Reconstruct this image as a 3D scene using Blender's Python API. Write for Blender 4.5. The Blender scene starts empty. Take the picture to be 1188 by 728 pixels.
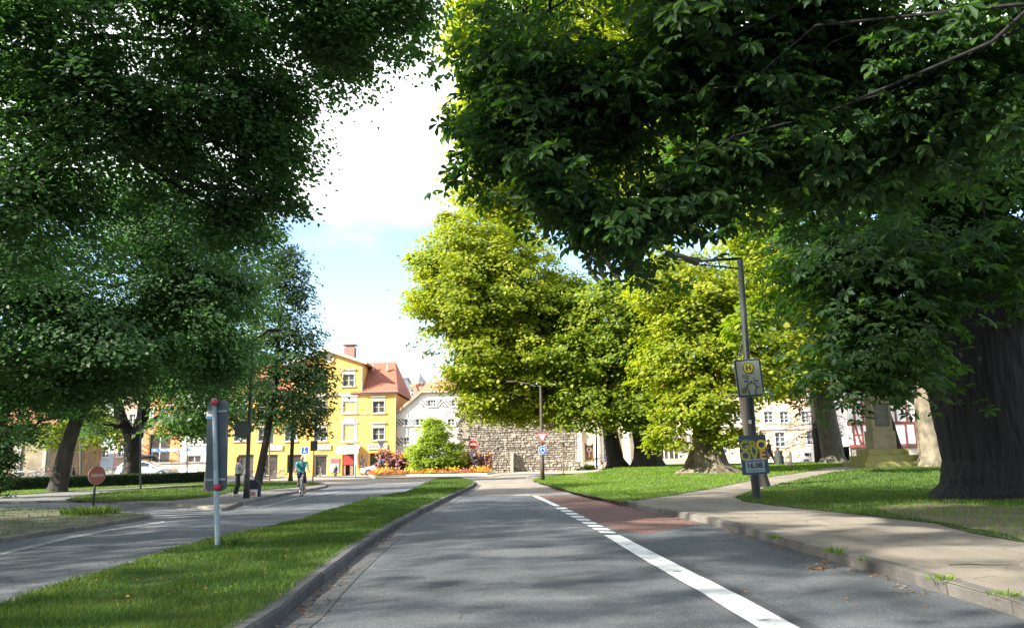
import bpy, bmesh, math, random
import numpy as np
from mathutils import Vector, Matrix, noise as mnoise
from mathutils.geometry import delaunay_2d_cdt
C = bpy.context.scene.collection
S = bpy.context.scene
R = math.radians
random.seed(7); rng = np.random.default_rng(7)

# ------------------------------------------------------------------ camera
PITCH, ROLL, FPX, EYE = R(10.63), R(1.2), 900.0, 1.36
_f = Vector((0, math.cos(PITCH), math.sin(PITCH)))
_u0 = Vector((0, -math.sin(PITCH), math.cos(PITCH))); _r0 = Vector((1, 0, 0))
_r = _r0*math.cos(ROLL) - _u0*math.sin(ROLL)
_u = _u0*math.cos(ROLL) + _r0*math.sin(ROLL)
cam = bpy.data.cameras.new('camera'); co = bpy.data.objects.new('camera', cam); C.objects.link(co)
cam.sensor_width = 36; cam.lens = 36*FPX/1188; cam.clip_end = 3000; cam.clip_start = .05
M = Matrix((_r, _u, -_f)).transposed().to_4x4(); M.translation = (0, 0, EYE)
co.matrix_world = M
S.camera = co

# ------------------------------------------------------------------ sky, sun, exposure
SUN_EL = R(33); SUN_DIR = Vector((-.87, -.49, 0)).normalized()*math.cos(SUN_EL) + Vector((0, 0, math.sin(SUN_EL)))
w = bpy.data.worlds.new('World'); S.world = w; w.use_nodes = True
nt = w.node_tree; nt.nodes.clear()
out = nt.nodes.new('ShaderNodeOutputWorld'); bg = nt.nodes.new('ShaderNodeBackground')
sky = nt.nodes.new('ShaderNodeTexSky'); sky.sky_type = 'NISHITA'; sky.sun_disc = False
sky.sun_elevation = SUN_EL; sky.sun_rotation = math.atan2(SUN_DIR.x, SUN_DIR.y)
sky.air_density = 1.0; sky.dust_density = 1.2; sky.ozone_density = 1.2; sky.altitude = 400
bg.inputs['Strength'].default_value = .13
tc = nt.nodes.new('ShaderNodeTexCoord'); mp = nt.nodes.new('ShaderNodeMapping'); mp.inputs['Scale'].default_value = (1, 1, 2.6)
mp.inputs['Location'].default_value = (.35, 0.2, .1)
nz = nt.nodes.new('ShaderNodeTexNoise'); nz.inputs['Scale'].default_value = 2.2; nz.inputs['Detail'].default_value = 7; nz.inputs['Roughness'].default_value = .52
sx = nt.nodes.new('ShaderNodeSeparateXYZ')
def band(lo, hi, v0, v1):
    m = nt.nodes.new('ShaderNodeMapRange'); m.interpolation_type = 'SMOOTHSTEP'
    for k, v in zip(('From Min', 'From Max', 'To Min', 'To Max'), (lo, hi, v0, v1)): m.inputs[k].default_value = v
    nt.links.new(sx.outputs['Z'], m.inputs['Value']); return m
b1 = band(.23, .40, -.06, .44); b2 = band(.56, .66, 0, -.30); b3 = band(.06, .20, .26, -.04)
ad = nt.nodes.new('ShaderNodeMath'); ad.operation = 'ADD'; ad2 = nt.nodes.new('ShaderNodeMath'); ad2.operation = 'ADD'; ad3 = nt.nodes.new('ShaderNodeMath'); ad3.operation = 'ADD'
cr = nt.nodes.new('ShaderNodeMapRange'); cr.interpolation_type = 'SMOOTHSTEP'
cr.inputs['From Min'].default_value = .55; cr.inputs['From Max'].default_value = .74
mixc = nt.nodes.new('ShaderNodeMix'); mixc.data_type = 'RGBA'
mixc.inputs['B'].default_value = (5.2, 5.3, 5.5, 1)
nt.links.new(tc.outputs['Generated'], mp.inputs['Vector']); nt.links.new(mp.outputs['Vector'], nz.inputs['Vector'])
nt.links.new(tc.outputs['Generated'], sx.inputs['Vector'])
nt.links.new(nz.outputs['Fac'], ad.inputs[0]); nt.links.new(b1.outputs['Result'], ad.inputs[1])
nt.links.new(ad.outputs[0], ad2.inputs[0]); nt.links.new(b2.outputs['Result'], ad2.inputs[1])
nt.links.new(ad2.outputs[0], ad3.inputs[0]); nt.links.new(b3.outputs['Result'], ad3.inputs[1])
nt.links.new(ad3.outputs[0], cr.inputs['Value']); nt.links.new(cr.outputs['Result'], mixc.inputs['Factor'])
nt.links.new(sky.outputs['Color'], mixc.inputs['A']); nt.links.new(mixc.outputs['Result'], bg.inputs['Color'])
nt.links.new(bg.outputs[0], out.inputs['Surface'])
sl = bpy.data.lights.new('sun', 'SUN'); sl.energy = 5; sl.angle = R(.8); sl.color = (1, .93, .81)
so = bpy.data.objects.new('sun', sl); C.objects.link(so); so.rotation_euler = (-SUN_DIR).to_track_quat('-Z', 'Y').to_euler(); so.location = (-40, -20, 60)
S.view_settings.view_transform = 'Standard'; S.view_settings.look = 'None'; S.view_settings.exposure = 1.75; S.view_settings.gamma = 1
S.render.engine = 'CYCLES'
S.cycles.use_denoising = True
S.cycles.max_bounces = 8; S.cycles.diffuse_bounces = 6; S.cycles.glossy_bounces = 3; S.cycles.transmission_bounces = 6; S.cycles.transparent_max_bounces = 6
S.cycles.sample_clamp_indirect = 8

# ------------------------------------------------------------------ picture <-> place
def ray(px, py): return _f + _r*((px-594)/FPX) + _u*((364-py)/FPX)
def P(px, py, Y):
    d = ray(px, py); t = Y/d.y; return Vector((d.x*t, Y, EYE+d.z*t))
def smooth(t): t = min(1, max(0, t)); return t*t*(3-2*t)
def H(x, y):                     # the park on the right rises gently away from the kerb
    return .13 + .5*smooth((y-28)/24)*smooth((x-2.5)/5)
def flat(z): return lambda x, y: z
def G(px, py, zf=None):
    z = 0 if zf is None else .1; d = ray(px, py)
    for _ in range(12):
        t = (z-EYE)/min(d.z, -1e-3); x, y = d.x*t, d.y*t
        if zf: z = .5*z+.5*zf(x, y)
    return Vector((x, y, z))
def GL(pts, zf=None): return [tuple(G(x, y, zf)[:2]) for x, y in pts]

# ------------------------------------------------------------------ materials
_mats = {}
def mat(name, c1, c2=None, scale=3., rough=.8, bump=0., bscale=None, metal=0., detail=6, stops=(.35, .65), spec=.4, coat=0., island=0., trans=0., tcol=None, c3=None, stretch=None, alpha=None):
    if name in _mats: return _mats[name]
    m = bpy.data.materials.new(name); m.use_nodes = True; t = m.node_tree; n = t.nodes; l = t.links
    b = n['Principled BSDF']; b.inputs['Roughness'].default_value = rough; b.inputs['Metallic'].default_value = metal
    b.inputs['Specular IOR Level'].default_value = spec; b.inputs['Coat Weight'].default_value = coat
    co_ = n.new('ShaderNodeTexCoord'); src = co_.outputs['Object']
    if stretch:
        mpn = n.new('ShaderNodeMapping'); mpn.inputs['Scale'].default_value = stretch; l.new(src, mpn.inputs['Vector']); src = mpn.outputs['Vector']
    if c2 is None: c2 = tuple(x*.82 for x in c1)
    nzn = n.new('ShaderNodeTexNoise'); nzn.inputs['Scale'].default_value = scale; nzn.inputs['Detail'].default_value = detail; l.new(src, nzn.inputs['Vector'])
    rp = n.new('ShaderNodeValToRGB'); rp.color_ramp.elements[0].position = stops[0]; rp.color_ramp.elements[1].position = stops[1]
    rp.color_ramp.elements[0].color = (*c1, 1); rp.color_ramp.elements[1].color = (*c2, 1)
    if c3: e = rp.color_ramp.elements.new(min(.99, stops[1]+.16)); e.color = (*c3, 1)
    fac = nzn.outputs['Fac']
    if island:
        g = n.new('ShaderNodeNewGeometry'); mx = n.new('ShaderNodeMix'); mx.inputs['Factor'].default_value = island
        l.new(fac, mx.inputs['A']); l.new(g.outputs['Random Per Island'], mx.inputs['B']); fac = mx.outputs['Result']
    l.new(fac, rp.inputs['Fac']); l.new(rp.outputs['Color'], b.inputs['Base Color'])
    if bump:
        bn = n.new('ShaderNodeTexNoise'); bn.inputs['Scale'].default_value = bscale or scale*6; bn.inputs['Detail'].default_value = 5; l.new(src, bn.inputs['Vector'])
        bm_ = n.new('ShaderNodeBump'); bm_.inputs['Strength'].default_value = bump; bm_.inputs['Distance'].default_value = .02
        l.new(bn.outputs['Fac'], bm_.inputs['Height']); l.new(bm_.outputs['Normal'], b.inputs['Normal'])
    if trans:
        tr = n.new('ShaderNodeBsdfTranslucent'); ms = n.new('ShaderNodeMixShader'); ms.inputs['Fac'].default_value = trans
        hs = n.new('ShaderNodeMix'); hs.data_type = 'RGBA'; hs.blend_type = 'MULTIPLY'; hs.inputs['Factor'].default_value = 1
        l.new(rp.outputs['Color'], hs.inputs['A']); hs.inputs['B'].default_value = (*(tcol or (2, 2, 1)), 1)
        l.new(hs.outputs['Result'], tr.inputs['Color']); l.new(b.outputs[0], ms.inputs[1]); l.new(tr.outputs[0], ms.inputs[2])
        l.new(ms.outputs[0], n['Material Output'].inputs['Surface'])
    _mats[name] = m; return m

def asphalt(name, dark, light, speck):
    m = mat(name, dark, light, scale=.35, rough=.86, bump=.55, bscale=70, stops=(.3, .7), spec=.3)
    t = m.node_tree; n = t.nodes; l = t.links; b = n['Principled BSDF']; src = b.inputs['Base Color'].links[0].from_socket
    tcn = n.new('ShaderNodeTexCoord')
    v = n.new('ShaderNodeTexVoronoi'); v.inputs['Scale'].default_value = 38; v.inputs['Randomness'].default_value = 1; l.new(tcn.outputs['Object'], v.inputs['Vector'])
    r = n.new('ShaderNodeMapRange'); l.new(v.outputs['Distance'], r.inputs['Value']); r.inputs['From Min'].default_value = .36; r.inputs['From Max'].default_value = .08
    sp = n.new('ShaderNodeSeparateColor'); l.new(v.outputs['Color'], sp.inputs[0])
    mu = n.new('ShaderNodeMath'); mu.operation = 'MULTIPLY'; l.new(r.outputs[0], mu.inputs[0]); l.new(sp.outputs[0], mu.inputs[1])
    mx = n.new('ShaderNodeMix'); mx.data_type = 'RGBA'; l.new(mu.outputs[0], mx.inputs['Factor']); l.new(src, mx.inputs['A']); mx.inputs['B'].default_value = (*speck, 1)
    # tyre-polished bands and small cracks
    n2 = n.new('ShaderNodeTexNoise'); n2.inputs['Scale'].default_value = 1.3; n2.inputs['Detail'].default_value = 8; n2.inputs['Roughness'].default_value = .7
    mp2 = n.new('ShaderNodeMapping'); mp2.inputs['Scale'].default_value = (1, .12, 1); l.new(tcn.outputs['Object'], mp2.inputs['Vector']); l.new(mp2.outputs[0], n2.inputs['Vector'])
    r2 = n.new('ShaderNodeMapRange'); r2.inputs['From Min'].default_value = .35; r2.inputs['From Max'].default_value = .65; r2.inputs['To Min'].default_value = .84; r2.inputs['To Max'].default_value = 1.14; l.new(n2.outputs['Fac'], r2.inputs['Value'])
    vm = n.new('ShaderNodeVectorMath'); vm.operation = 'SCALE'; l.new(mx.outputs['Result'], vm.inputs[0]); l.new(r2.outputs[0], vm.inputs['Scale'])
    vc = n.new('ShaderNodeTexVoronoi'); vc.feature = 'DISTANCE_TO_EDGE'; vc.inputs['Scale'].default_value = .32
    nd = n.new('ShaderNodeTexNoise'); nd.inputs['Scale'].default_value = 2.5; nd.inputs['Detail'].default_value = 6; l.new(tcn.outputs['Object'], nd.inputs['Vector'])
    va = n.new('ShaderNodeVectorMath'); va.operation = 'ADD'; l.new(tcn.outputs['Object'], va.inputs[0]); l.new(nd.outputs['Color'], va.inputs[1]); l.new(va.outputs[0], vc.inputs['Vector'])
    rc = n.new('ShaderNodeMapRange'); rc.inputs['From Min'].default_value = .0; rc.inputs['From Max'].default_value = .007; rc.inputs['To Min'].default_value = .55; l.new(vc.outputs['Distance'], rc.inputs['Value'])
    v3 = n.new('ShaderNodeVectorMath'); v3.operation = 'SCALE'; l.new(vm.outputs[0], v3.inputs[0]); l.new(rc.outputs[0], v3.inputs['Scale'])
    l.new(v3.outputs[0], b.inputs['Base Color'])
    return m

def tiles(name, c1, c2, mortar, sx_=4., sy_=6., off=.5, plane='XZ', bump=.5):
    m = mat(name, c1, c2, scale=1.2, rough=.85)
    t = m.node_tree; n = t.nodes; l = t.links; b = n['Principled BSDF']
    tcn = n.new('ShaderNodeTexCoord'); mpn = n.new('ShaderNodeMapping'); mpn.inputs['Rotation'].default_value = (R(90), 0, 0) if plane == 'XZ' else (0, 0, 0)
    l.new(tcn.outputs['Object'], mpn.inputs['Vector'])
    br = n.new('ShaderNodeTexBrick'); br.inputs['Scale'].default_value = 1; br.inputs['Brick Width'].default_value = 1/sx_; br.inputs['Row Height'].default_value = 1/sy_
    br.inputs['Mortar Size'].default_value = .012; br.offset = off
    br.inputs['Color1'].default_value = (*c1, 1); br.inputs['Color2'].default_value = (*c2, 1); br.inputs['Mortar'].default_value = (*mortar, 1)
    l.new(mpn.outputs[0], br.inputs['Vector']); l.new(br.outputs['Color'], b.inputs['Base Color'])
    bu = n.new('ShaderNodeBump'); bu.inputs['Strength'].default_value = bump; bu.inputs['Distance'].default_value = .03; bu.invert = True
    l.new(br.outputs['Fac'], bu.inputs['Height']); l.new(bu.outputs[0], b.inputs['Normal'])
    return m

# ------------------------------------------------------------------ mesh builder
class MB:
    def __init__(s): s.v = []; s.f = []
    def add(s, vs, fs):
        k = len(s.v); s.v += [tuple(a) for a in vs]; s.f += [tuple(i+k for i in f) for f in fs]; return s
    def box(s, c, d, rz=0, rx=0, ry=0):
        m = Matrix.Rotation(rz, 3, 'Z') @ Matrix.Rotation(ry, 3, 'Y') @ Matrix.Rotation(rx, 3, 'X'); c = Vector(c)
        vs = [c + m @ Vector((sx*d[0]/2, sy*d[1]/2, sz*d[2]/2)) for sz in (-1, 1) for sy in (-1, 1) for sx in (-1, 1)]
        return s.add(vs, [(0, 2, 3, 1), (4, 5, 7, 6), (0, 1, 5, 4), (2, 6, 7, 3), (0, 4, 6, 2), (1, 3, 7, 5)])
    def b2(s, x0, x1, y0, y1, z0, z1): return s.box(((x0+x1)/2, (y0+y1)/2, (z0+z1)/2), (x1-x0, y1-y0, z1-z0))
    def tube(s, path, rad, n=8, caps=True, jit=None):
        path = [Vector(p) for p in path]
        if not hasattr(rad, '__len__'): rad = [rad]*len(path)
        ref = None; rings = []
        for i, p in enumerate(path):
            t = (path[min(i+1, len(path)-1)] - path[max(i-1, 0)]).normalized()
            if ref is None: ref = t.orthogonal().normalized()
            ref = (ref - t*ref.dot(t)).normalized(); q = t.cross(ref)
            ring = []
            for k in range(n):
                a = 2*math.pi*k/n; r = rad[i]*(jit(i, a) if jit else 1)
                ring.append(p + (ref*math.cos(a) + q*math.sin(a))*r)
            rings.append(ring)
        vs = [v for r_ in rings for v in r_]; fs = []
        for i in range(len(path)-1):
            for k in range(n): fs.append((i*n+k, i*n+(k+1) % n, (i+1)*n+(k+1) % n, (i+1)*n+k))
        if caps: fs.append(tuple(range(n-1, -1, -1))); fs.append(tuple((len(path)-1)*n+k for k in range(n)))
        return s.add(vs, fs)
    def prism(s, poly, a, b, axis='y'):   # poly in the plane across the axis
        n = len(poly)
        def pt(p, t): return (p[0], t, p[1]) if axis == 'y' else ((p[0], p[1], t) if axis == 'z' else (t, p[0], p[1]))
        vs = [pt(p, a) for p in poly]+[pt(p, b) for p in poly]
        fs = [tuple(range(n)), tuple(range(2*n-1, n-1, -1))]+[(i, (i+1) % n+0, (i+1) % n+n, i+n) for i in range(n)]
        return s.add(vs, fs)
    def ball(s, c, r, nu=12, nv=8):
        if not hasattr(r, '__len__'): r = (r, r, r)
        vs = [(c[0], c[1], c[2]-r[2])]
        for j in range(1, nv):
            ph = -math.pi/2+math.pi*j/nv
            for i in range(nu):
                a = 2*math.pi*i/nu; vs.append((c[0]+r[0]*math.cos(ph)*math.cos(a), c[1]+r[1]*math.cos(ph)*math.sin(a), c[2]+r[2]*math.sin(ph)))
        vs.append((c[0], c[1], c[2]+r[2])); fs = []
        for i in range(nu): fs.append((0, 1+(i+1) % nu, 1+i)); fs.append((len(vs)-1, 1+(nv-2)*nu+i, 1+(nv-2)*nu+(i+1) % nu))
        for j in range(nv-2):
            for i in range(nu): fs.append((1+j*nu+i, 1+j*nu+(i+1) % nu, 1+(j+1)*nu+(i+1) % nu, 1+(j+1)*nu+i))
        return s.add(vs, fs)
    def disc(s, c, r, y0, y1, n=28, rot=0, sq=1.):   # disc facing -y
        return s.prism([(c[0]+r*math.cos(rot+2*math.pi*i/n), c[1]+r*sq*math.sin(rot+2*math.pi*i/n)) for i in range(n)], y0, y1)
    def ring(s, c, r0, r1, y0, y1, a0=0, a1=2*math.pi, n=32):
        for i in range(n):
            a, b = a0+(a1-a0)*i/n, a0+(a1-a0)*(i+1)/n
            s.prism([(c[0]+r*math.cos(t), c[1]+r*math.sin(t)) for r, t in ((r0, a), (r1, a), (r1, b), (r0, b))], y0, y1)
        return s
    def build(s, name, m, parent=None, smooth=False, bevel=0):
        me = bpy.data.meshes.new(name); me.from_pydata(s.v, [], s.f); me.validate()
        bm = bmesh.new(); bm.from_mesh(me); bmesh.ops.recalc_face_normals(bm, faces=bm.faces); bm.to_mesh(me); bm.free()
        if m: me.materials.append(m)
        if smooth: me.polygons.foreach_set('use_smooth', [True]*len(me.polygons))
        o = bpy.data.objects.new(name, me); C.objects.link(o); o.parent = parent
        if bevel:
            md = o.modifiers.new('b', 'BEVEL'); md.width = bevel; md.segments = 2; md.limit_method = 'ANGLE'; md.angle_limit = R(40)
        return o
def tag(o, label=None, cat=None, group=None, kind=None):
    for k, v in (('label', label), ('category', cat), ('group', group), ('kind', kind)):
        if v: o[k] = v
    return o
def thing(name, label, cat, loc=(0, 0, 0), rz=0, group=None, rot=None):
    o = bpy.data.objects.new(name, None); C.objects.link(o); o.location = loc; o.rotation_euler = rot or (0, 0, rz); o.empty_display_size = .2
    return tag(o, label, cat, group)
def copy_tree(o, parent=None):
    c = o.copy(); C.objects.link(c); c.parent = parent
    for ch in list(o.children): copy_tree(ch, c)
    return c
def np_mesh(name, V, F, m, parent=None, smooth=False):       # F: (n,k) array, k the same for all faces
    me = bpy.data.meshes.new(name); n, k = F.shape
    me.vertices.add(len(V)); me.vertices.foreach_set('co', V.astype(np.float32).ravel())
    me.loops.add(n*k); me.loops.foreach_set('vertex_index', F.astype(np.int32).ravel())
    me.polygons.add(n); me.polygons.foreach_set('loop_start', np.arange(0, n*k, k, dtype=np.int32))
    me.update(calc_edges=True)
    if smooth: me.polygons.foreach_set('use_smooth', [True]*n)
    if m: me.materials.append(m)
    o = bpy.data.objects.new(name, me); C.objects.link(o); o.parent = parent; return o
def text(s, size, m, parent, loc, name='lettering', rot=(R(90), 0, 0), ext=.004, align='CENTER', bold=0, sx_=1):
    cu = bpy.data.curves.new(name, 'FONT'); cu.body = s; cu.size = size; cu.extrude = ext; cu.align_x = align; cu.align_y = 'CENTER'; cu.offset = bold; cu.space_line = .9
    t = bpy.data.objects.new('tmp', cu); C.objects.link(t)
    me = bpy.data.meshes.new_from_object(t.evaluated_get(bpy.context.evaluated_depsgraph_get()))
    bpy.data.objects.remove(t); me.materials.clear(); me.materials.append(m)
    o = bpy.data.objects.new(name, me); C.objects.link(o); o.parent = parent; o.location = loc; o.rotation_euler = rot; o.scale = (sx_, 1, 1); return o
def densify(poly, step, jit=0.):
    o = []
    for i in range(len(poly)):
        a, b = Vector(poly[i]), Vector(poly[(i+1) % len(poly)]); L = (b-a).length; n = max(1, int(L/step))
        for k in range(n):
            p = a.lerp(b, k/n)
            if jit: p = p+Vector((random.gauss(0, jit), random.gauss(0, jit)))
            o.append(p)
    return o
def inpoly(x, y, poly):
    x = np.asarray(x); y = np.asarray(y); c = np.zeros(x.shape, bool); n = len(poly)
    for i in range(n):
        x0, y0 = poly[i]; x1, y1 = poly[(i+1) % n]
        if y0 == y1: continue
        k = ((y0 > y) != (y1 > y)) & (x < (x1-x0)*(y-y0)/(y1-y0)+x0); c ^= k
    return c
def sheet(name, poly, zf, m, step=2., jit=0., kind='structure', grid=None):
    b = densify(poly, step, jit); pl = [tuple(p) for p in b]; n = len(b); pts = list(b)
    g = grid or step*1.3
    xs = [p[0] for p in pl]; ys = [p[1] for p in pl]
    gx, gy = np.meshgrid(np.arange(min(xs), max(xs), g), np.arange(min(ys), max(ys), g)); gx = gx.ravel(); gy = gy.ravel()
    k = inpoly(gx, gy, pl)
    pts += [Vector((float(a), float(c))) for a, c in zip(gx[k], gy[k])]
    r = delaunay_2d_cdt(pts, [(i, (i+1) % n) for i in range(n)], [], 1, 1e-5)
    mb = MB(); mb.v = [(p.x, p.y, zf(p.x, p.y)) for p in r[0]]; mb.f = [tuple(f) for f in r[2]]
    o = mb.build(name, m)
    if o.data.polygons and sum(p.normal.z for p in o.data.polygons) < 0: o.data.flip_normals()
    return tag(o, kind=kind)
# ================================================================== GROUND
mA = asphalt('asphalt', (.082, .092, .102), (.104, .115, .126), (.30, .31, .32))
mA2 = asphalt('asphalt_old', (.075, .08, .09), (.10, .105, .115), (.2, .2, .22))
mRed = asphalt('red_asphalt', (.125, .07, .062), (.16, .092, .08), (.3, .2, .17))
mPave = asphalt('footway', (.175, .155, .125), (.235, .205, .165), (.3, .28, .25))
mPlaza = mat('plaza_paving', (.42, .33, .25), (.34, .27, .2), scale=.5, rough=.9, bump=.3, bscale=8)
mKerb = mat('kerb_granite', (.19, .175, .155), (.10, .095, .088), scale=2.2, rough=.85, bump=.6, bscale=25, island=.35)
mPaint = mat('road_paint', (.70, .71, .70), (.20, .205, .21), scale=5.5, rough=.75, bump=.4, stops=(.56, .74), detail=9)
mLawn = mat('lawn_soil', (.035, .06, .018), (.055, .085, .025), scale=1.2, rough=.95, bump=.6, bscale=30)
mSoil = mat('bare_soil', (.16, .12, .08), (.09, .085, .05), scale=.8, rough=.95, bump=.7, bscale=20)
mDirt = mat('verge_earth', (.10, .09, .065), (.06, .075, .035), scale=1.3, rough=.95, bump=.7, bscale=22)
mGrass = mat('grass_blade', (.034, .082, .016), (.078, .14, .024), scale=1.1, rough=.6, stops=(.4, .62), c3=(.16, .17, .05), island=.4, trans=.35, tcol=(2.2, 2.0, .9), spec=.3)
mGrassY = mat('grass_dry', (.08, .165, .012), (.14, .24, .02), scale=.8, rough=.6, stops=(.4, .62), c3=(.24, .24, .07), island=.4, trans=.35, tcol=(2, 1.8, .8), spec=.3)

MB().add([(-700, -700, -.03), (700, -700, -.03), (700, 900, -.03), (-700, 900, -.03)], [(0, 1, 2, 3)]).build('ground', mat('far_ground', (.2, .19, .16), (.13, .15, .09), scale=.03, rough=.95)); tag(bpy.data.objects['ground'], kind='structure')
sheet('road', [(-75, -40), (60, -40), (60, 130), (-75, 130)], flat(0), mA, 6)
# sunlit square in front of the houses
sheet('square', GL([(-60, 556), (200, 552), (300, 551.6), (425, 553), (440, 554.6), (570, 553), (585, 550.5), (690, 549), (760, 546)])+[(40, 75), (60, 75), (60, 128), (-74, 128), (-74, 72)], flat(.05), mPlaza, 3)

# ---- traffic island
ISR = [(250, 770), (330, 717), (358, 691), (391, 663), (424, 637), (443, 624), (471, 606), (500, 590), (523, 578), (540, 570), (549, 565), (552, 561.5), (549, 558.5), (540, 556.8), (525, 556), (509, 556.2), (499, 558.5), (495, 561)]
ISL = [(471, 573), (424, 582), (377, 597), (330, 611), (280, 622), (236, 633), (189, 645), (141, 663), (94, 677), (57, 688), (9, 707), (-70, 740), (-170, 790)]
isr = GL(ISR); isl = GL(ISL)
island = isr+isl
def H13(x, y): return .115 + .02*mnoise.noise(Vector((x*.6, y*.6, 0)))
def shrink(poly, d):             # move a closed outline inwards
    n = len(poly); ar = sum(poly[i][0]*poly[(i+1) % n][1]-poly[(i+1) % n][0]*poly[i][1] for i in range(n)); s = 1 if ar > 0 else -1; o = []
    for i in range(n):
        a, b, c = Vector(poly[i-1]), Vector(poly[i]), Vector(poly[(i+1) % n]); t = ((b-a).normalized()+(c-b).normalized()).normalized()
        o.append(tuple(b+Vector((-t.y, t.x))*s*d))
    return o
sheet('island_lawn', shrink(island, .1), lambda x, y: H13(x, y)-.01, mLawn, .8)
def kerb(line, h0, zf, name='kerb', wd=.15, side=1, seg=1.0, close=False, m=None):   # single granite stones laid end to end
    ln = [Vector(p) for p in line]; mb = MB(); acc = []
    for i in range(len(ln)-1+(1 if close else 0)):
        a, b = ln[i], ln[(i+1) % len(ln)]; L = (b-a).length; n = max(1, round(L/seg))
        for k in range(n): acc.append(a.lerp(b, k/n))
    acc.append(ln[0] if close else ln[-1])
    for i in range(len(acc)-1):
        a, b = acc[i], acc[i+1]; t = (b-a).normalized(); nrm = Vector((-t.y, t.x))*side; g = .006
        a2, b2_ = a+t*g, b-t*g; js = random.uniform(-.008, .008); jz = random.uniform(-.006, .006)
        rows = []
        for p in (a2, a2.lerp(b2_, .33), a2.lerp(b2_, .67), b2_):
            p = p+nrm*js; q = p+nrm*wd; zt = zf(q.x, q.y)+jz+random.uniform(-.003, .003); e = .018+random.uniform(0, .012)
            e1 = p+nrm*e
            rows.append([(p.x, p.y, h0-.05), (p.x-nrm.x*.004, p.y-nrm.y*.004, zt-e), (e1.x, e1.y, zt), (q.x, q.y, zt), (q.x, q.y, h0-.05)])
        vs = [v for r_ in rows for v in r_]; fs = [(j*5+c, j*5+c+1, (j+1)*5+c+1, (j+1)*5+c) for j in range(3) for c in range(4)]
        fs += [(0, 4, 3, 2, 1), (15, 16, 17, 18, 19)]
        mb.add(vs, fs)
    return tag(mb.build(name, m or mKerb), kind='structure')
kerb(isr, 0, flat(.13), side=1, wd=.2, name='island_kerb', m=mat('kerb_basalt', (.10, .10, .10), (.055, .06, .06), scale=2.2, rough=.85, bump=.6, bscale=25, island=.35))
kerb(isl, 0, flat(.105), side=1, wd=.1, name='island_edging')
# flat gutter stones along the kerb on the lane side
def strip(name, line, off0, off1, z, m, side=1, z2=None):
    ln = []; mb = MB(); L = []
    for a, b in zip(line[:-1], line[1:]):
        a, b = Vector(a), Vector(b); n = max(1, int((b-a).length)); ln += [a.lerp(b, k/n) for k in range(n)]
    for i, p in enumerate(ln):
        t = (ln[min(i+1, len(ln)-1)]-ln[max(i-1, 0)]).normalized(); nrm = Vector((-t.y, t.x))*side
        a, b = p+nrm*off0, p+nrm*off1; L += [(a.x, a.y, z), (b.x, b.y, z2 or z)]
    mb.add(L, [(2*i, 2*i+1, 2*i+3, 2*i+2) for i in range(len(ln)-1)])
    o = mb.build(name, m)
    if sum(p.normal.z for p in o.data.polygons) < 0: o.data.flip_normals()
    return tag(o, kind='structure')
mGut = tiles('gutter_stones', (.095, .10, .105), (.075, .08, .085), (.05, .05, .05), 1.6, 3.4, .3, 'XY', .3)
strip('gutter', isr[:12], -.34, -.004, .006, mGut)

mPaleA = asphalt('asphalt_pale_sunlit', (.21, .185, .16), (.27, .235, .20), (.4, .38, .34))  # older paler surface, with the far road's sunlit brightness also put into its colour
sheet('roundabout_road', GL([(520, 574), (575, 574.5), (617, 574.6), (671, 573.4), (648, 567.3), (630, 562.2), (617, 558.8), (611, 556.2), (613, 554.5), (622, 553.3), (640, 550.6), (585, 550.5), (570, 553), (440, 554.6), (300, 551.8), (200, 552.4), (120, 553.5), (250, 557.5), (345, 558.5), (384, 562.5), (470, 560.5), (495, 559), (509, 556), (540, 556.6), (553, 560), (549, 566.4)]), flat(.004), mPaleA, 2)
# ---- right footway, its kerb, the lawns behind it
KR = [(1260, 752), (1175, 713), (1100, 690), (1040, 671), (990, 657), (930, 640), (870, 621), (820, 607), (780, 598.5), (740, 589.5), (700, 580), (670, 573), (648, 567), (630, 562), (617, 558.5), (611, 556), (613, 554.3), (622, 553.2)]
kr = GL(KR)
FAR = GL([(654, 549.8), (692, 547), (740, 545.2)], H)
walk = kr+FAR+[(20, 75), (40, 75), (60, 75), (60, -20), (kr[0][0]+1.2, -20), (kr[0][0]+.3, 3)]
sheet('footway', shrink(kr, 0)+FAR+[(20, 74), (58, 74), (58, -19), (kr[0][0]+1.1, -19)], lambda x, y: H(x, y)-.006, mPave, 1.6)
kerb(kr, 0, lambda x, y: H(x, y)+.004, side=-1, wd=.16, name='footway_kerb')
L1 = [(617, 556.6), (630, 560.4), (650, 566), (672, 572), (700, 578.2), (722, 582.0), (740, 579.6), (780, 574), (820, 567.2), (850, 561), (880, 555), (905, 551), (930, 547.5), (948, 544.5), (955, 542.5)]
lawn1 = GL(L1, H)+[(34, 62), (22, 64), (12, 66)]+GL([(692, 547.2), (654, 550.2), (630, 552.8)], H)
L2 = [(852, 577), (870, 571), (900, 563), (930, 555.5), (960, 549.5), (985, 545.3), (1010, 543.2)]
L2b = [(1260, 650), (1188, 628), (1130, 617), (1080, 606), (1030, 600), (1000, 597), (950, 592), (900, 586), (862, 581)]
lawn2 = GL(L2, H)+[(45, 52), (52, 40), (50, 15)]+GL(L2b, H)
def Hl(o): return lambda x, y: H(x, y)+o+.004*mnoise.noise(Vector((x*.5, y*.5, 3)))
sheet('lawn', lawn1, Hl(.006), mLawn, 1.0, .03)
sheet('lawn', lawn2, Hl(.006), mLawn, 1.0, .06)
soil = GL([(1010, 589), (1040, 598), (1080, 604), (1130, 614), (1188, 626), (1290, 652), (1290, 600), (1200, 588), (1100, 584), (1050, 585)], H)
sheet('soil', soil, lambda x, y: H(x, y)+.022, mSoil, .5, .08)

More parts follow.
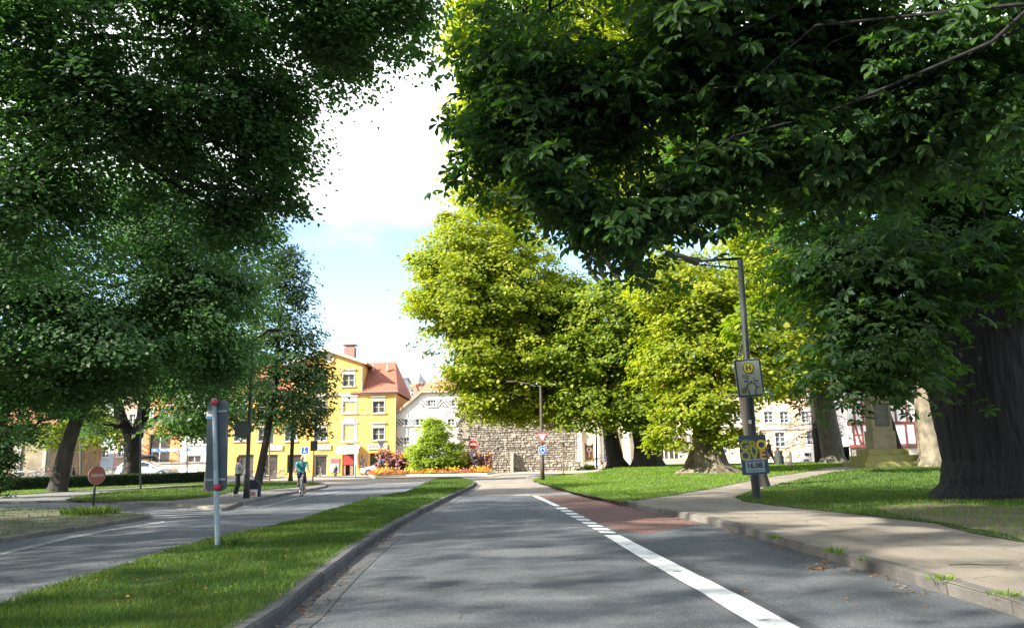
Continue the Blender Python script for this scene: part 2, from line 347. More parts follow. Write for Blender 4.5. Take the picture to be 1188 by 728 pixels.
# ---- left side: corner verge, side path, park lawns
vg = GL([(-330, 690), (-120, 655), (0, 629), (60, 620), (110, 612), (172, 601.5), (174, 599), (150, 597), (124, 595.5), (60, 593), (0, 592), (-200, 592)])
sheet('verge', shrink(vg, .1), flat(.09), mDirt, .8, 0)
kerb(vg[:8], 0, flat(.1), side=1, wd=.12, name='verge_kerb', m=mKerb)
lk = GL([(262, 592), (285, 583.5), (300, 580.5), (330, 574.5), (360, 569), (376, 565.8), (380, 563.8), (377, 562), (368, 560.6), (345, 559.6), (300, 559.2)])
kerb(lk, 0, flat(.11), side=1, wd=.14, name='park_kerb')
lf = GL([(262, 592), (200, 586), (100, 582), (0, 584), (-200, 588)])
sheet('park_footway', lk+GL([(240, 560.5), (100, 567), (0, 572), (-400, 590)])+lf[::-1], flat(.085), mat('park_path', (.17, .165, .15), (.13, .13, .115), scale=.8, rough=.9, bump=.4, bscale=20), 2)
kerb(lf[::-1], 0, flat(.09), side=-1, wd=.14, name='park_kerb')
lawnA = GL([(75, 582.5), (140, 584), (200, 582.5), (240, 579), (272, 572), (310, 569.5), (340, 567), (366, 564.2), (372, 562.3), (362, 561), (310, 559.9), (245, 563), (190, 567), (130, 572.5), (95, 577.5)])
lawnB = GL([(-300, 588), (-100, 581), (0, 577), (60, 573), (110, 569), (170, 565.4), (240, 561.6), (262, 557.8), (240, 557), (140, 561), (60, 566), (0, 570), (-300, 583)])
sheet('park_lawn', lawnA, flat(.11), mLawn, 1.5, .04)
sheet('park_lawn', lawnB, flat(.11), mLawn, 1.5, .04)

def H_street(x, y): return .055+.42*smooth((y-61.6)/1.6)*smooth((84-y)/8)*smooth((-24.5-x)/2)
sheet('street', [(-74, 61), (-24, 61), (-24, 84), (-74, 84)], H_street, mA2, 1.5)     # the side street behind the hedge lies a little higher
# ---- painted lines, red cycle lane
mPaintF = mat('road_paint_worn', (.30, .30, .30), (.11, .115, .12), scale=9, rough=.8, bump=.3, stops=(.4, .62))
def paint(name, pix, m=mPaint, z=.008, wob=0):
    return sheet(name, GL(pix), flat(z), m, .3, .0025, grid=.6)
sheet('cycle_lane', GL([(617, 575.2), (630, 575), (676, 574.6), (700, 580.6), (740, 590.2), (780, 599.2), (800, 603.5), (812, 606.5), (790, 611), (747, 619.5), (718, 615), (700, 609), (676, 597), (650, 586)]), flat(.004), mRed, .8, .02)
paint('lane_line', [(617.5, 575), (624, 575), (651, 587), (643, 587)])
def lerp2(a, b, t): return (a[0]+(b[0]-a[0])*t, a[1]+(b[1]-a[1])*t)
la, lb, ra, rb = (644, 588.5), (699, 619), (656, 588.5), (717.5, 619.5)
ts = [0, .10, .2, .31, .42, .54, .66, .78, .9, 1.0]
for i in range(9):
    t0, t1 = ts[i], ts[i]+(ts[i+1]-ts[i])*.62
    paint('lane_dash', [lerp2(la, lb, t0), lerp2(ra, rb, t0), lerp2(ra, rb, t1), lerp2(la, lb, t1)])
paint('lane_line', [(700, 620.5), (719, 620.5), (790, 657), (860, 692), (924, 727), (1010, 772), (960, 772), (878, 727), (815, 688), (757, 655)])
sheet('tar_strip', GL([(723, 621), (729, 621), (800, 655), (875, 692), (950, 727), (1040, 772), (1016, 772), (930, 727), (866, 692), (796, 657)]), flat(.004), mat('tar', (.05, .055, .065), (.07, .075, .085), scale=3, rough=.7, bump=.3, bscale=50), 1)
paint('edge_line', m=mPaintF, pix=[(-80, 657), (0, 641), (85, 621), (130, 613), (190, 604.4), (191, 606), (130, 615.5), (85, 624), (0, 644.5), (-80, 661)])
for k in range(5):
    y0 = 588+k*2.6; paint('crossing_bar', m=mPaintF, pix=[(205-k*9, y0+2), (262-k*6, y0-.5), (263-k*6, y0+.5), (206-k*9, y0+3.1)])
paint('edge_line', m=mPaintF, pix=[(300, 588), (345, 577), (400, 568), (401, 568.8), (346, 578), (301, 589.3)])

# ---- drain grate by the kerb
g0 = G(752*1.0+20, 601.5)
# ---- grass
def grass(name, poly, zf, n, h, wd, m, near=None, excl=None):
    xs = [p[0] for p in poly]; ys = [p[1] for p in poly]; X = np.zeros(0); Y = np.zeros(0)
    while len(X) < n:
        k = n*4; x = rng.uniform(min(xs), max(xs), k)
        if near is not None: u = rng.uniform(0, 1, k)**near; y = min(ys)+(max(ys)-min(ys))*u
        else: y = rng.uniform(min(ys), max(ys), k)
        q = inpoly(x, y, poly) & (np.abs(x) < .68*y+3)
        if excl is not None: q &= ~inpoly(x, y, excl)
        X = np.append(X, x[q]); Y = np.append(Y, y[q])
        if q.sum() == 0: break
    X = X[:n]; Y = Y[:n]; n = len(X)
    Z = np.array([zf(a, b) for a, b in zip(X, Y)])
    dist = np.hypot(X, Y); sc = np.clip(dist/9, .8, 4.5)
    tuft = np.array([mnoise.noise(Vector((a*1.1, b*1.1, 5))) for a, b in zip(X, Y)])
    hh = h*rng.uniform(.5, 1.3, n)*(1+tuft*.7)*np.where(rng.uniform(0, 1, n) < .02, 1.5, 1)*(1+.1*sc)
    a = rng.uniform(0, 2*np.pi, n); lean = rng.uniform(.15, .9, n)*hh; ww = wd*sc*rng.uniform(.6, 1.3, n)
    dx, dy = np.cos(a), np.sin(a); bx = rng.uniform(0, 2*np.pi, n); sx_, sy_ = np.cos(bx)*ww/2, np.sin(bx)*ww/2
    V = np.zeros((n, 5, 3)); B = np.stack([X, Y, Z-.005], 1)
    V[:, 0] = B+np.stack([sx_, sy_, 0*Z], 1); V[:, 1] = B-np.stack([sx_, sy_, 0*Z], 1)
    Mi = B+np.stack([dx*lean*.35, dy*lean*.35, hh*.6], 1)
    V[:, 2] = Mi-np.stack([sx_*.8, sy_*.8, 0*Z], 1); V[:, 3] = Mi+np.stack([sx_*.8, sy_*.8, 0*Z], 1)
    V[:, 4] = B+np.stack([dx*lean, dy*lean, hh*.95], 1)
    idx = np.arange(n)[:, None]*5
    F = np.concatenate([np.concatenate([idx+np.array([[0, 1, 2]]), idx+np.array([[0, 2, 3]]), idx+np.array([[3, 2, 4]])], 0)])
    return tag(np_mesh(name, V.reshape(-1, 3), F, m), kind='stuff')
isg = shrink(island, .12)
grass('grass', [p for p in isg], lambda x, y: H13(x, y)-.01, 170000, .052, .006, mGrass, near=2.2)
grass('grass', isg, lambda x, y: H13(x, y)-.01, 20000, .05, .0065, mGrassY, near=2.2)
grass('grass', lawn1, Hl(.01), 90000, .05, .0055, mGrassY, near=1.2)
grass('grass', lawn2, Hl(.01), 110000, .055, .007, mGrass, near=1.5, excl=soil)
grass('grass', lawn2, Hl(.01), 20000, .05, .006, mGrassY, near=1.5, excl=soil)
grass('grass', lawnA, flat(.11), 30000, .05, .006, mGrass, near=1.3)
grass('grass', lawnB, flat(.11), 16000, .05, .006, mGrassY, near=1.1)
grass('grass', vg, flat(.09), 3000, .05, .006, mGrass)
grass('grass', soil, lambda x, y: H(x, y)+.022, 2600, .05, .006, mGrassY)
for poly_, zf_, n_ in ((isg, lambda x, y: H13(x, y)+.03, 900), (lawn2, lambda x, y: H(x, y)+.05, 700)):   # broad-leaved clover and plantain between the blades
    xs_ = [p[0] for p in poly_]; ys_ = [p[1] for p in poly_]; V = []; F = []; q = 0
    while q < n_:
        if q % 30 == 0: c_ = (random.uniform(min(xs_), max(xs_)), min(ys_)+(min(45, max(ys_))-min(ys_))*random.random()**2)
        x, y = random.gauss(c_[0], .16), random.gauss(c_[1], .2); q += 1
        if not inpoly([x], [y], poly_)[0]: continue
        a_ = random.uniform(0, 6.28); s_ = random.uniform(.012, .03)*max(1, y/12); z_ = zf_(x, y)+random.uniform(0, .02); k = len(V)
        V += [(x, y, z_), (x+s_*math.cos(a_-.5), y+s_*math.sin(a_-.5), z_+s_*.3), (x+1.5*s_*math.cos(a_), y+1.5*s_*math.sin(a_), z_+s_*.2), (x+s_*math.cos(a_+.5), y+s_*math.sin(a_+.5), z_+s_*.3)]; F.append((k, k+1, k+2, k+3))
    tag(np_mesh('clover', np.array(V), np.array(F), mat('clover_leaf', (.05, .12, .03), (.09, .17, .05), island=.6, trans=.2)), kind='stuff')
# weeds at the island rim and in the joint behind the kerb
def weed(px, py, r, n, h, zf, label, m=None):
    c = G(px, py, zf); n_ = n; V = []; F = []
    for i in range(n_):
        a = random.uniform(0, 6.28); q = r*random.random()**.7; b = Vector((math.cos(a)*q*1.4, math.sin(a)*q, 0)); t = random.uniform(0, 6.28)
        hh = h*random.uniform(.5, 1.2); l = Vector((math.cos(a), math.sin(a), 0))*hh*random.uniform(.3, .9); s_ = Vector((math.cos(t), math.sin(t), 0))*.0045*max(1, c.y/9)
        k = len(V); V += [b+s_, b-s_, b+l*.5-s_*1.3+Vector((0, 0, hh*.7)), b+l*.5+s_*1.3+Vector((0, 0, hh*.7)), b+l+Vector((0, 0, hh))]; F += [(k, k+1, k+2), (k, k+2, k+3), (k+3, k+2, k+4)]
    o = np_mesh('weed_tuft', np.array([tuple(v) for v in V]), np.array(F), m or mGrassY); o.location = (c.x, c.y, zf(c.x, c.y)); return tag(o, label, 'weed', 'weeds growing in the paving joints')
weed(968, 641, .09, 46, .075, H, 'bright green weed tuft on the kerb edge nearest the sunny paving')
weed(1000, 650, .05, 24, .045, H, 'small flat weed on the kerb edge between two taller tufts')
weed(1092, 672, .1, 60, .05, H, 'wide low weed tuft growing in the kerb joint towards the lower right corner')
weed(1165, 690, .1, 50, .045, H, 'sparse weed tuft on the kerb in the lower right corner')
weed(900, 624, .06, 40, .05, H, 'tiny yellow green weed on the sunlit kerb edge')
weed(104, 596, .55, 420, .22, flat(.09), 'leafy weed clump round the foot of the small no entry sign post', mGrass)
weed(262, 633, .22, 160, .16, flat(.1), 'tuft of taller grass at the foot of the grey sign pole on the island', mGrass)
# fallen leaves and a twig
mDry = mat('dry_leaf', (.30, .15, .05), (.2, .09, .03), scale=20, rough=.8, island=.7)
def leaf_litter(name, pts):
    V = []; F = []
    for x, y, z, s in pts:
        a = random.uniform(0, 6.28); c, sn = math.cos(a)*s, math.sin(a)*s; k = len(V)
        V += [(x-c, y-sn, z+.004), (x-sn*.6, y+c*.6, z+.02*random.random()+.004), (x+c, y+sn, z+.012), (x+sn*.6, y-c*.6, z+.006)]; F.append((k, k+1, k+2, k+3))
    return tag(np_mesh(name, np.array(V), np.array(F), mDry), kind='stuff')
pts = []
for i in range(60):
    p = G(952+random.gauss(0, 10), 658.5+random.gauss(0, 1.3)); pts.append((p.x, p.y, .004, .025))
for i in range(260):
    t = random.uniform(2, 12); i0 = int(t); a, b = Vector(kr[i0]), Vector(kr[i0+1]); p = a.lerp(b, t-i0); pts.append((p.x-abs(random.gauss(0, .16))-.04, p.y, .004, .02+p.y*.0005))
for i in range(380):
    t = random.uniform(0, 10); i0 = int(t); a, b = Vector(isr[i0]), Vector(isr[i0+1]); p = a.lerp(b, t-i0); pts.append((p.x+abs(random.gauss(0, .12))+.05, p.y, .01, .016+p.y*.0005))
for i in range(160):
    x, y = random.uniform(4, 20), random.uniform(8, 24); pts.append((x, y, H(x, y)+.045, .03))
for i in range(90): pts.append((random.uniform(-2, 5), random.uniform(7, 30), .004, .022))
for i in range(110):
    p = G(random.uniform(0, 420), random.uniform(590, 720)); pts.append((p.x, p.y, .01 if not inpoly([p.x], [p.y], island)[0] else .19, .022))
leaf_litter('fallen_leaves', pts)
a = G(1101, 657, H); mb = MB(); mb.tube([(0, 0, .02), (.18, -.05, .03), (.42, -.06, .018), (.7, -.1, .02)], [.009, .008, .006, .003], 6)
o = mb.build('twig', mat('bark_twig', (.07, .05, .035))); o.location = (a.x, a.y, H(a.x, a.y)); tag(o, 'thin dark fallen twig lying on the footway near the kerb', 'twig')
# ================================================================== TREES
def tmpl_kite(fold=.12, wd=.36):
    return np.array([(0, 0, 0), (.45, wd, fold), (1, 0, -.08), (.45, -wd, fold)]), np.array([[0, 1, 2, 3]])
def tmpl_maple():
    a = [(0, 0, 0), (.1, .42, .06), (.55, .5, .02), (1, 0, -.12), (.55, -.5, .02), (.1, -.42, .06)]
    return np.array(a), np.array([[0, 1, 2, 3], [0, 3, 4, 5]])
def tmpl_chestnut(n=6, simple=False):
    V = []; F = []
    for i in range(n):
        a = R(-125+250*i/(n-1)); L = 1-.35*abs(i-(n-1)/2)/((n-1)/2)*1.; c, s = math.cos(a), math.sin(a)
        q = [(0.04, 0, .0), (.5, .10, .04), (.78, .17, -.02), (1, 0, -.32), (.78, -.17, -.02), (.5, -.10, .04)] if not simple else [(0, 0, 0), (.7, .17, .0), (1, 0, -.25), (.7, -.17, .0)]
        k = len(V)
        for x, y, z in q: x, y, z = x*L, y*(.75+.25*L), z*L; V.append((x*c-y*s, x*s+y*c, z))
        if simple: F.append([k, k+1, k+2, k+3])
        else: F += [[k, k+1, k+2, k+3], [k, k+3, k+4, k+5]]
    return np.array(V), np.array(F)
def unit(v): return v/np.maximum(np.linalg.norm(v, axis=1, keepdims=True), 1e-9)
def leaves(name, pos, nrm, size, tmpl, m, parent, head=None):
    n = len(pos); T, F = tmpl; nrm = unit(nrm)
    h = rng.normal(size=(n, 3)) if head is None else head+rng.normal(size=(n, 3))*.6
    x = unit(h-nrm*(h*nrm).sum(1, keepdims=True)); y = np.cross(nrm, x)
    s = size*rng.uniform(.65, 1.25, (n, 1, 1)) if np.isscalar(size) else size[:, None, None]
    V = pos[:, None, :]+s*(T[None, :, 0:1]*x[:, None, :]+T[None, :, 1:2]*y[:, None, :]+T[None, :, 2:3]*nrm[:, None, :])
    FF = (np.arange(n)*len(T))[:, None, None]+F[None]
    return np_mesh(name, V.reshape(-1, 3), FF.reshape(-1, F.shape[1]), m, parent)
def lobe(px, py, Y, rx, ry, ry_depth=None, dens=1.):
    c = P(px, py, Y); k = Y/FPX*1.02; return (c.x, c.y, c.z, rx*k, ry_depth or (rx+ry)/2*k, ry*k, dens)
def clumps(lobes, per_m2, shell=(.55, 1.0), zmin=None):
    out = []
    for (cx, cy, cz, a, b, c, d) in lobes:
        area = 4*math.pi*((a*b)**1.6/3+(a*c)**1.6/3+(b*c)**1.6/3)**(1/1.6); n = max(3, int(area*per_m2*d))
        v = unit(rng.normal(size=(n, 3))); r = rng.uniform(shell[0], shell[1], (n, 1))
        bump = 1+np.array([[.5*mnoise.noise(Vector(tuple(q*1.8+np.array([cx, cy, cz]))))+.28*mnoise.noise(Vector(tuple(q*4.5+np.array([cy, cx, cz])))) for q in v]]).T
        bump = np.minimum(bump, 1.22)
        p = v*r*bump*np.array([[a, b, c]])+np.array([[cx, cy, cz]])
        out.append(np.concatenate([p, v], 1))
    o = np.concatenate(out)
    if zmin is not None: o = o[o[:, 2] > zmin]
    return o
def spray(cl, k, rad, squash=.4, droop=.3, upw=1.1):
    n = len(cl); kk = k; c = np.repeat(cl[:, :3], kk, 0); o = np.repeat(cl[:, 3:], kk, 0)
    rr = np.repeat(rad*rng.uniform(.55, 1.35, n), kk)[:, None]
    d = np.clip(rng.normal(size=(n*kk, 3))*.5, -1, 1); off = d*rr*np.array([[1, 1, squash]])
    rad2 = np.hypot(off[:, 0], off[:, 1]); off[:, 2] -= droop*rad2**2/rr[:, 0]
    off += o*np.array([[.0, .0, 0.]])
    nrm = np.array([[0, 0, upw]])+o*np.array([[.8, .8, .25]])+rng.normal(size=(n*kk, 3))*.42
    head = np.concatenate([off[:, :2]+o[:, :2]*rr*.5, np.full((n*kk, 1), -.35)*rr], 1)/rr*1.2
    return c+off, nrm, head
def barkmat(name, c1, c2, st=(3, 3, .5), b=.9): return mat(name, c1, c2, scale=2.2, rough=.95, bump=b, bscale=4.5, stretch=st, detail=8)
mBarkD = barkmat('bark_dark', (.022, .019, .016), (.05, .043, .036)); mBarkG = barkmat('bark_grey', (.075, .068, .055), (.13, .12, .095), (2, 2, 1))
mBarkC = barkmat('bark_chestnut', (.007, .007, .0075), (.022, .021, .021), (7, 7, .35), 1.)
mPlane = barkmat('bark_plane', (.07, .062, .045), (.20, .17, .12), (1.2, 1.2, .8), .5)
leafc = dict(rough=.5, trans=.42, spec=.35, island=.55, scale=.35)
mLeafL = mat('leaf_linden', (.052, .105, .05), (.085, .145, .06), tcol=(1.8, 2.4, .8), **leafc)
mLeafL2 = mat('leaf_linden_green', (.034, .075, .03), (.062, .11, .036), tcol=(2.2, 2.5, .8), **leafc)
mLeafC = mat('leaf_chestnut', (.030, .068, .034), (.056, .10, .042), tcol=(2.3, 2.8, .5), **{**leafc, 'spec': .22, 'rough': .6})
mLeafP = mat('leaf_plane', (.13, .19, .014), (.29, .31, .026), tcol=(1.9, 1.95, .5), **{**leafc, 'trans': .5})
mLeafP2 = mat('leaf_plane_green', (.09, .15, .014), (.205, .235, .02), tcol=(1.9, 2.1, .5), **{**leafc, 'trans': .48})
mLeafS = mat('leaf_slender', (.03, .065, .028), (.055, .095, .035), tcol=(2., 2.1, .9), **leafc)
mNeedle = mat('needle_dark', (.012, .028, .016), (.025, .045, .022), rough=.7, island=.5, scale=1)

def trunk_mesh(mb, base_r, path, rads, flare=1.5, n=20, ridges=.06):
    ph = random.uniform(0, 6); k1 = random.choice([5, 6, 7])
    def jit(i, a): f = max(0, 1-i/6); return 1+ridges*.45*math.sin(a*23+ph*2+.35*i)*math.sin(a*9+i*.5)+ridges*math.sin(a*k1+ph)*(1+2.2*f)+ridges*.7*mnoise.noise(Vector((math.cos(a)*2, math.sin(a)*2, i*.7+ph)))
    mb.tube(path, rads, n, True, jit)
def limb(mb, a, b, r0, r1, sag=.12, n=8, seg=7, wob=.06):
    a, b = Vector(a), Vector(b); L = (b-a).length; pts = []; rs = []
    for i in range(seg+1):
        t = i/seg; p = a.lerp(b, t); p.z += math.sin(math.pi*t)*L*sag
        if 0 < i < seg: p += Vector((random.gauss(0, 1), random.gauss(0, 1), random.gauss(0, 1)))*L*wob*.5
        pts.append(p); rs.append(r0+(r1-r0)*t**.8)
    mb.tube(pts, rs, n, True); return pts
def tree(name, label, cat, base, trunk, lobes, lm, bm, tmpl, size, per, k, rad, group=None, shell=(.5, 1.), twigs=.25, flare=1.5, droop=.3, squash=.4, nlimb=None, ridges=.06, zmin=None, twig_r=.02, cut=None, forks=(), lr=.55, ext=0):
    """trunk: [(dx,dy,z,r),...] from the base up; lobes in world coordinates"""
    global rng
    sd_ = int(abs(base[0])*131+abs(base[1])*17)+len(lobes); rng = np.random.default_rng(sd_); random.seed(sd_)
    B = Vector(base); root = thing(name, label, cat, B, group=group)
    mb = MB(); path = [(0, 0, -.15)]+[(x, y, z) for x, y, z, r in trunk]; rr = [trunk[0][3]*1.15]+[t[3] for t in trunk]
    fine = [Vector(path[0])]; fr = [rr[0]]
    for i in range(1, len(path)):                       # finer rings so the ridges read
        N_ = 4 if rr[0] < 1.5 else max(4, int((path[i][2]-path[i-1][2])/.09))
        for q in range(1, N_+1): fine.append(Vector(path[i-1]).lerp(Vector(path[i]), q/N_)); fr.append(rr[i-1]+(rr[i]-rr[i-1])*q/N_)
    if rr[0] < 1.5: trunk_mesh(mb, rr[0], fine, fr, ridges=ridges, n=28)
    else:                                               # deep plated bark and spreading root feet
        def jb(i, a):
            z = fine[i].z; f = max(0, 1-z/1.3)**2; c_, s_ = math.cos(a), math.sin(a)
            r = 1+.05*math.sin(a*3+.3*z)+f*.22*max(0, math.sin(a*5+1.))+.05*mnoise.noise(Vector((c_*2, s_*2, z*.4)))
            pl = abs(mnoise.noise(Vector((c_*7+.3*z, s_*7, z*.8)))); pl2 = mnoise.noise(Vector((c_*18, s_*18, z*2.2)))
            return r+.13*min(pl, .3)+.02*pl2-.03
        mb.tube(fine, fr, 150, True, jb)
    top = Vector(path[-1]); rt = rr[-1]; tops = [(top, rt)]
    for fk in forks:
        fp = [Vector(q[:3]) for q in fk]; fz = []; fq = []
        for i in range(1, len(fp)):
            for q in range(4): fz.append(fp[i-1].lerp(fp[i], q/4)); fq.append(fk[i-1][3]+(fk[i][3]-fk[i-1][3])*q/4)
        fz.append(fp[-1]); fq.append(fk[-1][3]); mb.tube(fz, fq, 16, True, lambda i, a: 1+.06*math.sin(a*5+i*.2)); tops.append((fp[-1], fk[-1][3]))
    LB = [(l[0]-B.x, l[1]-B.y, l[2]-B.z)+tuple(l[3:]) for l in lobes]
    cl = clumps(LB, per, shell, zmin)
    if ext:                                             # loose sprays that stand out of the crown's outline
        k_ = rng.uniform(size=len(cl)) < ext; LBc = np.array([l[:3] for l in LB]); nn_ = np.array([LBc[np.argmin(((LBc-c[:3])**2).sum(1))] for c in cl]); cl[k_, :3] += (cl[k_, :3]-nn_[k_])*rng.uniform(.1, .4, (k_.sum(), 1))
    if cut is not None: cl = cl[cut(cl+np.array([[B.x, B.y, B.z, 0, 0, 0]]))]
    ends = []
    for l in LB:
        c = Vector(l[:3]); st, r_ = min(tops, key=lambda q: (q[0]-c).length); st = st if c.z > st.z*.8 or forks else Vector(path[max(1, len(path)-2)]).lerp(top, .6)
        pts = limb(mb, st, c, r_*lr, r_*min(.12, lr*.3), .08)
        ends.append((pts, l))
    nt_ = int(len(cl)*twigs); ii = rng.permutation(len(cl))[:nt_]
    P0 = np.array([tuple(p) for pts, l in ends for p in pts[2:]])
    for i in ii:
        p = cl[i, :3]; j = np.argmin(((P0-p)**2).sum(1)); limb(mb, P0[j], p, max(twig_r, rt*.05), twig_r*.4, .06, 4, 4, .05)
    o = mb.build('trunk', bm, root, smooth=True)
    pos, nr, hd = spray(cl, k, rad, squash, droop)
    if cut is not None: kk_ = sun_gaps(pos+np.array([[B.x, B.y, B.z]])); pos, nr, hd = pos[kk_], nr[kk_], hd[kk_]
    leaves('crown', pos, nr, size, tmpl, lm, root, hd)
    return root
KITE = tmpl_kite(); MAPLE = tmpl_maple(); CH = tmpl_chestnut(); CHS = tmpl_chestnut(6, True)
def lb(*a): return [lobe(*x) for x in a]
def wl(x, y, z, a, b, c, d=1.): return (x, y, z, a, b, c, d)

def pix_(c):
    v = c[:, :3]-np.array([[0, 0, EYE]]); d = v@np.array(_f); return 594+FPX*(v@np.array(_r))/d, 364-FPX*(v@np.array(_u))/d
GAPS = [tuple(G(x, y)[:2])+(a, b) for x, y, a, b in ((900, 602, 1.0, .8), (955, 610, 1.3, .9), (1010, 622, 1.2, .7), (790, 603, 1.0, .7), (1120, 700, .8, .5), (1030, 712, .7, .4), (1140, 650, 1.1, .6), (620, 640, .8, .5), (180, 600, 1.6, 1.), (60, 690, 1.0, .5), (690, 655, .7, .4))]
def sun_gaps(c):                 # openings in the crowns that let the low sun reach the ground
    g = c[:, :2]-np.array([[SUN_DIR.x, SUN_DIR.y]])*(c[:, 2:3]/SUN_DIR.z); k = np.ones(len(c), bool)
    for x, y, a, b in GAPS: k &= ~(((g[:, 0]-x)/(a+.1))**2+((g[:, 1]-y)/(b+.1))**2 < 1)
    return k
def clear_fork(c):               # the crowns leave the forked trunk and the leaning trunk free
    px, py = pix_(c); return ~((px > 112) & (px < 180) & (py > 466)) & ~((px > 45) & (px < 100) & (py > 478)) & ~(py > 512)
# --- left: near lime tree whose trunk stands outside the picture, its boughs over the road
tree('lime_tree', 'huge dark lime tree whose boughs hang over the road at the upper left', 'tree', (-14, 12, 0),
     [(0, 0, 0, .75), (.1, 0, 1, .55), (.3, .1, 4, .5), (.8, .3, 7.5, .4)],
     lb((60, 40, 13, 160, 110, 3.5), (250, 20, 13.5, 120, 90, 3), (380, 0, 14, 90, 75, 2.6), (465, -10, 14.5, 62, 66, 2.), (395, 55, 15, 55, 48, 1.6), (180, 150, 14.5, 130, 100, 3), (285, 130, 15, 75, 75, 2.4), (308, 150, 15.5, 44, 55, 1.6), (340, 118, 15.5, 30, 30, 1.1), (335, 178, 15.5, 26, 16, .8),
        (40, 230, 15, 130, 120, 3), (330, 215, 15.5, 18, 22, .6, .8), (345, 236, 15.5, 14, 8, .4, .9), (300, 225, 15.5, 26, 20, .9), (260, 250, 16, 60, 60, 2))
     +[wl(-13, 11, 17, 7, 7, 5, .4), wl(-18, 6, 11, 6, 6, 5, .22), wl(-16, 16, 12, 6, 6, 5, .22), wl(-11, 4, 12, 5, 5, 4, .45), wl(-6, 6, 13, 4, 4, 3, .4)],
     mLeafL, mBarkD, KITE, .112, 3.0, 84, .52, group='old lime trees on the left', twigs=.4, droop=.6, shell=(.22, 1.0), lr=.24, twig_r=.014, ext=.06, cut=sun_gaps)
tree('lime_tree', 'broad lime tree at the left edge with a low dark crown behind the nearest boughs', 'tree', (-23, 27.5, 0),
     [(0, 0, 0, .8), (.1, 0, 1, .6), (.5, .1, 4, .55), (1.5, .3, 7, .45)],
     lb((30, 330, 26, 120, 110, 4), (130, 380, 27, 120, 85, 4), (210, 330, 28, 85, 95, 3.5), (180, 250, 28, 90, 90, 3.5), (262, 330, 29, 46, 70, 2.4), (90, 440, 29, 90, 42, 3), (250, 420, 30, 60, 45, 2.5), (10, 450, 27, 50, 45, 2))
     +[wl(-25, 22, 11, 6, 6, 4, .4)],
     mLeafL, mBarkD, KITE, .16, 1.7, 84, .85, lr=.3, shell=(.02, 1), cut=clear_fork, group='old lime trees on the left', twigs=.25, droop=.45)
b = G(66, 572); tree('lime_tree', 'old tree with one dark leaning trunk standing in front of the hedge at the left', 'tree', (b.x, b.y, 0),
     [(0, 0, 0, .6), (.05, 0, .5, .48), (.35, 0, 2.5, .40), (1.0, .2, 5.5, .34)],
     lb((40, 430, 45, 90, 45, 4), (100, 400, 45, 90, 60, 4), (20, 500, 44, 32, 18, 2), (75, 480, 46, 50, 20, 2)), mLeafL2, mBarkD, KITE, .2, 1.3, 66, 1.0, cut=clear_fork, shell=(.1, 1), group='old lime trees on the left')
b = G(152, 563); T2 = tree('lime_tree', 'old tree whose thick dark trunk forks low, in front of the silver car', 'tree', (b.x, b.y, 0),
     [(0, 0, 0, .95), (0, 0, .6, .68), (.0, 0, 2.5, .60), (-.1, .0, 4.0, .62)],
     lb((120, 440, 58, 60, 40, 4), (200, 440, 58, 75, 40, 5), (250, 400, 58, 70, 65, 5), (200, 370, 58, 60, 50, 5), (225, 490, 57, 45, 18, 2.5), (120, 492, 60, 35, 15, 2)), mLeafL2, mBarkD, KITE, .23, 1.1, 66, 1.2, cut=clear_fork, shell=(.1, 1), forks=[[(-.25, 0, 3.7, .45), (-1.1, 0, 5.2, .4), (-1.9, 0, 7.5, .34)], [(.15, 0, 3.7, .5), (.55, 0, 5.2, .45), (.75, 0, 8, .4)]], group='old lime trees on the left')
b = G(241, 573); tree('lime_tree', 'slim tree half hidden behind the grey back of the big road sign', 'tree', (b.x, b.y, 0),
     [(0, 0, 0, .32), (0, 0, .4, .22), (.1, 0, 2.5, .19), (.1, 0, 5, .15)],
     lb((245, 455, 38, 40, 45, 2.), (215, 480, 38, 30, 22, 1.4), (262, 480, 38, 24, 30, 1.4), (240, 400, 38, 50, 40, 2)), mLeafL2, mBarkD, KITE, .24, .8, 44, .9, group='old lime trees on the left')
b = G(298, 564); tree('slender_tree', 'tall slender tree with a leaning trunk beside the standing woman', 'tree', (b.x, b.y, 0),
     [(0, 0, 0, .34), (.1, 0, .5, .26), (.5, 0, 3, .22), (.9, 0, 6, .18), (1.1, 0, 11, .1)],
     lb((320, 440, 51, 52, 48, 2.8), (345, 395, 51, 34, 50, 2.2), (318, 360, 51, 40, 55, 2.4), (320, 300, 51, 26, 40, 1.6), (316, 262, 51, 8, 20, .7), (300, 470, 50, 34, 24, 1.8), (345, 330, 51, 20, 30, 1.2), (360, 445, 51, 22, 40, 1.4), (335, 305, 51, 22, 18, 1.)), mLeafS, mBarkD, KITE, .24, 1.0, 40, .85, group='slender trees by the kerb', droop=.15)
b = G(337, 558.5); tree('slender_tree', 'young thin trunked tree behind the cyclist in front of the yellow house', 'tree', (b.x, b.y, 0),
     [(0, 0, 0, .2), (0, 0, .5, .16), (.05, 0, 3, .15), (.05, 0, 6, .11)],
     lb((340, 455, 56, 34, 30, 2.2), (362, 470, 55, 22, 22, 1.6), (350, 495, 55, 28, 12, 1.6), (375, 440, 56, 12, 20, 1), (315, 490, 56, 20, 12, 1.3)), mLeafS, mBarkD, KITE, .25, 1.0, 40, .9, group='slender trees by the kerb', droop=.15)
# small yellow-green tree behind the hedge
b = G(107, 556); tree('street_tree', 'small sunlit yellow green tree in front of the pale blue shopfront', 'tree', (b.x, b.y, 0),
     [(0, 0, 0, .3), (0, 0, .5, .25), (0, 0, 2.5, .22), (0, 0, 4.2, .18)], lb((115, 490, 66, 32, 26, 2.2), (90, 470, 66, 26, 22, 2), (55, 500, 64, 26, 22, 2), (135, 500, 66, 20, 18, 1.5)), mLeafP2, mBarkG, KITE, .3, .8, 34, 1.1)
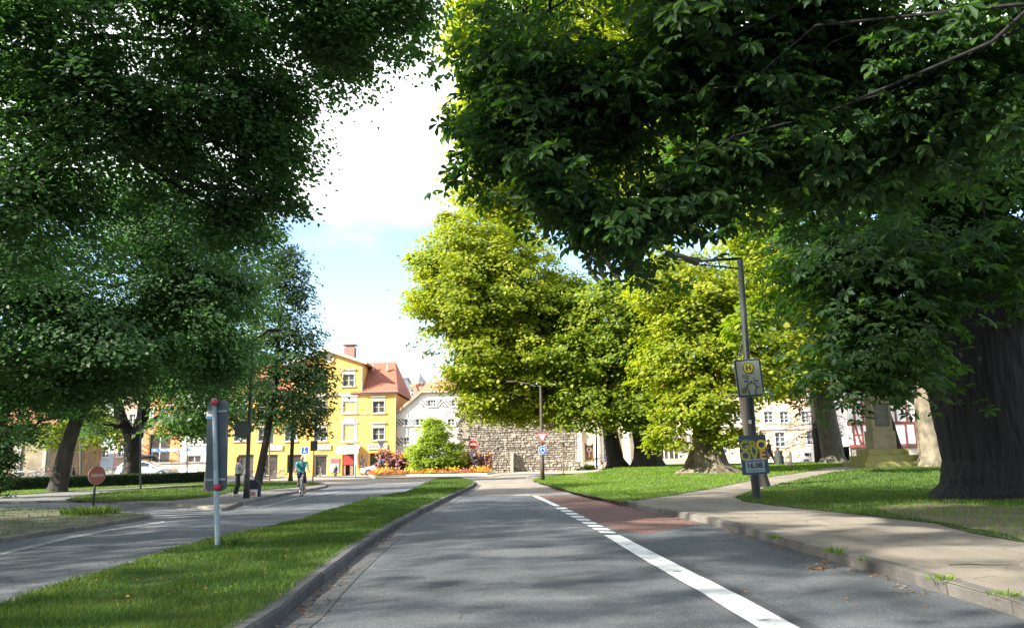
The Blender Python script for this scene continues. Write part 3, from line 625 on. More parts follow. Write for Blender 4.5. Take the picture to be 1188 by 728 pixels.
# dark shrub at the very left edge
b = G(-6, 580); rt = thing('shrub', 'tall dark shrub cut by the left edge in front of the hedge', 'shrub', (b.x, b.y, 0))
mb = MB()
for i in range(7): limb(mb, (0, 0, 0), (random.uniform(-1, 1), random.uniform(-.8, .8), random.uniform(1.5, 3.4)), .05, .015)
mb.build('stem', mBarkD, rt, True)
pos, nr, hd = spray(clumps([wl(0, 0, 2.1, 1.0, 1, 2.1), wl(-.6, 0, 3.6, 1.0, 1, 1.2)], 9, (.1, 1)), 44, .4); leaves('foliage', pos, nr, .13, KITE, mLeafL2, rt, hd)

# --- unseen trees added to shade the near road, left of and behind the camera
def shade_tree(x, y, s, zr=0):
    lobes = [wl(x, y, 12*s, 6*s, 6*s, 5*s, .5), wl(x+3*s, y+2*s, 9*s, 5*s, 5*s, 4*s, .5), wl(x-3*s, y-2*s, 10*s, 5*s, 5*s, 4*s, .5), wl(x-1, y+3*s, 7*s, 4.5*s, 4.5*s, 3*s, .5)]
    return tree('lime_tree', 'unseen lime tree added for its shade beyond the picture edge', 'tree', (x, y, 0), [(0, 0, 0, .8), (0, 0, 1, .6), (.3, .1, 6*s, .4)], lobes, mLeafL, mBarkD, KITE, .42, .34, 34, 1.5, group='unseen shade trees outside the picture', twigs=.05)
ft = shade_tree(-27, 8, 1.15)
for x, y, a in ((-24, -7, 1.), (-14, -9, 2.2), (-37, 20, 3.), (-38, 2, 4.), (-9, -17, .5), (-4, -8, 1.3)):
    c = copy_tree(ft); c.location = (x, y, 0); c.rotation_euler.z = a

# --- right: horse chestnuts
def keep_sign(c):                # no boughs hang before the bus stop signs
    v = c[:, :3]-np.array([[0, 0, EYE]]); d = v@np.array(_f); px = 594+FPX*(v@np.array(_r))/d; py = 364-FPX*(v@np.array(_u))/d
    return ~((px > 745) & (px < 925) & (py > 272)) & ~((px < 1110) & (py > 442)) & ~((px < 950) & (py > 330) & (d > 14)) & sun_gaps(c) & ~((px > 1075) & (py > 355))
tree('chestnut_tree', 'near horse chestnut with large fan shaped leaves hanging over the footway from the upper right', 'tree', (10.5, 5, 0),
     [(0, 0, 0, .9), (0, 0, 1, .7), (-.2, .2, 4, .6), (-.5, .5, 7, .5)],
     lb((585, 70, 11, 45, 75, 1.2), (600, 160, 11, 60, 55, 1.5), (640, 225, 11, 60, 50, 1.5), (720, 255, 10.5, 70, 38, 1.5), (690, 120, 11, 95, 95, 2.0), (790, 215, 10.5, 60, 45, 1.4), (800, 60, 10.5, 120, 100, 2), (885, 130, 10, 70, 70, 1.6, 1.1), (960, 40, 10, 120, 90, 2), (1100, 90, 9.5, 120, 120, 2), (960, 200, 11, 80, 50, 1.6), (560, 150, 11, 25, 40, .8))
     +[wl(3, 11, 11, 4, 4, 2.5, .7), wl(8, 6, 11, 5, 5, 3, .5), wl(3, 8, 10, 3.5, 3, 2.5, .6), wl(11, 11, 10, 5, 5, 3, .5)],
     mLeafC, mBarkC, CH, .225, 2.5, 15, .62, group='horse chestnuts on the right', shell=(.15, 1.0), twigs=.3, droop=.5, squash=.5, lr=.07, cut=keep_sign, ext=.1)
b = G(1158, 577, H); tree('chestnut_tree', 'giant old horse chestnut with a very thick ridged trunk on the right lawn', 'tree', (b.x, b.y, H(b.x, b.y)),
     [(0, 0, 0, 1.6), (0, 0, .35, 1.35), (.0, 0, 1., 1.2), (-.1, 0, 2.4, 1.2), (-.1, 0, 5.5, 1.25), (-.1, 0, 9, 1.1)],
     lb((1000, 300, 17, 110, 75, 3), (1000, 390, 17, 95, 55, 2.6), (955, 290, 18, 50, 50, 2), (1060, 440, 17.5, 45, 32, 1.5), (985, 455, 18, 60, 28, 1.6), (1120, 210, 18, 130, 90, 3), (1200, 330, 20, 50, 120, 2.5), (1010, 170, 20, 130, 90, 4), (1060, 380, 17, 45, 60, 1.6), (1140, 300, 16.5, 80, 42, 2))
     +[wl(14, 24, 13, 7, 6, 5, .5), wl(8, 24, 13, 4, 4, 4, .5), wl(17, 19, 12, 6, 5, 5, .5)],
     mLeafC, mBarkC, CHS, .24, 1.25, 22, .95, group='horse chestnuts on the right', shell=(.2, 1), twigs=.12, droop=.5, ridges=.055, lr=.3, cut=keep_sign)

# --- middle: planes behind the lawn
def Hz(p): return (p.x, p.y, H(p.x, p.y))
PG = 'plane trees behind the sunny lawn'
b = G(716, 544, H); b = P(716, 544, 60); b.z = 0; tree('plane_tree', 'plane tree whose sunlit yellow crown leans left over the road towards the stone wall', 'tree', Hz(b),
     [(0, 0, 0, .95), (-.1, 0, .6, .62), (-.45, 0, 3, .52), (-1.1, 0, 6.5, .45)],
     lb((560, 300, 57, 62, 48, 5), (535, 350, 56, 50, 48, 5), (600, 340, 57, 62, 58, 5), (560, 410, 56, 48, 60, 4.5), (620, 420, 57, 52, 55, 4.5), (505, 305, 57, 30, 28, 2.5), (500, 345, 57, 28, 20, 2), (560, 462, 55, 28, 24, 2.2), (600, 475, 57, 30, 16, 2), (640, 470, 58, 30, 22, 2.5), (530, 265, 57, 26, 20, 2), (650, 350, 58, 34, 40, 3), (655, 400, 58, 30, 40, 3)),
     mLeafP, mBarkD, MAPLE, .21, 1.25, 66, .95, group=PG, twigs=.16, lr=.4, ext=.14)
b = P(752, 544, 58); tree('plane_tree', 'plane tree with a doubled thick dark trunk to the right of the left leaning plane', 'tree', Hz(b),
     [(0, 0, 0, 1.25), (0, 0, .7, .98), (-.05, 0, 1.8, .8)],
     lb((710, 370, 55, 62, 48, 4.5), (670, 410, 55, 40, 45, 3.5), (740, 420, 55, 50, 50, 4), (690, 465, 55, 42, 30, 3), (745, 475, 54, 45, 22, 3), (660, 350, 56, 35, 35, 3), (780, 350, 55, 50, 40, 4)),
     mLeafP2, mBarkD, MAPLE, .22, 1.1, 66, 1.0, group=PG, twigs=.14, ext=.12, forks=[[(-.4, 0, 1.2, .55), (-.65, 0, 3.2, .46), (-1.2, 0, 7.5, .4)], [(.35, 0, 1.2, .6), (.55, 0, 3.2, .5), (.5, 0, 8, .42)]])  # greener, darker leaf colour stands in for shade on the lower crown
b = P(821, 548, 43); tree('plane_tree', 'broad plane tree with a wide flared trunk straight behind the bus stop sign', 'tree', Hz(b),
     [(0, 0, 0, 1.55), (0, 0, .4, 1.15), (.1, 0, 1.4, .8), (.2, 0, 3.2, .66), (.2, .2, 5.5, .58)],
     lb((820, 350, 43, 62, 52, 3.5), (790, 410, 43, 50, 52, 3), (860, 420, 42, 45, 42, 2.8), (815, 470, 42, 48, 30, 2.4), (885, 340, 43, 48, 50, 3), (780, 330, 43, 50, 40, 3), (905, 400, 42.5, 34, 34, 2.2), (775, 505, 42, 22, 16, 1.3), (880, 275, 44, 45, 50, 3), (850, 505, 42, 26, 12, 1.2)),
     mLeafP, mPlane, MAPLE, .175, 1.6, 66, .8, group=PG, twigs=.16, ext=.14)
b = P(748, 545, 72); tree('plane_tree', 'tallest plane tree, its yellow top showing high up beside the near chestnut leaves', 'tree', (b.x, b.y, .3),
     [(0, 0, 0, 1.1), (0, 0, .7, .9), (-.3, 0, 6, .8), (-1, 0, 14, .6)],
     lb((600, 210, 66, 75, 60, 6), (560, 120, 66, 36, 60, 4), (560, 30, 66, 40, 60, 4.5), (640, 100, 68, 90, 90, 7), (740, 200, 68, 100, 90, 7), (850, 150, 68, 110, 110, 8), (700, 20, 70, 120, 90, 8)),
     mLeafP, mBarkG, MAPLE, .36, .55, 52, 1.7, group=PG, twigs=.06, ext=.14)
b = P(968, 541, 57); tree('plane_tree', 'plane tree with one straight grey trunk to the left of the stone monument', 'tree', Hz(b),
     [(0, 0, 0, 1.05), (0, 0, .5, .78), (-.2, 0, 3, .7), (-.6, 0, 8, .6)],
     lb((925, 350, 56, 55, 60, 4), (930, 425, 55, 40, 28, 3), (990, 380, 56, 60, 50, 4), (900, 445, 54, 30, 16, 2)), mLeafP, mBarkG, MAPLE, .25, 1., 58, 1.1, group=PG, twigs=.05)
b = P(1087, 544, 44); tree('plane_tree', 'plane tree with a sunlit tan trunk just left of the giant chestnut trunk', 'tree', Hz(b),
     [(0, 0, 0, 1.1), (0, 0, .5, .85), (.0, 0, 3, .75), (.2, 0, 7, .65)],
     lb((1090, 400, 45, 60, 40, 3), (1040, 380, 45, 60, 40, 3)), mLeafP2, mPlane, MAPLE, .3, .7, 40, 1.2, group=PG, twigs=.08)
b = P(1043, 538, 62); tree('street_tree', 'dark leaning trunk behind the stone monument', 'tree', Hz(b),
     [(0, 0, 0, .7), (-.2, 0, 1, .55), (-.6, 0, 3, .5), (-1.2, 0, 6, .4)], lb((1030, 440, 62, 45, 25, 3)), mLeafL2, mBarkD, MAPLE, .35, .6, 40, 1.2)
b = G(883, 564, H); tree('street_tree', 'slim leaning trunk right behind the bus stop lamp post', 'tree', Hz(b),
     [(0, 0, 0, .34), (-.08, 0, .5, .32), (-.3, 0, 2.2, .22), (-.55, 0, 4.2, .1)], lb((866, 380, 35, 24, 24, 1.6), (880, 370, 35, 24, 24, 1.3)), mLeafP2, mBarkD, MAPLE, .24, .8, 38, .8, lr=.25, twigs=.05)
# dark conifer
b = P(950, 541, 66); rt = thing('spruce_tree', 'black green spruce with drooping boughs behind the grey plane trunk', 'tree', Hz(b)); mb = MB()
mb.tube([(0, 0, -.2), (0, 0, 6), (0, 0, 14)], [.3, .22, .05], 10); pos = []; nr = []; hd = []
for i in range(52):
    z = 1.4+i*.2; a = i*2.4; L = 3.9*(1-z/14)+.5; e = Vector((math.cos(a)*L, math.sin(a)*L, z-.35*L+.3))
    pts = limb(mb, (0, 0, z), e, .05, .012, .08, 5, 5, .02)
    for q in range(130):
        t = random.uniform(.15, 1); p = Vector((0, 0, z)).lerp(e, t)+Vector((random.gauss(0, .16), random.gauss(0, .16), -abs(random.gauss(0, .28))+math.sin(math.pi*t)*L*.08)); pos.append(tuple(p)); nr.append((random.gauss(0, .3), random.gauss(0, .3), 1)); hd.append((math.cos(a), math.sin(a), -.9))
mb.build('trunk', mBarkD, rt, True); leaves('crown', np.array(pos), np.array(nr), .3, (KITE[0]*np.array([[1, .35, 1]]), KITE[1]), mNeedle, rt, np.array(hd))
# hedge at the left
b0, b1_ = G(-60, 574), G(243, 560.5)
ang = math.atan2(b1_.y-b0.y, b1_.x-b0.x); Lh = (b1_-b0).length; rt = thing('hedge', 'long clipped dark hedge behind the left lawn', 'hedge', (b0.x, b0.y, 0), ang)
n = 42000; q = rng.uniform(0, 1, (n, 3)); f = rng.integers(0, 3, n); X = q[:, 0]*Lh; Yh = np.where(f == 0, q[:, 1]*.08, np.where(f == 1, .8-q[:, 1]*.1, q[:, 1]*.8)); Z = np.where(f < 2, q[:, 2]*.82, .82-q[:, 2]*.1)
pos = np.stack([X, Yh, Z+.05], 1)+rng.normal(size=(n, 3))*.03; nrm = np.where((f == 0)[:, None], np.array([[0, -1, .4]]), np.where((f == 1)[:, None], np.array([[0, 1, .4]]), np.array([[0, 0, 1.]])))+rng.normal(size=(n, 3))*.6
leaves('foliage', pos, nrm, .09, KITE, mat('leaf_hedge', (.012, .035, .012), (.03, .06, .018), rough=.6, island=.6, trans=.2, tcol=(2, 2, 1)), rt)
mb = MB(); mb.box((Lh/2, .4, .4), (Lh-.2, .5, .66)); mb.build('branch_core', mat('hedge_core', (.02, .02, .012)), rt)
# two more planes in the park to the right, beyond the giant trunk
src_ = [o for o in C.objects if o.parent is None and str(o.get('label', '')).startswith('plane tree with one straight')][0]
for x, y, a, lab in ((44, 52, 1.2, 'park tree standing well to the right behind the giant trunk'), (36, 36, 2.9, 'park tree close behind the giant trunk, mostly hidden by it')):
    c = copy_tree(src_); c.location = (x, y, H(x, y)); c.rotation_euler.z = a; c['label'] = lab
# ================================================================== BUILDINGS
mYel = mat('plaster_yellow', (.70, .43, .12), (.61, .37, .10), scale=.6, rough=.9, bump=.12, bscale=14, stops=(.3, .75))
mYelTrim = mat('trim_cream', (.54, .49, .37), (.47, .42, .32), scale=2, rough=.8)
mWhite = mat('plaster_white', (.80, .78, .75), (.70, .67, .63), scale=.5, rough=.9, bump=.1, bscale=14)
mCream = mat('plaster_cream', (.66, .60, .46), (.56, .51, .38), scale=.5, rough=.9, bump=.12, bscale=12)
mSalm = mat('plaster_salmon', (.70, .50, .37), (.62, .43, .31), scale=.5, rough=.9, bump=.12, bscale=12)
mPink = mat('plaster_pink', (.66, .42, .33), (.57, .35, .27), scale=.5, rough=.9, bump=.12, bscale=12)
mOrange = mat('plaster_orange', (.66, .30, .14), (.56, .24, .11), scale=.5, rough=.9, bump=.12)
mPaleBlue = mat('plaster_pale_blue', (.55, .66, .74), (.48, .58, .66), scale=.5, rough=.9)
mBrownW = mat('wall_brown_stone', (.30, .25, .17), (.18, .15, .10), scale=.9, rough=.95, bump=.6, bscale=5)
mFrame = mat('window_frame_white', (.78, .76, .72), (.68, .66, .62), scale=3, rough=.5)
mGlass = mat('window_glass', (.035, .045, .055), (.09, .11, .13), scale=.8, rough=.06, spec=.9)
mDark = mat('interior_dark', (.03, .025, .022), (.05, .045, .04), rough=.9)
mShut = mat('shutter_cream', (.66, .52, .26), (.58, .45, .21), scale=2, rough=.7)
mStripeD = mat('shutter_dark_paint', (.09, .10, .105), (.12, .13, .135), rough=.7)
mTile = tiles('roof_tiles', (.42, .15, .09), (.32, .11, .07), (.13, .05, .035), 4.2, 5, .5, 'XY', .8)
mTile2 = tiles('roof_tiles_orange', (.55, .25, .12), (.45, .19, .09), (.2, .08, .05), 4, 5, .5, 'XY', .8)
mBrickR = tiles('brick_red', (.33, .11, .08), (.25, .09, .07), (.35, .3, .26), 4, 12, .5, 'XZ', .6)
mGut2 = mat('gutter_zinc', (.30, .29, .28), (.22, .21, .2), scale=4, rough=.4, metal=.7)
mBeam = mat('timber_red', (.22, .07, .06), (.16, .05, .045), scale=4, rough=.8)
mStoneG = mat('stone_grey', (.36, .33, .28), (.27, .25, .21), scale=1, rough=.9, bump=.4, bscale=9)

def wall_holes(W, Ht, holes, t=.3, x0=0, z0=0, y=0, mb=None):
    """a wall of thickness t in local x,z with rectangular openings (x0,x1,z0,z1)"""
    mb = mb or MB(); xs = sorted({x0, x0+W}|{h[0] for h in holes}|{h[1] for h in holes}); zs = sorted({z0, z0+Ht}|{h[2] for h in holes}|{h[3] for h in holes})
    for i in range(len(xs)-1):
        for j in range(len(zs)-1):
            cx, cz = (xs[i]+xs[i+1])/2, (zs[j]+zs[j+1])/2
            if any(h[0] < cx < h[1] and h[2] < cz < h[3] for h in holes): continue
            a, b, c, d = xs[i], xs[i+1], zs[j], zs[j+1]
            mb.add([(a, y, c), (b, y, c), (b, y, d), (a, y, d)], [(0, 1, 2, 3)])
    for a, b, c, d in holes:
        mb.add([(a, y, c), (b, y, c), (b, y, d), (a, y, d), (a, y+t, c), (b, y+t, c), (b, y+t, d), (a, y+t, d)], [(0, 4, 5, 1), (1, 5, 6, 2), (2, 6, 7, 3), (3, 7, 4, 0)])
    return mb
def window(root, x, z, w_, h_, nx=2, nz=2, ins=.16, fr=.07, surround=0, sill=True, fm=None, pm=None, lintel=0, name='window', ym=0, shut=None, frieze=None):
    """centre-bottom at x,z"""
    mb = MB(); y = ym+ins; a, b, c, d = x-w_/2, x+w_/2, z, z+h_
    mb.b2(a, a+fr, y-.03, y+.05, c, d); mb.b2(b-fr, b, y-.03, y+.05, c, d); mb.b2(a+fr, b-fr, y-.03, y+.05, c, c+fr); mb.b2(a+fr, b-fr, y-.03, y+.05, d-fr, d)
    for i in range(1, nx): xx = a+w_*i/nx; mb.b2(xx-.045, xx+.045, y-.022, y+.046, c+fr, d-fr)
    for i in range(1, nz): zz = c+h_*i/nz; mb.b2(a+fr, b-fr, y-.012, y+.04, zz-.03, zz+.03)
    if surround:
        s = surround; mb.b2(a-s, a, ym-.05, ym+.1, c, d); mb.b2(b, b+s, ym-.05, ym+.1, c, d); mb.b2(a-s, b+s, ym-.052, ym+.1, d, d+s)
    if lintel: mb.b2(a-surround-.1, b+surround+.1, ym-.18, ym+.05, d+surround+lintel-.14, d+surround+lintel); mb.b2(a-surround, b+surround, ym-.04, ym+.1, d+surround, d+surround+lintel-.14)
    o = mb.build(name, fm or mFrame, root)
    MB().b2(a+fr, b-fr, y, y+.02, c+fr, d-fr).build('pane', pm or mGlass, o)
    if sill: MB().b2(a-surround-.08, b+surround+.08, ym-.15, ym+.12, c-.14, c-.003).build('sill', fm or mFrame, o)
    return o
def plan(Y):
    """pixels at the depth of a facade -> (x, z)"""
    return lambda px, py: (lambda p: (p.x, p.z))(P(px, py, Y))
def local(Y, x0): return lambda px, py: (P(px, py, Y).x-x0, P(px, py, Y).z)
def rect(L, x0, y0, x1, y1):
    a = L((x0+x1)/2, y0)[1]; b = L((x0+x1)/2, y1)[1]; return L(x0, (y0+y1)/2)[0], L(x1, (y0+y1)/2)[0], b, a
def roof_box(mb, pts, t=.16):       # pts: the upper face's corners in order; made a slab below it
    vs = [Vector(p) for p in pts]; n = (vs[1]-vs[0]).cross(vs[2]-vs[0]).normalized(); n = n if n.z > 0 else -n
    k = len(vs); mb.add(vs+[v-n*t for v in vs], [tuple(range(k)), tuple(range(2*k-1, k-1, -1))]+[(i, (i+1) % k, (i+1) % k+k, i+k) for i in range(k)])

# ---------------- yellow house with shops
Y0 = 86; X0 = P(258, 551, Y0).x; L = local(Y0, X0)
yh = thing('yellow_house', 'tall yellow house with shops, a wide gable and a red tiled roof', 'house', (X0, Y0, 0))
xr = L(459, 510)[0]; xg0 = L(338, 460)[0]; xg1 = L(419.5, 460)[0]; ze = L(440, 457)[1]
win = []                                                # (x,z,w,h,kind)
def W(px0, py0, px1, py1, kind='w'): a = rect(L, px0, py0, px1, py1); win.append((*a, kind))
W(432.5, 465, 446, 478.5); W(432.5, 496, 446, 510)       # right block
W(398, 434, 411, 447.5); W(398, 465, 413, 478.5, 's'); W(398, 492, 413, 511, 'arch')
W(364.5, 434, 376, 447.5); W(364.5, 465, 378, 478.5); W(364.5, 497, 378.5, 511)
W(345, 465, 357, 478.5); W(331, 497, 344, 511); W(331, 465, 342, 478.5); W(300, 465, 313, 478.5); W(300, 497, 313, 511); W(272, 497, 285, 511); W(272, 465, 285, 478.5)
doors = [rect(L, 429, 525, 441, 551), rect(L, 397, 527, 411, 551), rect(L, 364, 527, 380, 551), rect(L, 333, 527, 350, 548), rect(L, 306, 527, 322, 550), rect(L, 276, 527, 294, 550)]
doors = [(a, b, .0 if i in (0, 1, 2, 4, 5) else max(c, .4), d) for i, (a, b, c, d) in enumerate(doors)]
low = [(a, b, c, d) for a, b, c, d, k in win if d < ze]+doors
mb = wall_holes(xr, ze, low)
zt = L(400, 421)[1]; top = [(a, b, c, d) for a, b, c, d, k in win if c > ze]
wall_holes(xg1-xg0, zt-ze, top, x0=xg0, z0=ze, mb=mb)
xm = (xg0+xg1)/2; zp = L(379, 407.5)[1]
mb.add([(xg0, 0, zt), (xg1, 0, zt), (xm, 0, zp)], [(0, 1, 2)])
D = 13
mb.add([(xr, 0, 0), (xr, D, 0), (xr, D, ze), (xr, 0, ze)], [(0, 1, 2, 3)]); mb.add([(0, 0, 0), (0, D, 0), (0, D, ze), (0, 0, ze)], [(0, 1, 2, 3)])
for xx in (xg0, xg1): mb.add([(xx, 0, ze), (xx, D, ze), (xx, D, zt), (xx, 0, zt)], [(0, 1, 2, 3)])
mb.add([(0, D, 0), (xr, D, 0), (xr, D, ze), (0, D, ze)], [(0, 1, 2, 3)])
mb.build('wall', mYel, yh)
MB().b2(.1, xr-.1, .6, D-.3, 0, ze-.4).build('interior', mDark, yh)
mb = MB()                                                # cornices, string courses
mb.b2(xg1+.01, xr+.15, -.28, .05, ze-.02, ze+.18); mb.b2(xg0-.05, xg1, -.16, .05, ze-.05, ze+.17); mb.b2(-.1, xg0-.06, -.28, .05, ze-.02, ze+.18)
z1 = L(400, 523.0)[1]
mb.build('cornice', mYelTrim, yh)
zr = L(440, 414)[1]; rdg = 4.8
mb = MB(); ov = .35
xrt, xrl = L(451, 414)[0], L(412, 414)[0]
roof_box(mb, [(xg1-1.2, -ov, ze+.12), (xr+.25, -ov, ze+.12), (xr-.0, .9, ze+1.1), (xg1-1.2, .9, ze+1.1)])
roof_box(mb, [(xg1-1.2, .88, ze+1.08), (xr-.0, .88, ze+1.08), (xrt, rdg, zr), (xg1-1.2, rdg, zr)])
roof_box(mb, [(xg1-1.2, rdg, zr), (xrt, rdg, zr), (xr, D+ov, ze+.3), (xg1-1.2, D+ov, ze+.3)])
roof_box(mb, [(xr+.25, -ov, ze+.1), (xr+.25, D+ov, ze+.1), (xrt, rdg+1, zr), (xrt, rdg, zr)])
rf = mb.build('roof', mTile, yh); mb = MB()
roof_box(mb, [(-.2, -ov, ze+.12), (xg0+1, -ov, ze+.12), (xg0+1, rdg, zr), (-.2, rdg, zr)])
roof_box(mb, [(-.2, rdg, zr), (xg0+1, rdg, zr), (xg0+1, D+ov, ze+.3), (-.2, D+ov, ze+.3)])
mb.build('roof', mTile, yh)
mb = MB(); roof_box(mb, [(xm, -.55, zp+.25), (xg1+.55, -.55, zt+.02), (xg1+.55, D, zt+.02), (xm, D, zp+.25)], .2); roof_box(mb, [(xg0-.55, -.55, zt+.02), (xm, -.55, zp+.25), (xm, D, zp+.25), (xg0-.55, D, zt+.02)], .2)
gr = mb.build('gable_roof', mTile, yh)
mb = MB()
for sg in (0, 1):
    a = Vector((xm, 0, zp+.28)); b = Vector(((xg1+.6) if sg else (xg0-.6), 0, zt+.05)); d = b-a
    mb.add([(a.x, -.62, a.z), (b.x, -.62, b.z), (b.x, -.62, b.z-.3), (a.x, -.62, a.z-.3), (a.x, -.56, a.z), (b.x, -.56, b.z), (b.x, -.56, b.z-.3), (a.x, -.56, a.z-.3)], [(0, 1, 2, 3), (4, 5, 6, 7), (0, 1, 5, 4), (1, 2, 6, 5), (2, 3, 7, 6), (3, 0, 4, 7)])
mb.build('bargeboard', mYelTrim, gr)
# roof hatch dormer on the red roof, its front slope in shade
mb = MB()
x1, x2 = L(428, 440)[0], L(452, 440)[0]
c0, c1 = L(394, 407), L(394, 396); mb.b2(c0[0]-.62, c0[0]+.62, 5, 6.3, zt, c1[1]+.1); ch = mb.build('chimney', mBrickR, rf)
MB().b2(c0[0]-.8, c0[0]+.8, 4.85, 6.45, c1[1]+.35, c1[1]+.47).build('chimney_cap', mGut2, ch)
mb = MB(); mb.b2(c0[0]-.35, c0[0]+.35, 5.1, 6.2, c1[1]+.1, c1[1]+.35); mb.build('flue', mBrickR, ch)
mb = MB()
for px in (427, 444): q = L(px, 424); MB().box((q[0], 3.1, q[1]+.15), (.14, .3, .75)).build('roof_hook', mYelTrim, rf)
mb = MB(); mb.tube([(xg1-.05, -.42, ze+.2), (xr+.3, -.42, ze+.2)], .08, 8); mb.tube([(xr+.02, -.12, ze), (xr+.02, -.12, .1)], .06, 8); mb.tube([(xg1+.6, -.6, zt), (xg1+.12, -.1, zt-.4), (xg1+.12, -.1, ze+.3)], .06, 8); mb.build('gutter', mGut2, yh)
mb = MB(); mb.disc(L(382, 415), .42, -.08, .02); mb.ring(L(382, 415), .42, .56, -.12, .02); mb.build('ornament', mYelTrim, yh)
for a, b, c, d, k in win:
    if k == 'w': window(yh, (a+b)/2, c, b-a, d-c, 2, 2, surround=.1, lintel=.5, fm=mYelTrim)
    else:
        o = window(yh, (a+b)/2, c, b-a, d-c, 2, 1, surround=.12, lintel=.0 if k == 'arch' else .55, pm=mShut, ins=.1)
        mb = MB()
        for i in range(int((d-c-.2)/.13)): mb.box(((a+b)/2, .075, c+.15+i*.13), (b-a-.25, .03, .035), rx=.5)
        mb.build('louvre', mShut, o)
        if k == 'arch':
            mb = MB(); cx = (a+b)/2; mb.prism([(cx+(b-a+.3)/2*math.cos(t), d+.2+.62*math.sin(t)) for t in [math.pi*i/14 for i in range(15)]], -.06, .03); mb.build('arch_top', mYelTrim, o)
            MB().b2(a-.2, b+.2, -.14, .02, d+.12, d+.2).build('arch_band', mFrame, o)
mShopF = mat('shop_frame_dark', (.06, .055, .05), (.09, .08, .07), rough=.5); mShopL = mat('shop_frame_cream', (.5, .45, .34), rough=.6)
mShopGl = mat('shop_glass', (.03, .03, .028), (.09, .075, .06), scale=1.5, rough=.12, spec=.45)
for i, (a, b, c, d) in enumerate(doors):
    if i == 1: continue
    o = window(yh, (a+b)/2, c+.003, b-a, d-c-.003, 2 if i in (0, 3, 5) else 1, 1, ins=.25, fr=.16 if i == 2 else .1, sill=False, fm=mShopL if i == 2 else mShopF, pm=mShopGl, name='shop_door' if i == 2 else 'shop_window')
# the open entrance with red cloth under the awning
a, b, c, d = doors[1]
mb = MB(); mb.b2(a+.1, b-.1, .05, .1, d-1.1, d-.1); mb.build('red_curtain', mat('red_cloth', (.4, .04, .04), rough=.8), yh)
mb = MB(); mb.b2(a+.05, a+.35, .1, .2, .1, 1.9); mb.b2(b-.5, b-.15, .15, .25, .1, 1.7); mb.build('clothes_rail', mat('clothes', (.42, .3, .2), (.1, .06, .05), scale=6), yh)
# awning
a0, a1 = L(392, 519)[0], L(418.5, 519)[0]; zt_, zb_ = L(405, 517.5)[1], L(405, 525)[1]
mb = MB(); mb.add([(a0, -.06, zt_+.1), (a1, -.06, zt_+.1), (a1, -1.3, zb_+.35), (a0, -1.3, zb_+.35), (a1, -1.3, zb_), (a0, -1.3, zb_), (a1, -.06, zb_+.35), (a0, -.06, zb_+.35), (a0, -1.27, zb_), (a1, -1.27, zb_), (a0, -1.27, zb_+.3), (a1, -1.27, zb_+.3), (a0, -.06, zt_+.07), (a1, -.06, zt_+.07)], [(0, 1, 2, 3), (3, 2, 4, 5), (8, 9, 11, 10), (12, 13, 11, 10), (5, 4, 9, 8), (0, 3, 10, 12), (1, 2, 11, 13)])
for k in range(9):
    x = a0+(a1-a0)*(k+.5)/9; mb.prism([(x+.14*math.cos(math.pi+math.pi*t/6), zb_+.0+.11*math.sin(math.pi+math.pi*t/6)) for t in range(7)], -1.3, -1.27)
mb.build('awning', mat('awning_white', (.82, .80, .76), (.74, .72, .68), scale=2, rough=.85), yh)
# shop signs
mSign = mat('sign_board', (.60, .56, .46), (.54, .5, .41), scale=2, rough=.7); mLet = mat('sign_letters', (.05, .045, .04), (.08, .075, .07), rough=.7)
for (p0, p1, s, q) in ((427, 449.5, 'ANTIQUITÄTEN', 517.8), (368, 384, 'GALERIE', 518.4), (304, 328, 'OPTIKER', 519)):
    a = rect(L, p0, q-2.9, p1, q+2.9); o = MB().b2(a[0], a[1], -.14, .02, a[2], a[3]).build('shop_sign', mSign, yh)
    if s == 'GALERIE' : text(s, .42, mLet, o, ((a[0]+a[1])/2, -.142, (a[2]+a[3])/2), sx_=.95)
    else:
        mb = MB(); n = 15 if p0 > 400 else 9
        for i in range(n):
            if i in (9,): continue
            x = a[0]+.15+(a[1]-a[0]-.3)*i/n; zc = (a[2]+a[3])/2; mb.b2(x, x+.04, -.15, -.138, zc-.13, zc+.13); mb.b2(x+.04, x+.11, -.15, -.138, zc+(.09 if i % 2 else -.13), zc+(.13 if i % 2 else -.09)); 
            if i % 3 == 0: mb.b2(x+.09, x+.12, -.15, -.139, zc-.13, zc+.13)
        mb.build('lettering', mLet, o)
a = rect(L, 440.5, 525, 446, 527); MB().b2(*a[:2], -.05, .0, *a[2:]).build('house_number_plate', mSign, yh)
# posters and show boards on the front
a = rect(L, 417, 528, 425, 549); o = MB().b2(a[0], a[1], -.12, .02, a[2], a[3]).build('show_board', mat('board_brown', (.20, .12, .09), (.12, .07, .05)), yh)
for i in range(5):
    for j in range(9):
        if random.random() < .85: MB().b2(*(lambda x, z: (x, x+random.uniform(.08, .13), -.14, -.118, z, z+random.uniform(.1, .2)))(a[0]+.06+i*.145, a[2]+.1+j*.215)).build('card', mat('card%d' % ((i*j+i) % 4), [(.6, .5, .4), (.5, .2, .2), (.35, .3, .35), (.6, .6, .55)][(i*j+i) % 4]), o)
a = rect(L, 383, 531, 393.5, 547.5); o = MB().b2(a[0], a[1], -.1, .02, a[2], a[3]).build('poster', mat('poster_blue', (.22, .33, .42), (.34, .40, .42), scale=1.5), yh)
MB().b2(a[0]+.05, a[1]-.05, -.112, -.1, a[3]-.55, a[3]-.06).build('poster_heading', mat('poster_red', (.5, .12, .1)), o); MB().b2(a[0]+.1, a[1]-.1, -.112, -.1, a[2]+.1, a[2]+.7).build('poster_picture', mat('poster_pic', (.55, .45, .3), (.3, .25, .2), scale=3), o)

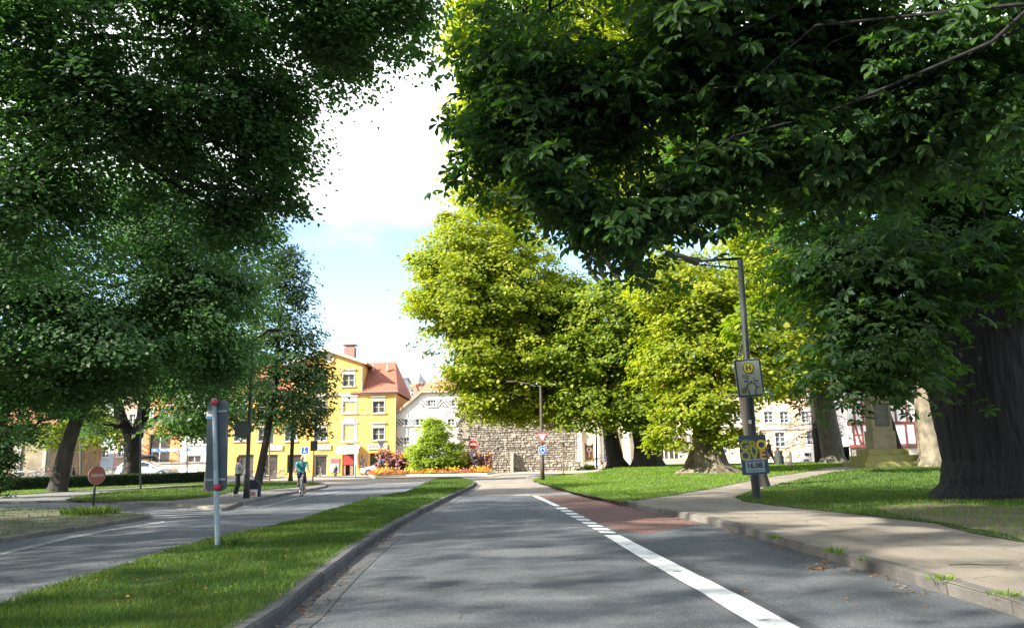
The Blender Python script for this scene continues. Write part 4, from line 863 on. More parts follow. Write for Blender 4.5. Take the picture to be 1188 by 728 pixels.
# ---------------- white house with striped shutters
Y1 = 86.6; X1 = P(456, 545, Y1).x; L = local(Y1, X1)
wh = thing('white_house', 'white gabled house with black and white striped window shutters', 'house', (X1, Y1, 0))
xe = L(560, 500)[0]; zr = L(510, 453.5)[1]; xa = L(489, 453)[0]; zl = L(459, 482)[1]; xl = 0
Wn = [rect(L, 496.5, 463.5, 505.5, 471), rect(L, 469.5, 485.5, 477.5, 493), rect(L, 482.5, 485.5, 491.5, 493), rect(L, 519.5, 485.5, 527.5, 493), rect(L, 468.5, 507, 475, 515.5), rect(L, 524, 463.5, 533, 471)]
zb = zl
mb = wall_holes(xe, zb, [h for h in Wn if h[3] < zb]); 
xq = xa; up = [h for h in Wn if h[2] >= zb]
wall_holes(xe-xa, zr-zb, [h for h in up if h[0] > xa], x0=xa, z0=zb, mb=mb)
mb.add([(0, 0, zb), (xa, 0, zb), (xa, 0, zr)], [(0, 1, 2)])
mb.add([(0, 0, 0), (0, 12, 0), (0, 12, zb), (0, 0, zb)], [(0, 1, 2, 3)]); mb.add([(xe, 0, 0), (xe, 12, 0), (xe, 12, zr), (xe, 0, zr)], [(0, 1, 2, 3)])
mb.build('wall', mWhite, wh)
mb = MB(); roof_box(mb, [(-.5, -.3, zb-.2), (xa, -.3, zr+.15), (xa, 12, zr+.15), (-.5, 12, zb-.2)]); roof_box(mb, [(xa, -.3, zr+.15), (xe+.3, -.3, zr+.15), (xe+.3, 5, zr+1.5), (xa, 5, zr+1.5)]); mb.build('roof', mTile2, wh)
mb = MB(); a = Vector((-.5, 0, zb-.25)); b = Vector((xa, 0, zr+.1))
mb.add([(a.x, -.36, a.z), (b.x, -.36, b.z), (b.x, -.36, b.z-.28), (a.x, -.36, a.z-.28), (a.x, -.31, a.z), (b.x, -.31, b.z), (b.x, -.31, b.z-.28), (a.x, -.31, a.z-.28)], [(0, 1, 2, 3), (0, 1, 5, 4), (3, 2, 6, 7), (4, 5, 6, 7)]); mb.b2(xa, xe+.3, -.36, -.31, zr-.15, zr+.1); mb.build('bargeboard', mat('board_tan', (.5, .36, .24), (.42, .3, .2)), wh)
for i, (a, b, c, d) in enumerate(Wn):
    o = window(wh, (a+b)/2, c, b-a, d-c, 2 if i != 0 else 3, 2, surround=.08, ins=.1, fm=mFrame)
    for sg in ((-1, 1) if i in (0, 5) else ((-1,) if i in (1, 4) else ((-1, ) if i == 2 else ()))):
        w_ = .8 if i else .7; x0 = (a-.12-w_) if sg < 0 else b+.12; 
        s_ = MB().b2(x0, x0+w_, -.1, -.03, c, d).build('shutter', mFrame, o)
        mb = MB(); hh = d-c; n = 5
        for k in range(-3, n+1):                          # diagonal stripes clipped to the leaf
            z_a = c+hh*k/1.8; st = hh/3.6
            pl = [(x0, z_a+(w_ if sg < 0 else 0)), (x0, z_a+st+(w_ if sg < 0 else 0)), (x0+w_, z_a+st+(0 if sg < 0 else w_)), (x0+w_, z_a+(0 if sg < 0 else w_))]
            for lim, s2 in ((c, 1), (d, -1)):          # clipped to the leaf
                q = []
                for i_ in range(len(pl)):
                    a_, b_ = pl[i_-1], pl[i_]; ia, ib = (a_[1]-lim)*s2 >= 0, (b_[1]-lim)*s2 >= 0
                    if ia != ib: t = (lim-a_[1])/(b_[1]-a_[1]); q.append((a_[0]+(b_[0]-a_[0])*t, lim))
                    if ib: q.append(b_)
                pl = q
                if len(pl) < 3: break
            if len(pl) > 2: mb.prism(pl, -.112, -.1)
        mb.build('stripe', mStripeD, s_)
# small roofs between the two houses and on the hill behind
def small_house(name, label, px0, px1, pyt, pyb, Y, wm, rm, rh=12, dep=9, chim=True, wins=0, ridge='x'):
    a = P(px0, pyb, Y); b = P(px1, pyb, Y); zt = P((px0+px1)/2, pyt, Y).z; rhm = rh*Y/FPX; base = min(a.z, 0) if a.z < 3 else 0
    root = thing(name, label, 'house', (a.x, Y, 0)); w_ = b.x-a.x; ez = zt-rhm
    hs = [((i+.5)*w_/wins-.5, (i+.5)*w_/wins+.5, ez-1.9, ez-.5) for i in range(wins)]
    mb = wall_holes(w_, ez, hs); mb.add([(0, 0, 0), (0, dep, 0), (0, dep, ez), (0, 0, ez)], [(0, 1, 2, 3)]); mb.add([(w_, 0, 0), (w_, dep, 0), (w_, dep, ez), (w_, 0, ez)], [(0, 1, 2, 3)])
    if ridge == 'y': mb.add([(0, 0, ez), (w_, 0, ez), (w_/2, 0, zt)], [(0, 1, 2)])
    else: mb.add([(0, 0, ez), (0, dep, ez), (0, dep/2, zt)], [(0, 1, 2)]); mb.add([(w_, 0, ez), (w_, dep, ez), (w_, dep/2, zt)], [(0, 1, 2)])
    mb.build('wall', wm, root); mb = MB(); o = .3
    if ridge == 'y': roof_box(mb, [(-o, -o, ez-.1), (w_/2, -o, zt+.1), (w_/2, dep, zt+.1), (-o, dep, ez-.1)]); roof_box(mb, [(w_/2, -o, zt+.1), (w_+o, -o, ez-.1), (w_+o, dep, ez-.1), (w_/2, dep, zt+.1)])
    else: roof_box(mb, [(-o, -o, ez-.1), (w_+o, -o, ez-.1), (w_+o, dep/2, zt+.1), (-o, dep/2, zt+.1)]); roof_box(mb, [(-o, dep/2, zt+.1), (w_+o, dep/2, zt+.1), (w_+o, dep+o, ez-.1), (-o, dep+o, ez-.1)])
    r_ = mb.build('roof', rm, root)
    if chim: MB().b2(w_*.7, w_*.7+.8, dep*.4, dep*.4+.8, ez, zt+1.1).build('chimney', mBrickR, r_)
    for h in hs: window(root, (h[0]+h[1])/2, h[2], 1, h[3]-h[2], 2, 2, sill=False)
    return root
small_house('red_roofed_house', 'low pink house with a flat orange roof squeezed between the yellow and the white house', 457, 482, 457, 545, 99, mPink, mTile2, 10, chim=False)
mHillG = mat('hill_green', (.10, .13, .06), (.16, .17, .09), scale=.05, rough=.95)
mb = MB(); hn = 40; hv = []
for i in range(hn+1):
    x = -190+i*9.5; top = 26+9*mnoise.noise(Vector((x*.012, 3, 1)))+ (8 if -60 < x < 40 else 0)*math.exp(-((x+10)/40)**2)
    hv += [(x, 205, 0), (x, 255, top*.6), (x, 330, top)]
mb.add(hv, [(3*i+j, 3*i+3+j, 3*i+4+j, 3*i+1+j) for i in range(hn) for j in range(2)]); tag(mb.build('hill', mHillG, smooth=True), kind='structure')
mPale = mat('plaster_pale', (.7, .62, .55), (.6, .53, .47)); mGreyW = mat('panel_grey', (.50, .55, .60), (.45, .5, .55))
for a in ((462, 468, 435, 470, 125, mGreyW, mGut2, 3, 'pale grey box shaped house just right of the red tiled roof'), (469, 479, 443, 470, 150, mPale, mTile2, 5, 'small far house with a flat orange roof on the hill'),
          (478, 487, 447, 470, 170, mWhite, mTile2, 5, 'little white far house below the church turret'), (494, 506, 446, 462, 160, mPale, mTile2, 6, 'far house to the right of the small turret'), (503, 520, 438, 462, 140, mCream, mTile2, 9, 'cream far house with an orange roof and a brick chimney above the white house'), (517, 532, 432, 462, 150, mOrange, mTile2, 6, 'orange far house half hidden behind the sunlit crown')):
    small_house('hill_house', a[8], *a[:7], a[7], 8, chim=a[0] in (503, 478), wins=2 if a[0] != 462 else 0)
# turret
t0 = P(487, 447, 175); tr_ = thing('church_turret', 'tiny grey turret with a pointed cap on the skyline', 'turret', (t0.x, 175, 0)); zt = P(487, 436, 175).z
mb = MB(); mb.box((0, 0, zt/2-1), (2.2, 2.2, zt-2)); mb.build('wall', mGreyW, tr_); mb = MB(); mb.tube([(0, 0, zt-2), (0, 0, zt-.9), (0, 0, zt), (0, 0, zt+1.2)], [2.2, 1.2, .5, .04], 8); mb.build('roof', mGut2, tr_)

# ---------------- old rubble town wall
Y2 = 86.4; a0, a1 = P(535, 545, Y2).x, P(668, 545, Y2).x; zt = P(600, 456, Y2).z
sw = thing('stone_wall', 'high old town wall of rough rubble stone behind the roundabout', 'wall', (a0, Y2, 0))
mRub = mat('rubble_stone', (.35, .32, .27), (.18, .16, .135), scale=.9, rough=.95, bump=.8, bscale=5, island=.65, stops=(.2, .85))
mb = MB(); z = 0; rw = 0
while z < zt:
    hh = random.uniform(.16, .32); x = -.2+random.uniform(-.4, 0); 
    while x < a1-a0:
        ww = random.uniform(.18, .62)*(1.25 if hh > .35 else 1); e = .025; dy = random.uniform(-.08, .03); j = lambda s_=.055: random.uniform(-s_, s_)
        if not (z > zt-1.4 and random.random() < .18+.35*(z-zt+1.4)) and not random.random() < .015:
            c = [(x+e+j(), z+e+j()), (x+ww-e+j(), z+e+j()), (x+ww-e+j(), z+hh-e+j()), (x+e+j(), z+hh-e+j())]
            ins = [((p[0]-x-ww/2)*.80+x+ww/2, (p[1]-z-hh/2)*.72+z+hh/2) for p in c]
            if x < .4: dy += random.uniform(-.1, .3)
            vs = [(p[0], .12, p[1]) for p in c]+[(p[0], dy+.03+j(.02), p[1]) for p in c]+[(p[0], dy-.05+j(.04), p[1]) for p in ins]
            mb.add(vs, [(0, 1, 5, 4), (1, 2, 6, 5), (2, 3, 7, 6), (3, 0, 4, 7), (4, 5, 9, 8), (5, 6, 10, 9), (6, 7, 11, 10), (7, 4, 8, 11), (8, 9, 10, 11)])
        x += ww
    z += hh
mb.build('stone_facing', mRub, sw)
MB().b2(0.15, a1-a0, .06, 3, 0, zt-.5).build('core', mat('mortar_old', (.34, .29, .23), (.22, .19, .15), scale=2, rough=.95, bump=.5), sw)
q = (P(585, 540, Y2).x-a0, P(596, 540, Y2).x-a0); mb = MB(); mb.b2(q[0]+.7, q[1], -.75, -.2, 0, 2.2); mb.b2(q[0]+1, q[1]-.2, -.9, -.75, 0, 1.5); mb.build('buttress', mStoneG, sw)
# round wall pier at the left end, dressed white
# ---------------- cream public building
Y3 = 106; X3 = P(662, 541, Y3).x; L = local(Y3, X3)
cb = thing('cream_building', 'long cream building with white columns and an arched brown door behind the planes', 'building', (X3, Y3, 0))
xe = L(884, 520)[0]; Hc = L(760, 452)[1]
Wu = [rect(L, 834.5, 476, 843, 489), rect(L, 851, 476, 860, 489), rect(L, 866, 476, 875, 489), rect(L, 700, 476, 708, 489), rect(L, 735, 476, 744, 489), rect(L, 770, 476, 779, 489), rect(L, 800, 476, 809, 489)]
Wg = [rect(L, 834.5, 508, 844, 526), rect(L, 700, 509, 710, 533), rect(L, 736, 509, 746, 533)]
Dg = [rect(L, 678.5, 511, 689, 540), rect(L, 765, 507, 788, 538), rect(L, 858, 504, 872, 539)]; Dg = [(a, b, 0.6, d) for a, b, c, d in Dg]
mb = wall_holes(xe, Hc, Wu+Wg+Dg, .4); mb.add([(0, 0, 0), (0, 12, 0), (0, 12, Hc), (0, 0, Hc)], [(0, 1, 2, 3)]); mb.build('wall', mCream, cb)
mb = MB(); zc = L(760, 497)[1]; mb.b2(-.1, xe, -.22, .02, zc, zc+.3); mb.b2(-.1, xe, -.35, .02, Hc-.3, Hc); mb.b2(-.02, xe, -.1, .02, 0, .9); mb.build('cornice', mat('trim_stone', (.72, .66, .54), (.62, .57, .46)), cb)
mb = MB(); roof_box(mb, [(-.4, -.5, Hc), (xe, -.5, Hc), (xe, 6, Hc+4.5), (-.4, 6, Hc+4.5)]); roof_box(mb, [(-.4, 6, Hc+4.5), (xe, 6, Hc+4.5), (xe, 12.5, Hc), (-.4, 12.5, Hc)]); mb.build('roof', mTile, cb)
for h in Wu+Wg: window(cb, (h[0]+h[1])/2, h[2], h[1]-h[0], h[3]-h[2], 2, 3, surround=.15, ins=.2)
mDoor = mat('door_brown', (.20, .10, .05), (.14, .07, .035), scale=4, rough=.5)
for i, (a, b, c, d) in enumerate(Dg):
    o = window(cb, (a+b)/2, c+.003, b-a, d-c-.003, [2, 4, 1][i], 1, ins=.3, fr=.14, sill=False, fm=[mDoor, mFrame, mShopF][i], pm=[mDoor, mShopGl, mDark][i], name='entrance_door')
    if i != 1:
        mb = MB(); cx = (a+b)/2; mb.ring((cx, d), (b-a)/2, (b-a)/2+.35, -.12, .05, 0, math.pi, 18); mb.disc((cx, d), (b-a)/2, -.04, .03, 24); mb.build('arch', mat('arch_stone', (.66, .52, .38), (.55, .43, .31)), o)
    if i == 0:
        mb = MB(); mb.ring((cx, c+(d-c)*.62), .22, .3, .22, .27); mb.b2(cx-.04, cx+.04, .22, .27, c+.9, c+1.5); mb.build('door_emblem', mFrame, o); MB().b2(a+.1, b-.1, .2, .27, c+.05, c+.55).build('kick_panel', mat('brass', (.6, .4, .12), rough=.4, metal=.6), o)
for i, px in enumerate((665.5, 672.5, 693, 713, 728, 748, 812)): 
    x = L(px, 520)[0]; mb = MB(); mb.tube([(x, -.25, 0), (x, -.25, .5), (x, -.25, .55), (x, -.25, zc-.4), (x, -.25, zc-.3), (x, -.25, zc)], [.5, .5, .38, .34, .45, .5], 14); mb.build('column', mat('column_white', (.80, .77, .70), (.72, .69, .62), scale=1), cb)
x0, x1 = L(664, 500)[0], L(674, 500)[0]; MB().b2(x0, x1, -.3, .2, zc, Hc-.3).build('corner_pier', _mats['column_white'], cb)
mb = MB()                                                # glazed porch with steps
x0, x1 = L(762, 520)[0], L(796, 520)[0]; zt = L(780, 503)[1]
for k in range(4): mb.b2(x0-.6+k*.001, x1+.4, -3.4+k*.4, -.05-.001*k, .55+k*.18-.18, .55+k*.18)
mb.build('steps', mStoneG, cb)
mb = MB(); 
for x in (x0, x0+1.2, x1-1.2, x1): mb.b2(x-.07, x+.07, -1.8, -1.66, 1.1, zt)
mb.b2(x0-.2, x1+.2, -2, -.05, zt, zt+.25); mb.build('porch', mFrame, cb)
mb = MB()
for k in range(7): x = L(799+k*2.4, 530)[0]; mb.b2(x, x+.09, -.9, -.82, .55, 4.4)
mb.build('railing', mat('rail_yellow', (.62, .55, .35)), cb)
x = L(799, 520)[0]
# ---------------- salmon building
X4 = P(884.4, 541, Y3-.5).x; L = local(Y3-.5, X4); sb = thing('salmon_building', 'salmon coloured building with white windows behind the walking man', 'building', (X4, Y3-.5, 0))
xe = L(992, 520)[0]; Hs = L(930, 455)[1]
Ws = [rect(L, 899.5, 501, 911, 517.5), rect(L, 884.5+2, 477, 897, 490), rect(L, 905, 477, 915, 490), rect(L, 930, 477, 940, 490), rect(L, 955, 477, 965, 490), rect(L, 936, 499, 948, 515), rect(L, 972, 501, 983, 517)]
mb = wall_holes(xe, Hs, Ws, .35); mb.add([(xe, 0, 0), (xe, 12, 0), (xe, 12, Hs), (xe, 0, Hs)], [(0, 1, 2, 3)]); mb.build('wall', mSalm, sb)
for h in Ws: window(sb, (h[0]+h[1])/2, h[2], h[1]-h[0], h[3]-h[2], 2, 3, surround=.16, ins=.15)
mb = MB(); zc = L(940, 497)[1]; mb.b2(.01, xe+.1, -.2, .02, zc, zc+.28); mb.b2(.01, xe+.3, -.4, .02, Hs-.3, Hs); mb.b2(.01, xe+.05, -.09, .02, 0, L(940, 527)[1]); mb.build('cornice', _mats['trim_stone'], sb)
mb = MB(); roof_box(mb, [(0, -.6, Hs), (xe+.5, -.6, Hs), (xe+.5, 6, Hs+4.8), (0, 6, Hs+4.8)]); mb.build('roof', mTile2, sb)
# ---------------- half timbered house
Y5 = 76; X5 = P(988, 541, Y5).x; L = local(Y5, X5); hb = thing('half_timbered_house', 'white half timbered house with dark red beams behind the stone monument', 'house', (X5, Y5, 0))
xe = L(1180, 500)[0]; z1 = L(1050, 516)[1]; z2 = L(1050, 490)[1]; z3 = L(1050, 462)[1]; z4 = L(1050, 440)[1]
Wt = [rect(L, 1063.5, 494.5, 1069, 504), rect(L, 1010, 494, 1016, 504), rect(L, 1050, 470, 1057, 482), rect(L, 1000, 472, 1007, 483), rect(L, 1073, 471, 1080, 482)]
mb = wall_holes(xe, z4-z1, Wt, .2, z0=z1); mb.add([(0, 0, 0), (0, 10, 0), (0, 10, z4), (0, 0, z4)], [(0, 1, 2, 3)]); mb.build('wall', mWhite, hb)
MB().b2(0, xe, .12, 9, 0, z1).build('ground_floor', mStoneG, hb)
mb = MB(); bw = .2
for z in (z1, z2, z3): mb.b2(-.05, xe, -.06, .03, z-.14, z+.14)
xs = [L(p, 500)[0] for p in (990, 1000, 1008, 1024, 1038, 1051, 1062, 1072, 1084, 1100, 1120, 1140)]
for x in xs: mb.b2(x-bw/2, x+bw/2, -.045, .03, z1+.14, z2-.14); mb.b2(x-bw/2+.25, x+bw/2+.25, -.045, .03, z2+.14, z3-.14)
for i, (a, b) in enumerate(((0, 1), (3, 4), (6, 7), (8, 9))):
    x0, x1 = xs[a]+.1, xs[b]-.1; s_ = 1 if i % 2 else -1
    for (za, zb_) in ((z1+.14, z2-.14),): mb.prism([(x0 if s_ > 0 else x1, za), ((x0 if s_ > 0 else x1)+.22*s_, za), (x1 if s_ > 0 else x0, zb_), ((x1 if s_ > 0 else x0)-.22*s_, zb_)], -.035, .03)
zm = (z1+z2)/2; mb.b2(xs[0]+.1, xs[1]-.1, -.04, .03, zm-.08, zm+.08); mb.b2(xs[3]+.1, xs[4]-.1, -.042, .03, zm+.3, zm+.46)
mb.build('beam', mBeam, hb)
for h in Wt: window(hb, (h[0]+h[1])/2, h[2], h[1]-h[0], h[3]-h[2], 2, 3, ins=.08, fr=.06, sill=False)
mb = MB(); roof_box(mb, [(-.5, -.6, z4), (xe, -.6, z4), (xe, 5, z4+5), (-.5, 5, z4+5)]); mb.build('roof', mTile, hb)

# ---------------- row of houses at the left behind the hedge
Y6 = 92; L0 = lambda x0: local(Y6, x0)
def row_house(name, label, p0, p1, wm, wins, z_top_px=430, doors=(), Y=Y6, extra=None, base=None):
    x0 = P(p0, 545, Y).x; root = thing(name, label, 'house', (x0, Y, 0)); L = local(Y, x0); w_ = L(p1, 540)[0]; h_ = L((p0+p1)/2, z_top_px)[1]
    hs = [rect(L, *q) for q in wins]; ds = [(a, b, .05, d) for a, b, c, d in [rect(L, *q) for q in doors]]
    mb = wall_holes(w_, h_, hs+ds, .3); mb.add([(w_, 0, 0), (w_, 10, 0), (w_, 10, h_), (w_, 0, h_)], [(0, 1, 2, 3)]); mb.add([(0, 0, 0), (0, 10, 0), (0, 10, h_), (0, 0, h_)], [(0, 1, 2, 3)]); mb.build('wall', wm, root)
    for h in hs: window(root, (h[0]+h[1])/2, h[2], h[1]-h[0], h[3]-h[2], 2, 3, surround=.16, ins=.14)
    for h in ds: window(root, (h[0]+h[1])/2, h[2]+.003, h[1]-h[0], h[3]-h[2]-.003, 2, 1, ins=.2, sill=False, name='door', fm=mFrame, pm=mShopGl)
    mb = MB(); mb.b2(-.02, w_+.02, -.3, .02, h_-.25, h_); 
    if base: mb.b2(0.01, w_-.01, -.12, .02, 0, base)
    mb.build('cornice', mStoneG, root); mb = MB(); roof_box(mb, [(0, -.5, h_), (w_, -.5, h_), (w_, 5, h_+4), (0, 5, h_+4)]); roof_box(mb, [(0, 5, h_+4), (w_, 5, h_+4), (w_, 10.5, h_), (0, 10.5, h_)]); mb.build('roof', mTile, root)
    return root, L
row_house('pink_house', 'pale pink house with a white corner strip behind the leaning tree at the left', 74, 104, mPink, [(60+18, 470, 84, 483), (94, 470, 100, 483)], base=1.0)
r_, L = bpy.data.objects['pink_house'], local(Y6, bpy.data.objects['pink_house'].location.x); MB().b2(L(87, 500)[0], L(92.5, 500)[0], -.1, .02, 1.01, L(90, 431)[1]).build('corner_strip', mPaleBlue, r_)
row_house('pale_blue_house', 'pale blue house front with white framed windows left of the silver car', 104, 131, mPaleBlue, [(109, 518, 116.5, 530), (118.5, 518, 126, 530), (108, 480, 115, 494), (119, 480, 126, 494)], base=1.3)
row_house('pink_house', 'pink house with its windows behind the forked trunk', 131, 164, mPink, [(138, 480, 145, 494), (150, 480, 157, 494), (137, 514, 144, 529)], base=1.1)
row_house('orange_house', 'bright orange house with a big white double gate behind the silver car', 164, 208, mOrange, [(170, 474, 177, 488), (188, 474, 195, 488)], doors=[(172, 503, 197, 543)])
row_house('white_shop_house', 'white house front with a dark shop opening left of the big sign', 208, 258, mWhite, [(220, 504, 229, 515), (236, 504, 245, 515), (220, 475, 229, 488), (238, 475, 247, 488)], doors=[(217, 528, 233, 537)])
x0 = P(-70, 545, 80).x; bw_ = thing('old_stone_building', 'old brown stone building at the left edge behind the bicycle hoops', 'building', (x0, 80, 0)); L = local(80, x0); w_ = L(56, 540)[0]
mb = wall_holes(w_, L(0, 500)[1], [rect(L, -40, 515, -28, 530)], .4); mb.add([(w_, 0, 0), (w_, 10, 0), (w_, 10, L(0, 500)[1]), (w_, 0, L(0, 500)[1])], [(0, 1, 2, 3)]); mb.build('wall', mBrownW, bw_)
mb = MB()
for p in (0, 22, 55): x = L(p, 520)[0]; mb.b2(x-.35, x+.35 if p < 55 else x+.01, -.15, .02, 0, L(0, 507)[1])
mb.b2(0, w_+.1, -.2, .02, L(0, 507)[1], L(0, 507)[1]+.4); mb.build('pilaster', mStoneG, bw_)
z = L(0, 500)[1]; mb = MB(); roof_box(mb, [(-.3, -.5, z), (w_+.3, -.5, z), (w_+.3, 5, z+5), (-.3, 5, z+5)]); roof_box(mb, [(-.3, 5, z+5), (w_+.3, 5, z+5), (w_+.3, 10.3, z), (-.3, 10.3, z)]); mb.build('roof', mTile, bw_)
# low cream wall with an opening
Y7 = 84; xa = P(183, 545, Y7).x; xb = P(242, 545, Y7).x; lw = thing('garden_wall', 'low cream wall with a pale panel behind the blue banner', 'wall', (xa, Y7, 0)); L = local(Y7, xa)
zt = L(210, 537)[1]; MB().b2(0, xb-xa, 0, .35, 0, zt).build('wall', mYelTrim, lw); MB().b2(-.1, xb-xa+.1, -.1, .45, zt, zt+.16).build('coping', mStoneG, lw)
a = rect(L, 204, 541.5, 229, 548); MB().b2(a[0], a[1], -.04, .0, .1, a[3]).build('panel', mFrame, lw)
# ================================================================== PEOPLE
def baked(mb, voxel, name, m, parent, sm=4):
    o = mb.build('tmp', m); md = o.modifiers.new('r', 'REMESH'); md.mode = 'VOXEL'; md.voxel_size = voxel; md.use_smooth_shade = True
    s2 = o.modifiers.new('s', 'SMOOTH'); s2.factor = .5; s2.iterations = sm
    me = bpy.data.meshes.new_from_object(o.evaluated_get(bpy.context.evaluated_depsgraph_get())); old = o.data; bpy.data.objects.remove(o); bpy.data.meshes.remove(old)
    me.name = name; q = bpy.data.objects.new(name, me); C.objects.link(q); q.parent = parent; return q
def caps(mb, path, rad, n=12):
    mb.tube(path, rad, n)
    for p, r in ((path[0], rad[0]), (path[-1], rad[-1])): mb.ball(p, r*.98, 12, 8)
    for p, r in zip(path[1:-1], rad[1:-1]): mb.ball(p, r, 12, 8)
    return mb
mSkin = mat('skin', (.50, .30, .21), (.44, .26, .18), scale=6, rough=.55); mEye = mat('eye_dark', (.02, .015, .012), rough=.2)
def person(label, loc, rz, J, cols, scale=1., skirt=None, group=None, hairlen=0, shorts=False, bare_arm=True, hat=None, lean=None):
    """J: joints in metres: hip, chest, neck, head, shoulders/elbows/hands l r, hips/knees/ankles/toes l r; the figure faces -y"""
    root = thing('person', label, 'person', loc, rz, group); root.scale = (scale,)*3; V = {k: Vector(v) for k, v in J.items()}
    mb = MB(); hip, ch, nk, hd = V['hip'], V['chest'], V['neck'], V['head']
    def torso(m, g): 
        for p, r in ((hip, (.165, .115, .12)), (hip.lerp(ch, .5), (.145, .105, .13)), (ch, (.17, .115, .14)), (ch.lerp(nk, .5), (.175, .10, .09))): m.ball(p, tuple(x+g for x in r), 16, 10)
        m.tube([hip, hip.lerp(ch, .5), ch, nk.lerp(ch, .3)], [.125+g, .12+g, .13+g, .09+g], 14)
    torso(mb, 0); caps(mb, [ch.lerp(nk, .6), nk, nk.lerp(hd, .5)], [.07, .058, .055])
    for s in 'lr':
        sh, el, ha = V['sh'+s], V['el'+s], V['ha'+s]; caps(mb, [ch.lerp(sh, .6)+Vector((0, 0, .03)), sh, el, ha], [.07, .055, .042, .027])
        hi, kn, an, to = V['hi'+s], V['kn'+s], V['an'+s], V['to'+s]; caps(mb, [hi, kn, an, to], [.088, .058, .04, .035]); mb.ball(an+Vector((0, .02, -.03)), .042)
        d = (ha-el).normalized(); sd = d.orthogonal().normalized() if abs(d.x) > .9 else Vector((1, 0, 0)); sd = (sd-d*sd.dot(d)).normalized(); nn = d.cross(sd)
        mb.ball(ha+d*.045, (.036, .03, .042), 10, 8)
        for k, (o_, ln) in enumerate(((-.027, .062), (-.009, .074), (.009, .07), (.027, .055))): a = ha+d*.07+sd*o_; caps(mb, [a, a+d*ln*.5+nn*.006, a+d*ln+nn*.024], [.0095, .009, .008], 6)
        a = ha+d*.03+sd*.03*(1 if s == 'l' else -1); caps(mb, [a, a+d*.035+sd*.02*(1 if s == 'l' else -1)], [.011, .009], 6)
    mb.ball(hd, (.075, .093, .112), 16, 12); mb.ball(hd+Vector((0, -.028, -.055)), (.055, .06, .055), 12, 8); mb.ball(hd+Vector((0, -.097, -.012)), (.013, .02, .022), 8, 6)
    for sx_ in (-1, 1): mb.ball(hd+Vector((sx_*.077, .005, -.01)), (.012, .02, .03), 8, 6)
    body = baked(mb, .011, 'body', mSkin, root, 3)
    e = MB(); [e.ball(hd+Vector((sx_*.03, -.087, .012)), (.012, .006, .007), 8, 6) for sx_ in (-1, 1)]; e.build('eye', mEye, root)
    e = MB(); e.ball(hd+Vector((0, -.086, -.055)), (.024, .006, .006), 8, 6); e.build('mouth', mat('lip', (.4, .16, .13), rough=.5), root)
    h = MB()
    if hairlen >= 0:
        h.ball(hd+Vector((0, .016, .018)), (.083, .093, .11), 16, 12)
        if hairlen > 0: h.ball(hd+Vector((0, .045, -.04-hairlen*.2)), (.078, .06, .09+hairlen*.4), 14, 10)
        o = baked(h, .014, 'hair', cols['hair'], root, 2)
    # clothes
    t = MB(); torso(t, .022)
    for s in 'lr':
        sh, el, ha = V['sh'+s], V['el'+s], V['ha'+s]; end = sh.lerp(el, .62) if bare_arm else el
        caps(t, [ch.lerp(sh, .6)+Vector((0, 0, .03)), sh, end]+([] if bare_arm else [ha.lerp(el, .08)]), [.086, .07, .058]+([] if bare_arm else [.045]))
    baked(t, .016, 'shirt' if bare_arm else 'jacket', cols['top'], root, 4)
    p = MB(); p.ball(hip, (.19, .14, .12), 16, 10)
    if skirt: p.tube([hip+Vector((0, 0, .05)), hip+Vector((0, 0, -skirt))], [.17, .3], 18)
    for s in 'lr':
        hi, kn, an = V['hi'+s], V['kn'+s], V['an'+s]
        if shorts: caps(p, [hi, hi.lerp(kn, .95)], [.105, .085])
        elif not skirt: caps(p, [hi, kn, an+(kn-an)*.1], [.106, .074, .06])
    baked(p, .016, 'skirt' if skirt else ('shorts' if shorts else 'trousers'), cols['bottom'], root, 3)
    for s in 'lr':
        an, to = V['an'+s], V['to'+s]; sh = MB(); caps(sh, [an+Vector((0, .02, -.045)), an.lerp(to, .5)+Vector((0, 0, -.03)), to+Vector((0, 0, -.006))], [.048, .046, .04], 10); baked(sh, .012, 'shoe', cols['shoe'], root, 2)
    return root
def stand(**k):
    J = dict(hip=(0, 0, .93), chest=(0, 0, 1.24), neck=(0, .01, 1.43), head=(0, -.01, 1.58), shl=(.185, 0, 1.36), shr=(-.185, 0, 1.36), ell=(.23, .03, 1.09), elr=(-.23, .03, 1.09), hal=(.24, -.04, .85), har=(-.24, -.04, .85),
             hil=(.09, 0, .89), hir=(-.09, 0, .89), knl=(.1, -.02, .49), knr=(-.1, -.02, .49), anl=(.1, .02, .09), anr=(-.1, .02, .09), tol=(.12, -.14, .045), tor=(-.12, -.14, .045)); J.update(k); return J
cl = lambda n, c, c2=None: mat('cloth_'+n, c, c2, scale=4, rough=.9, bump=.3, bscale=14)
kx = {}
b = G(275, 575, flat(.085)); person('woman in a pale grey jacket standing beside the dark lamp post, arms raised', (b.x, b.y, .085), R(115),
    stand(ell=(.2, -.16, 1.16), hal=(.1, -.32, 1.3), elr=(-.2, -.16, 1.16), har=(-.08, -.34, 1.28), knl=(.1, -.06, .49), knr=(-.1, .04, .49), anr=(-.1, .12, .09), tor=(-.12, -.03, .05)), dict(hair=mat('hair_brown', (.10, .06, .04), (.16, .1, .06), scale=20), top=cl('grey', (.40, .40, .37), (.33, .33, .31)), bottom=cl('black', (.02, .022, .028)), shoe=cl('shoe_white', (.6, .6, .58))), .98, hairlen=.25, bare_arm=False)
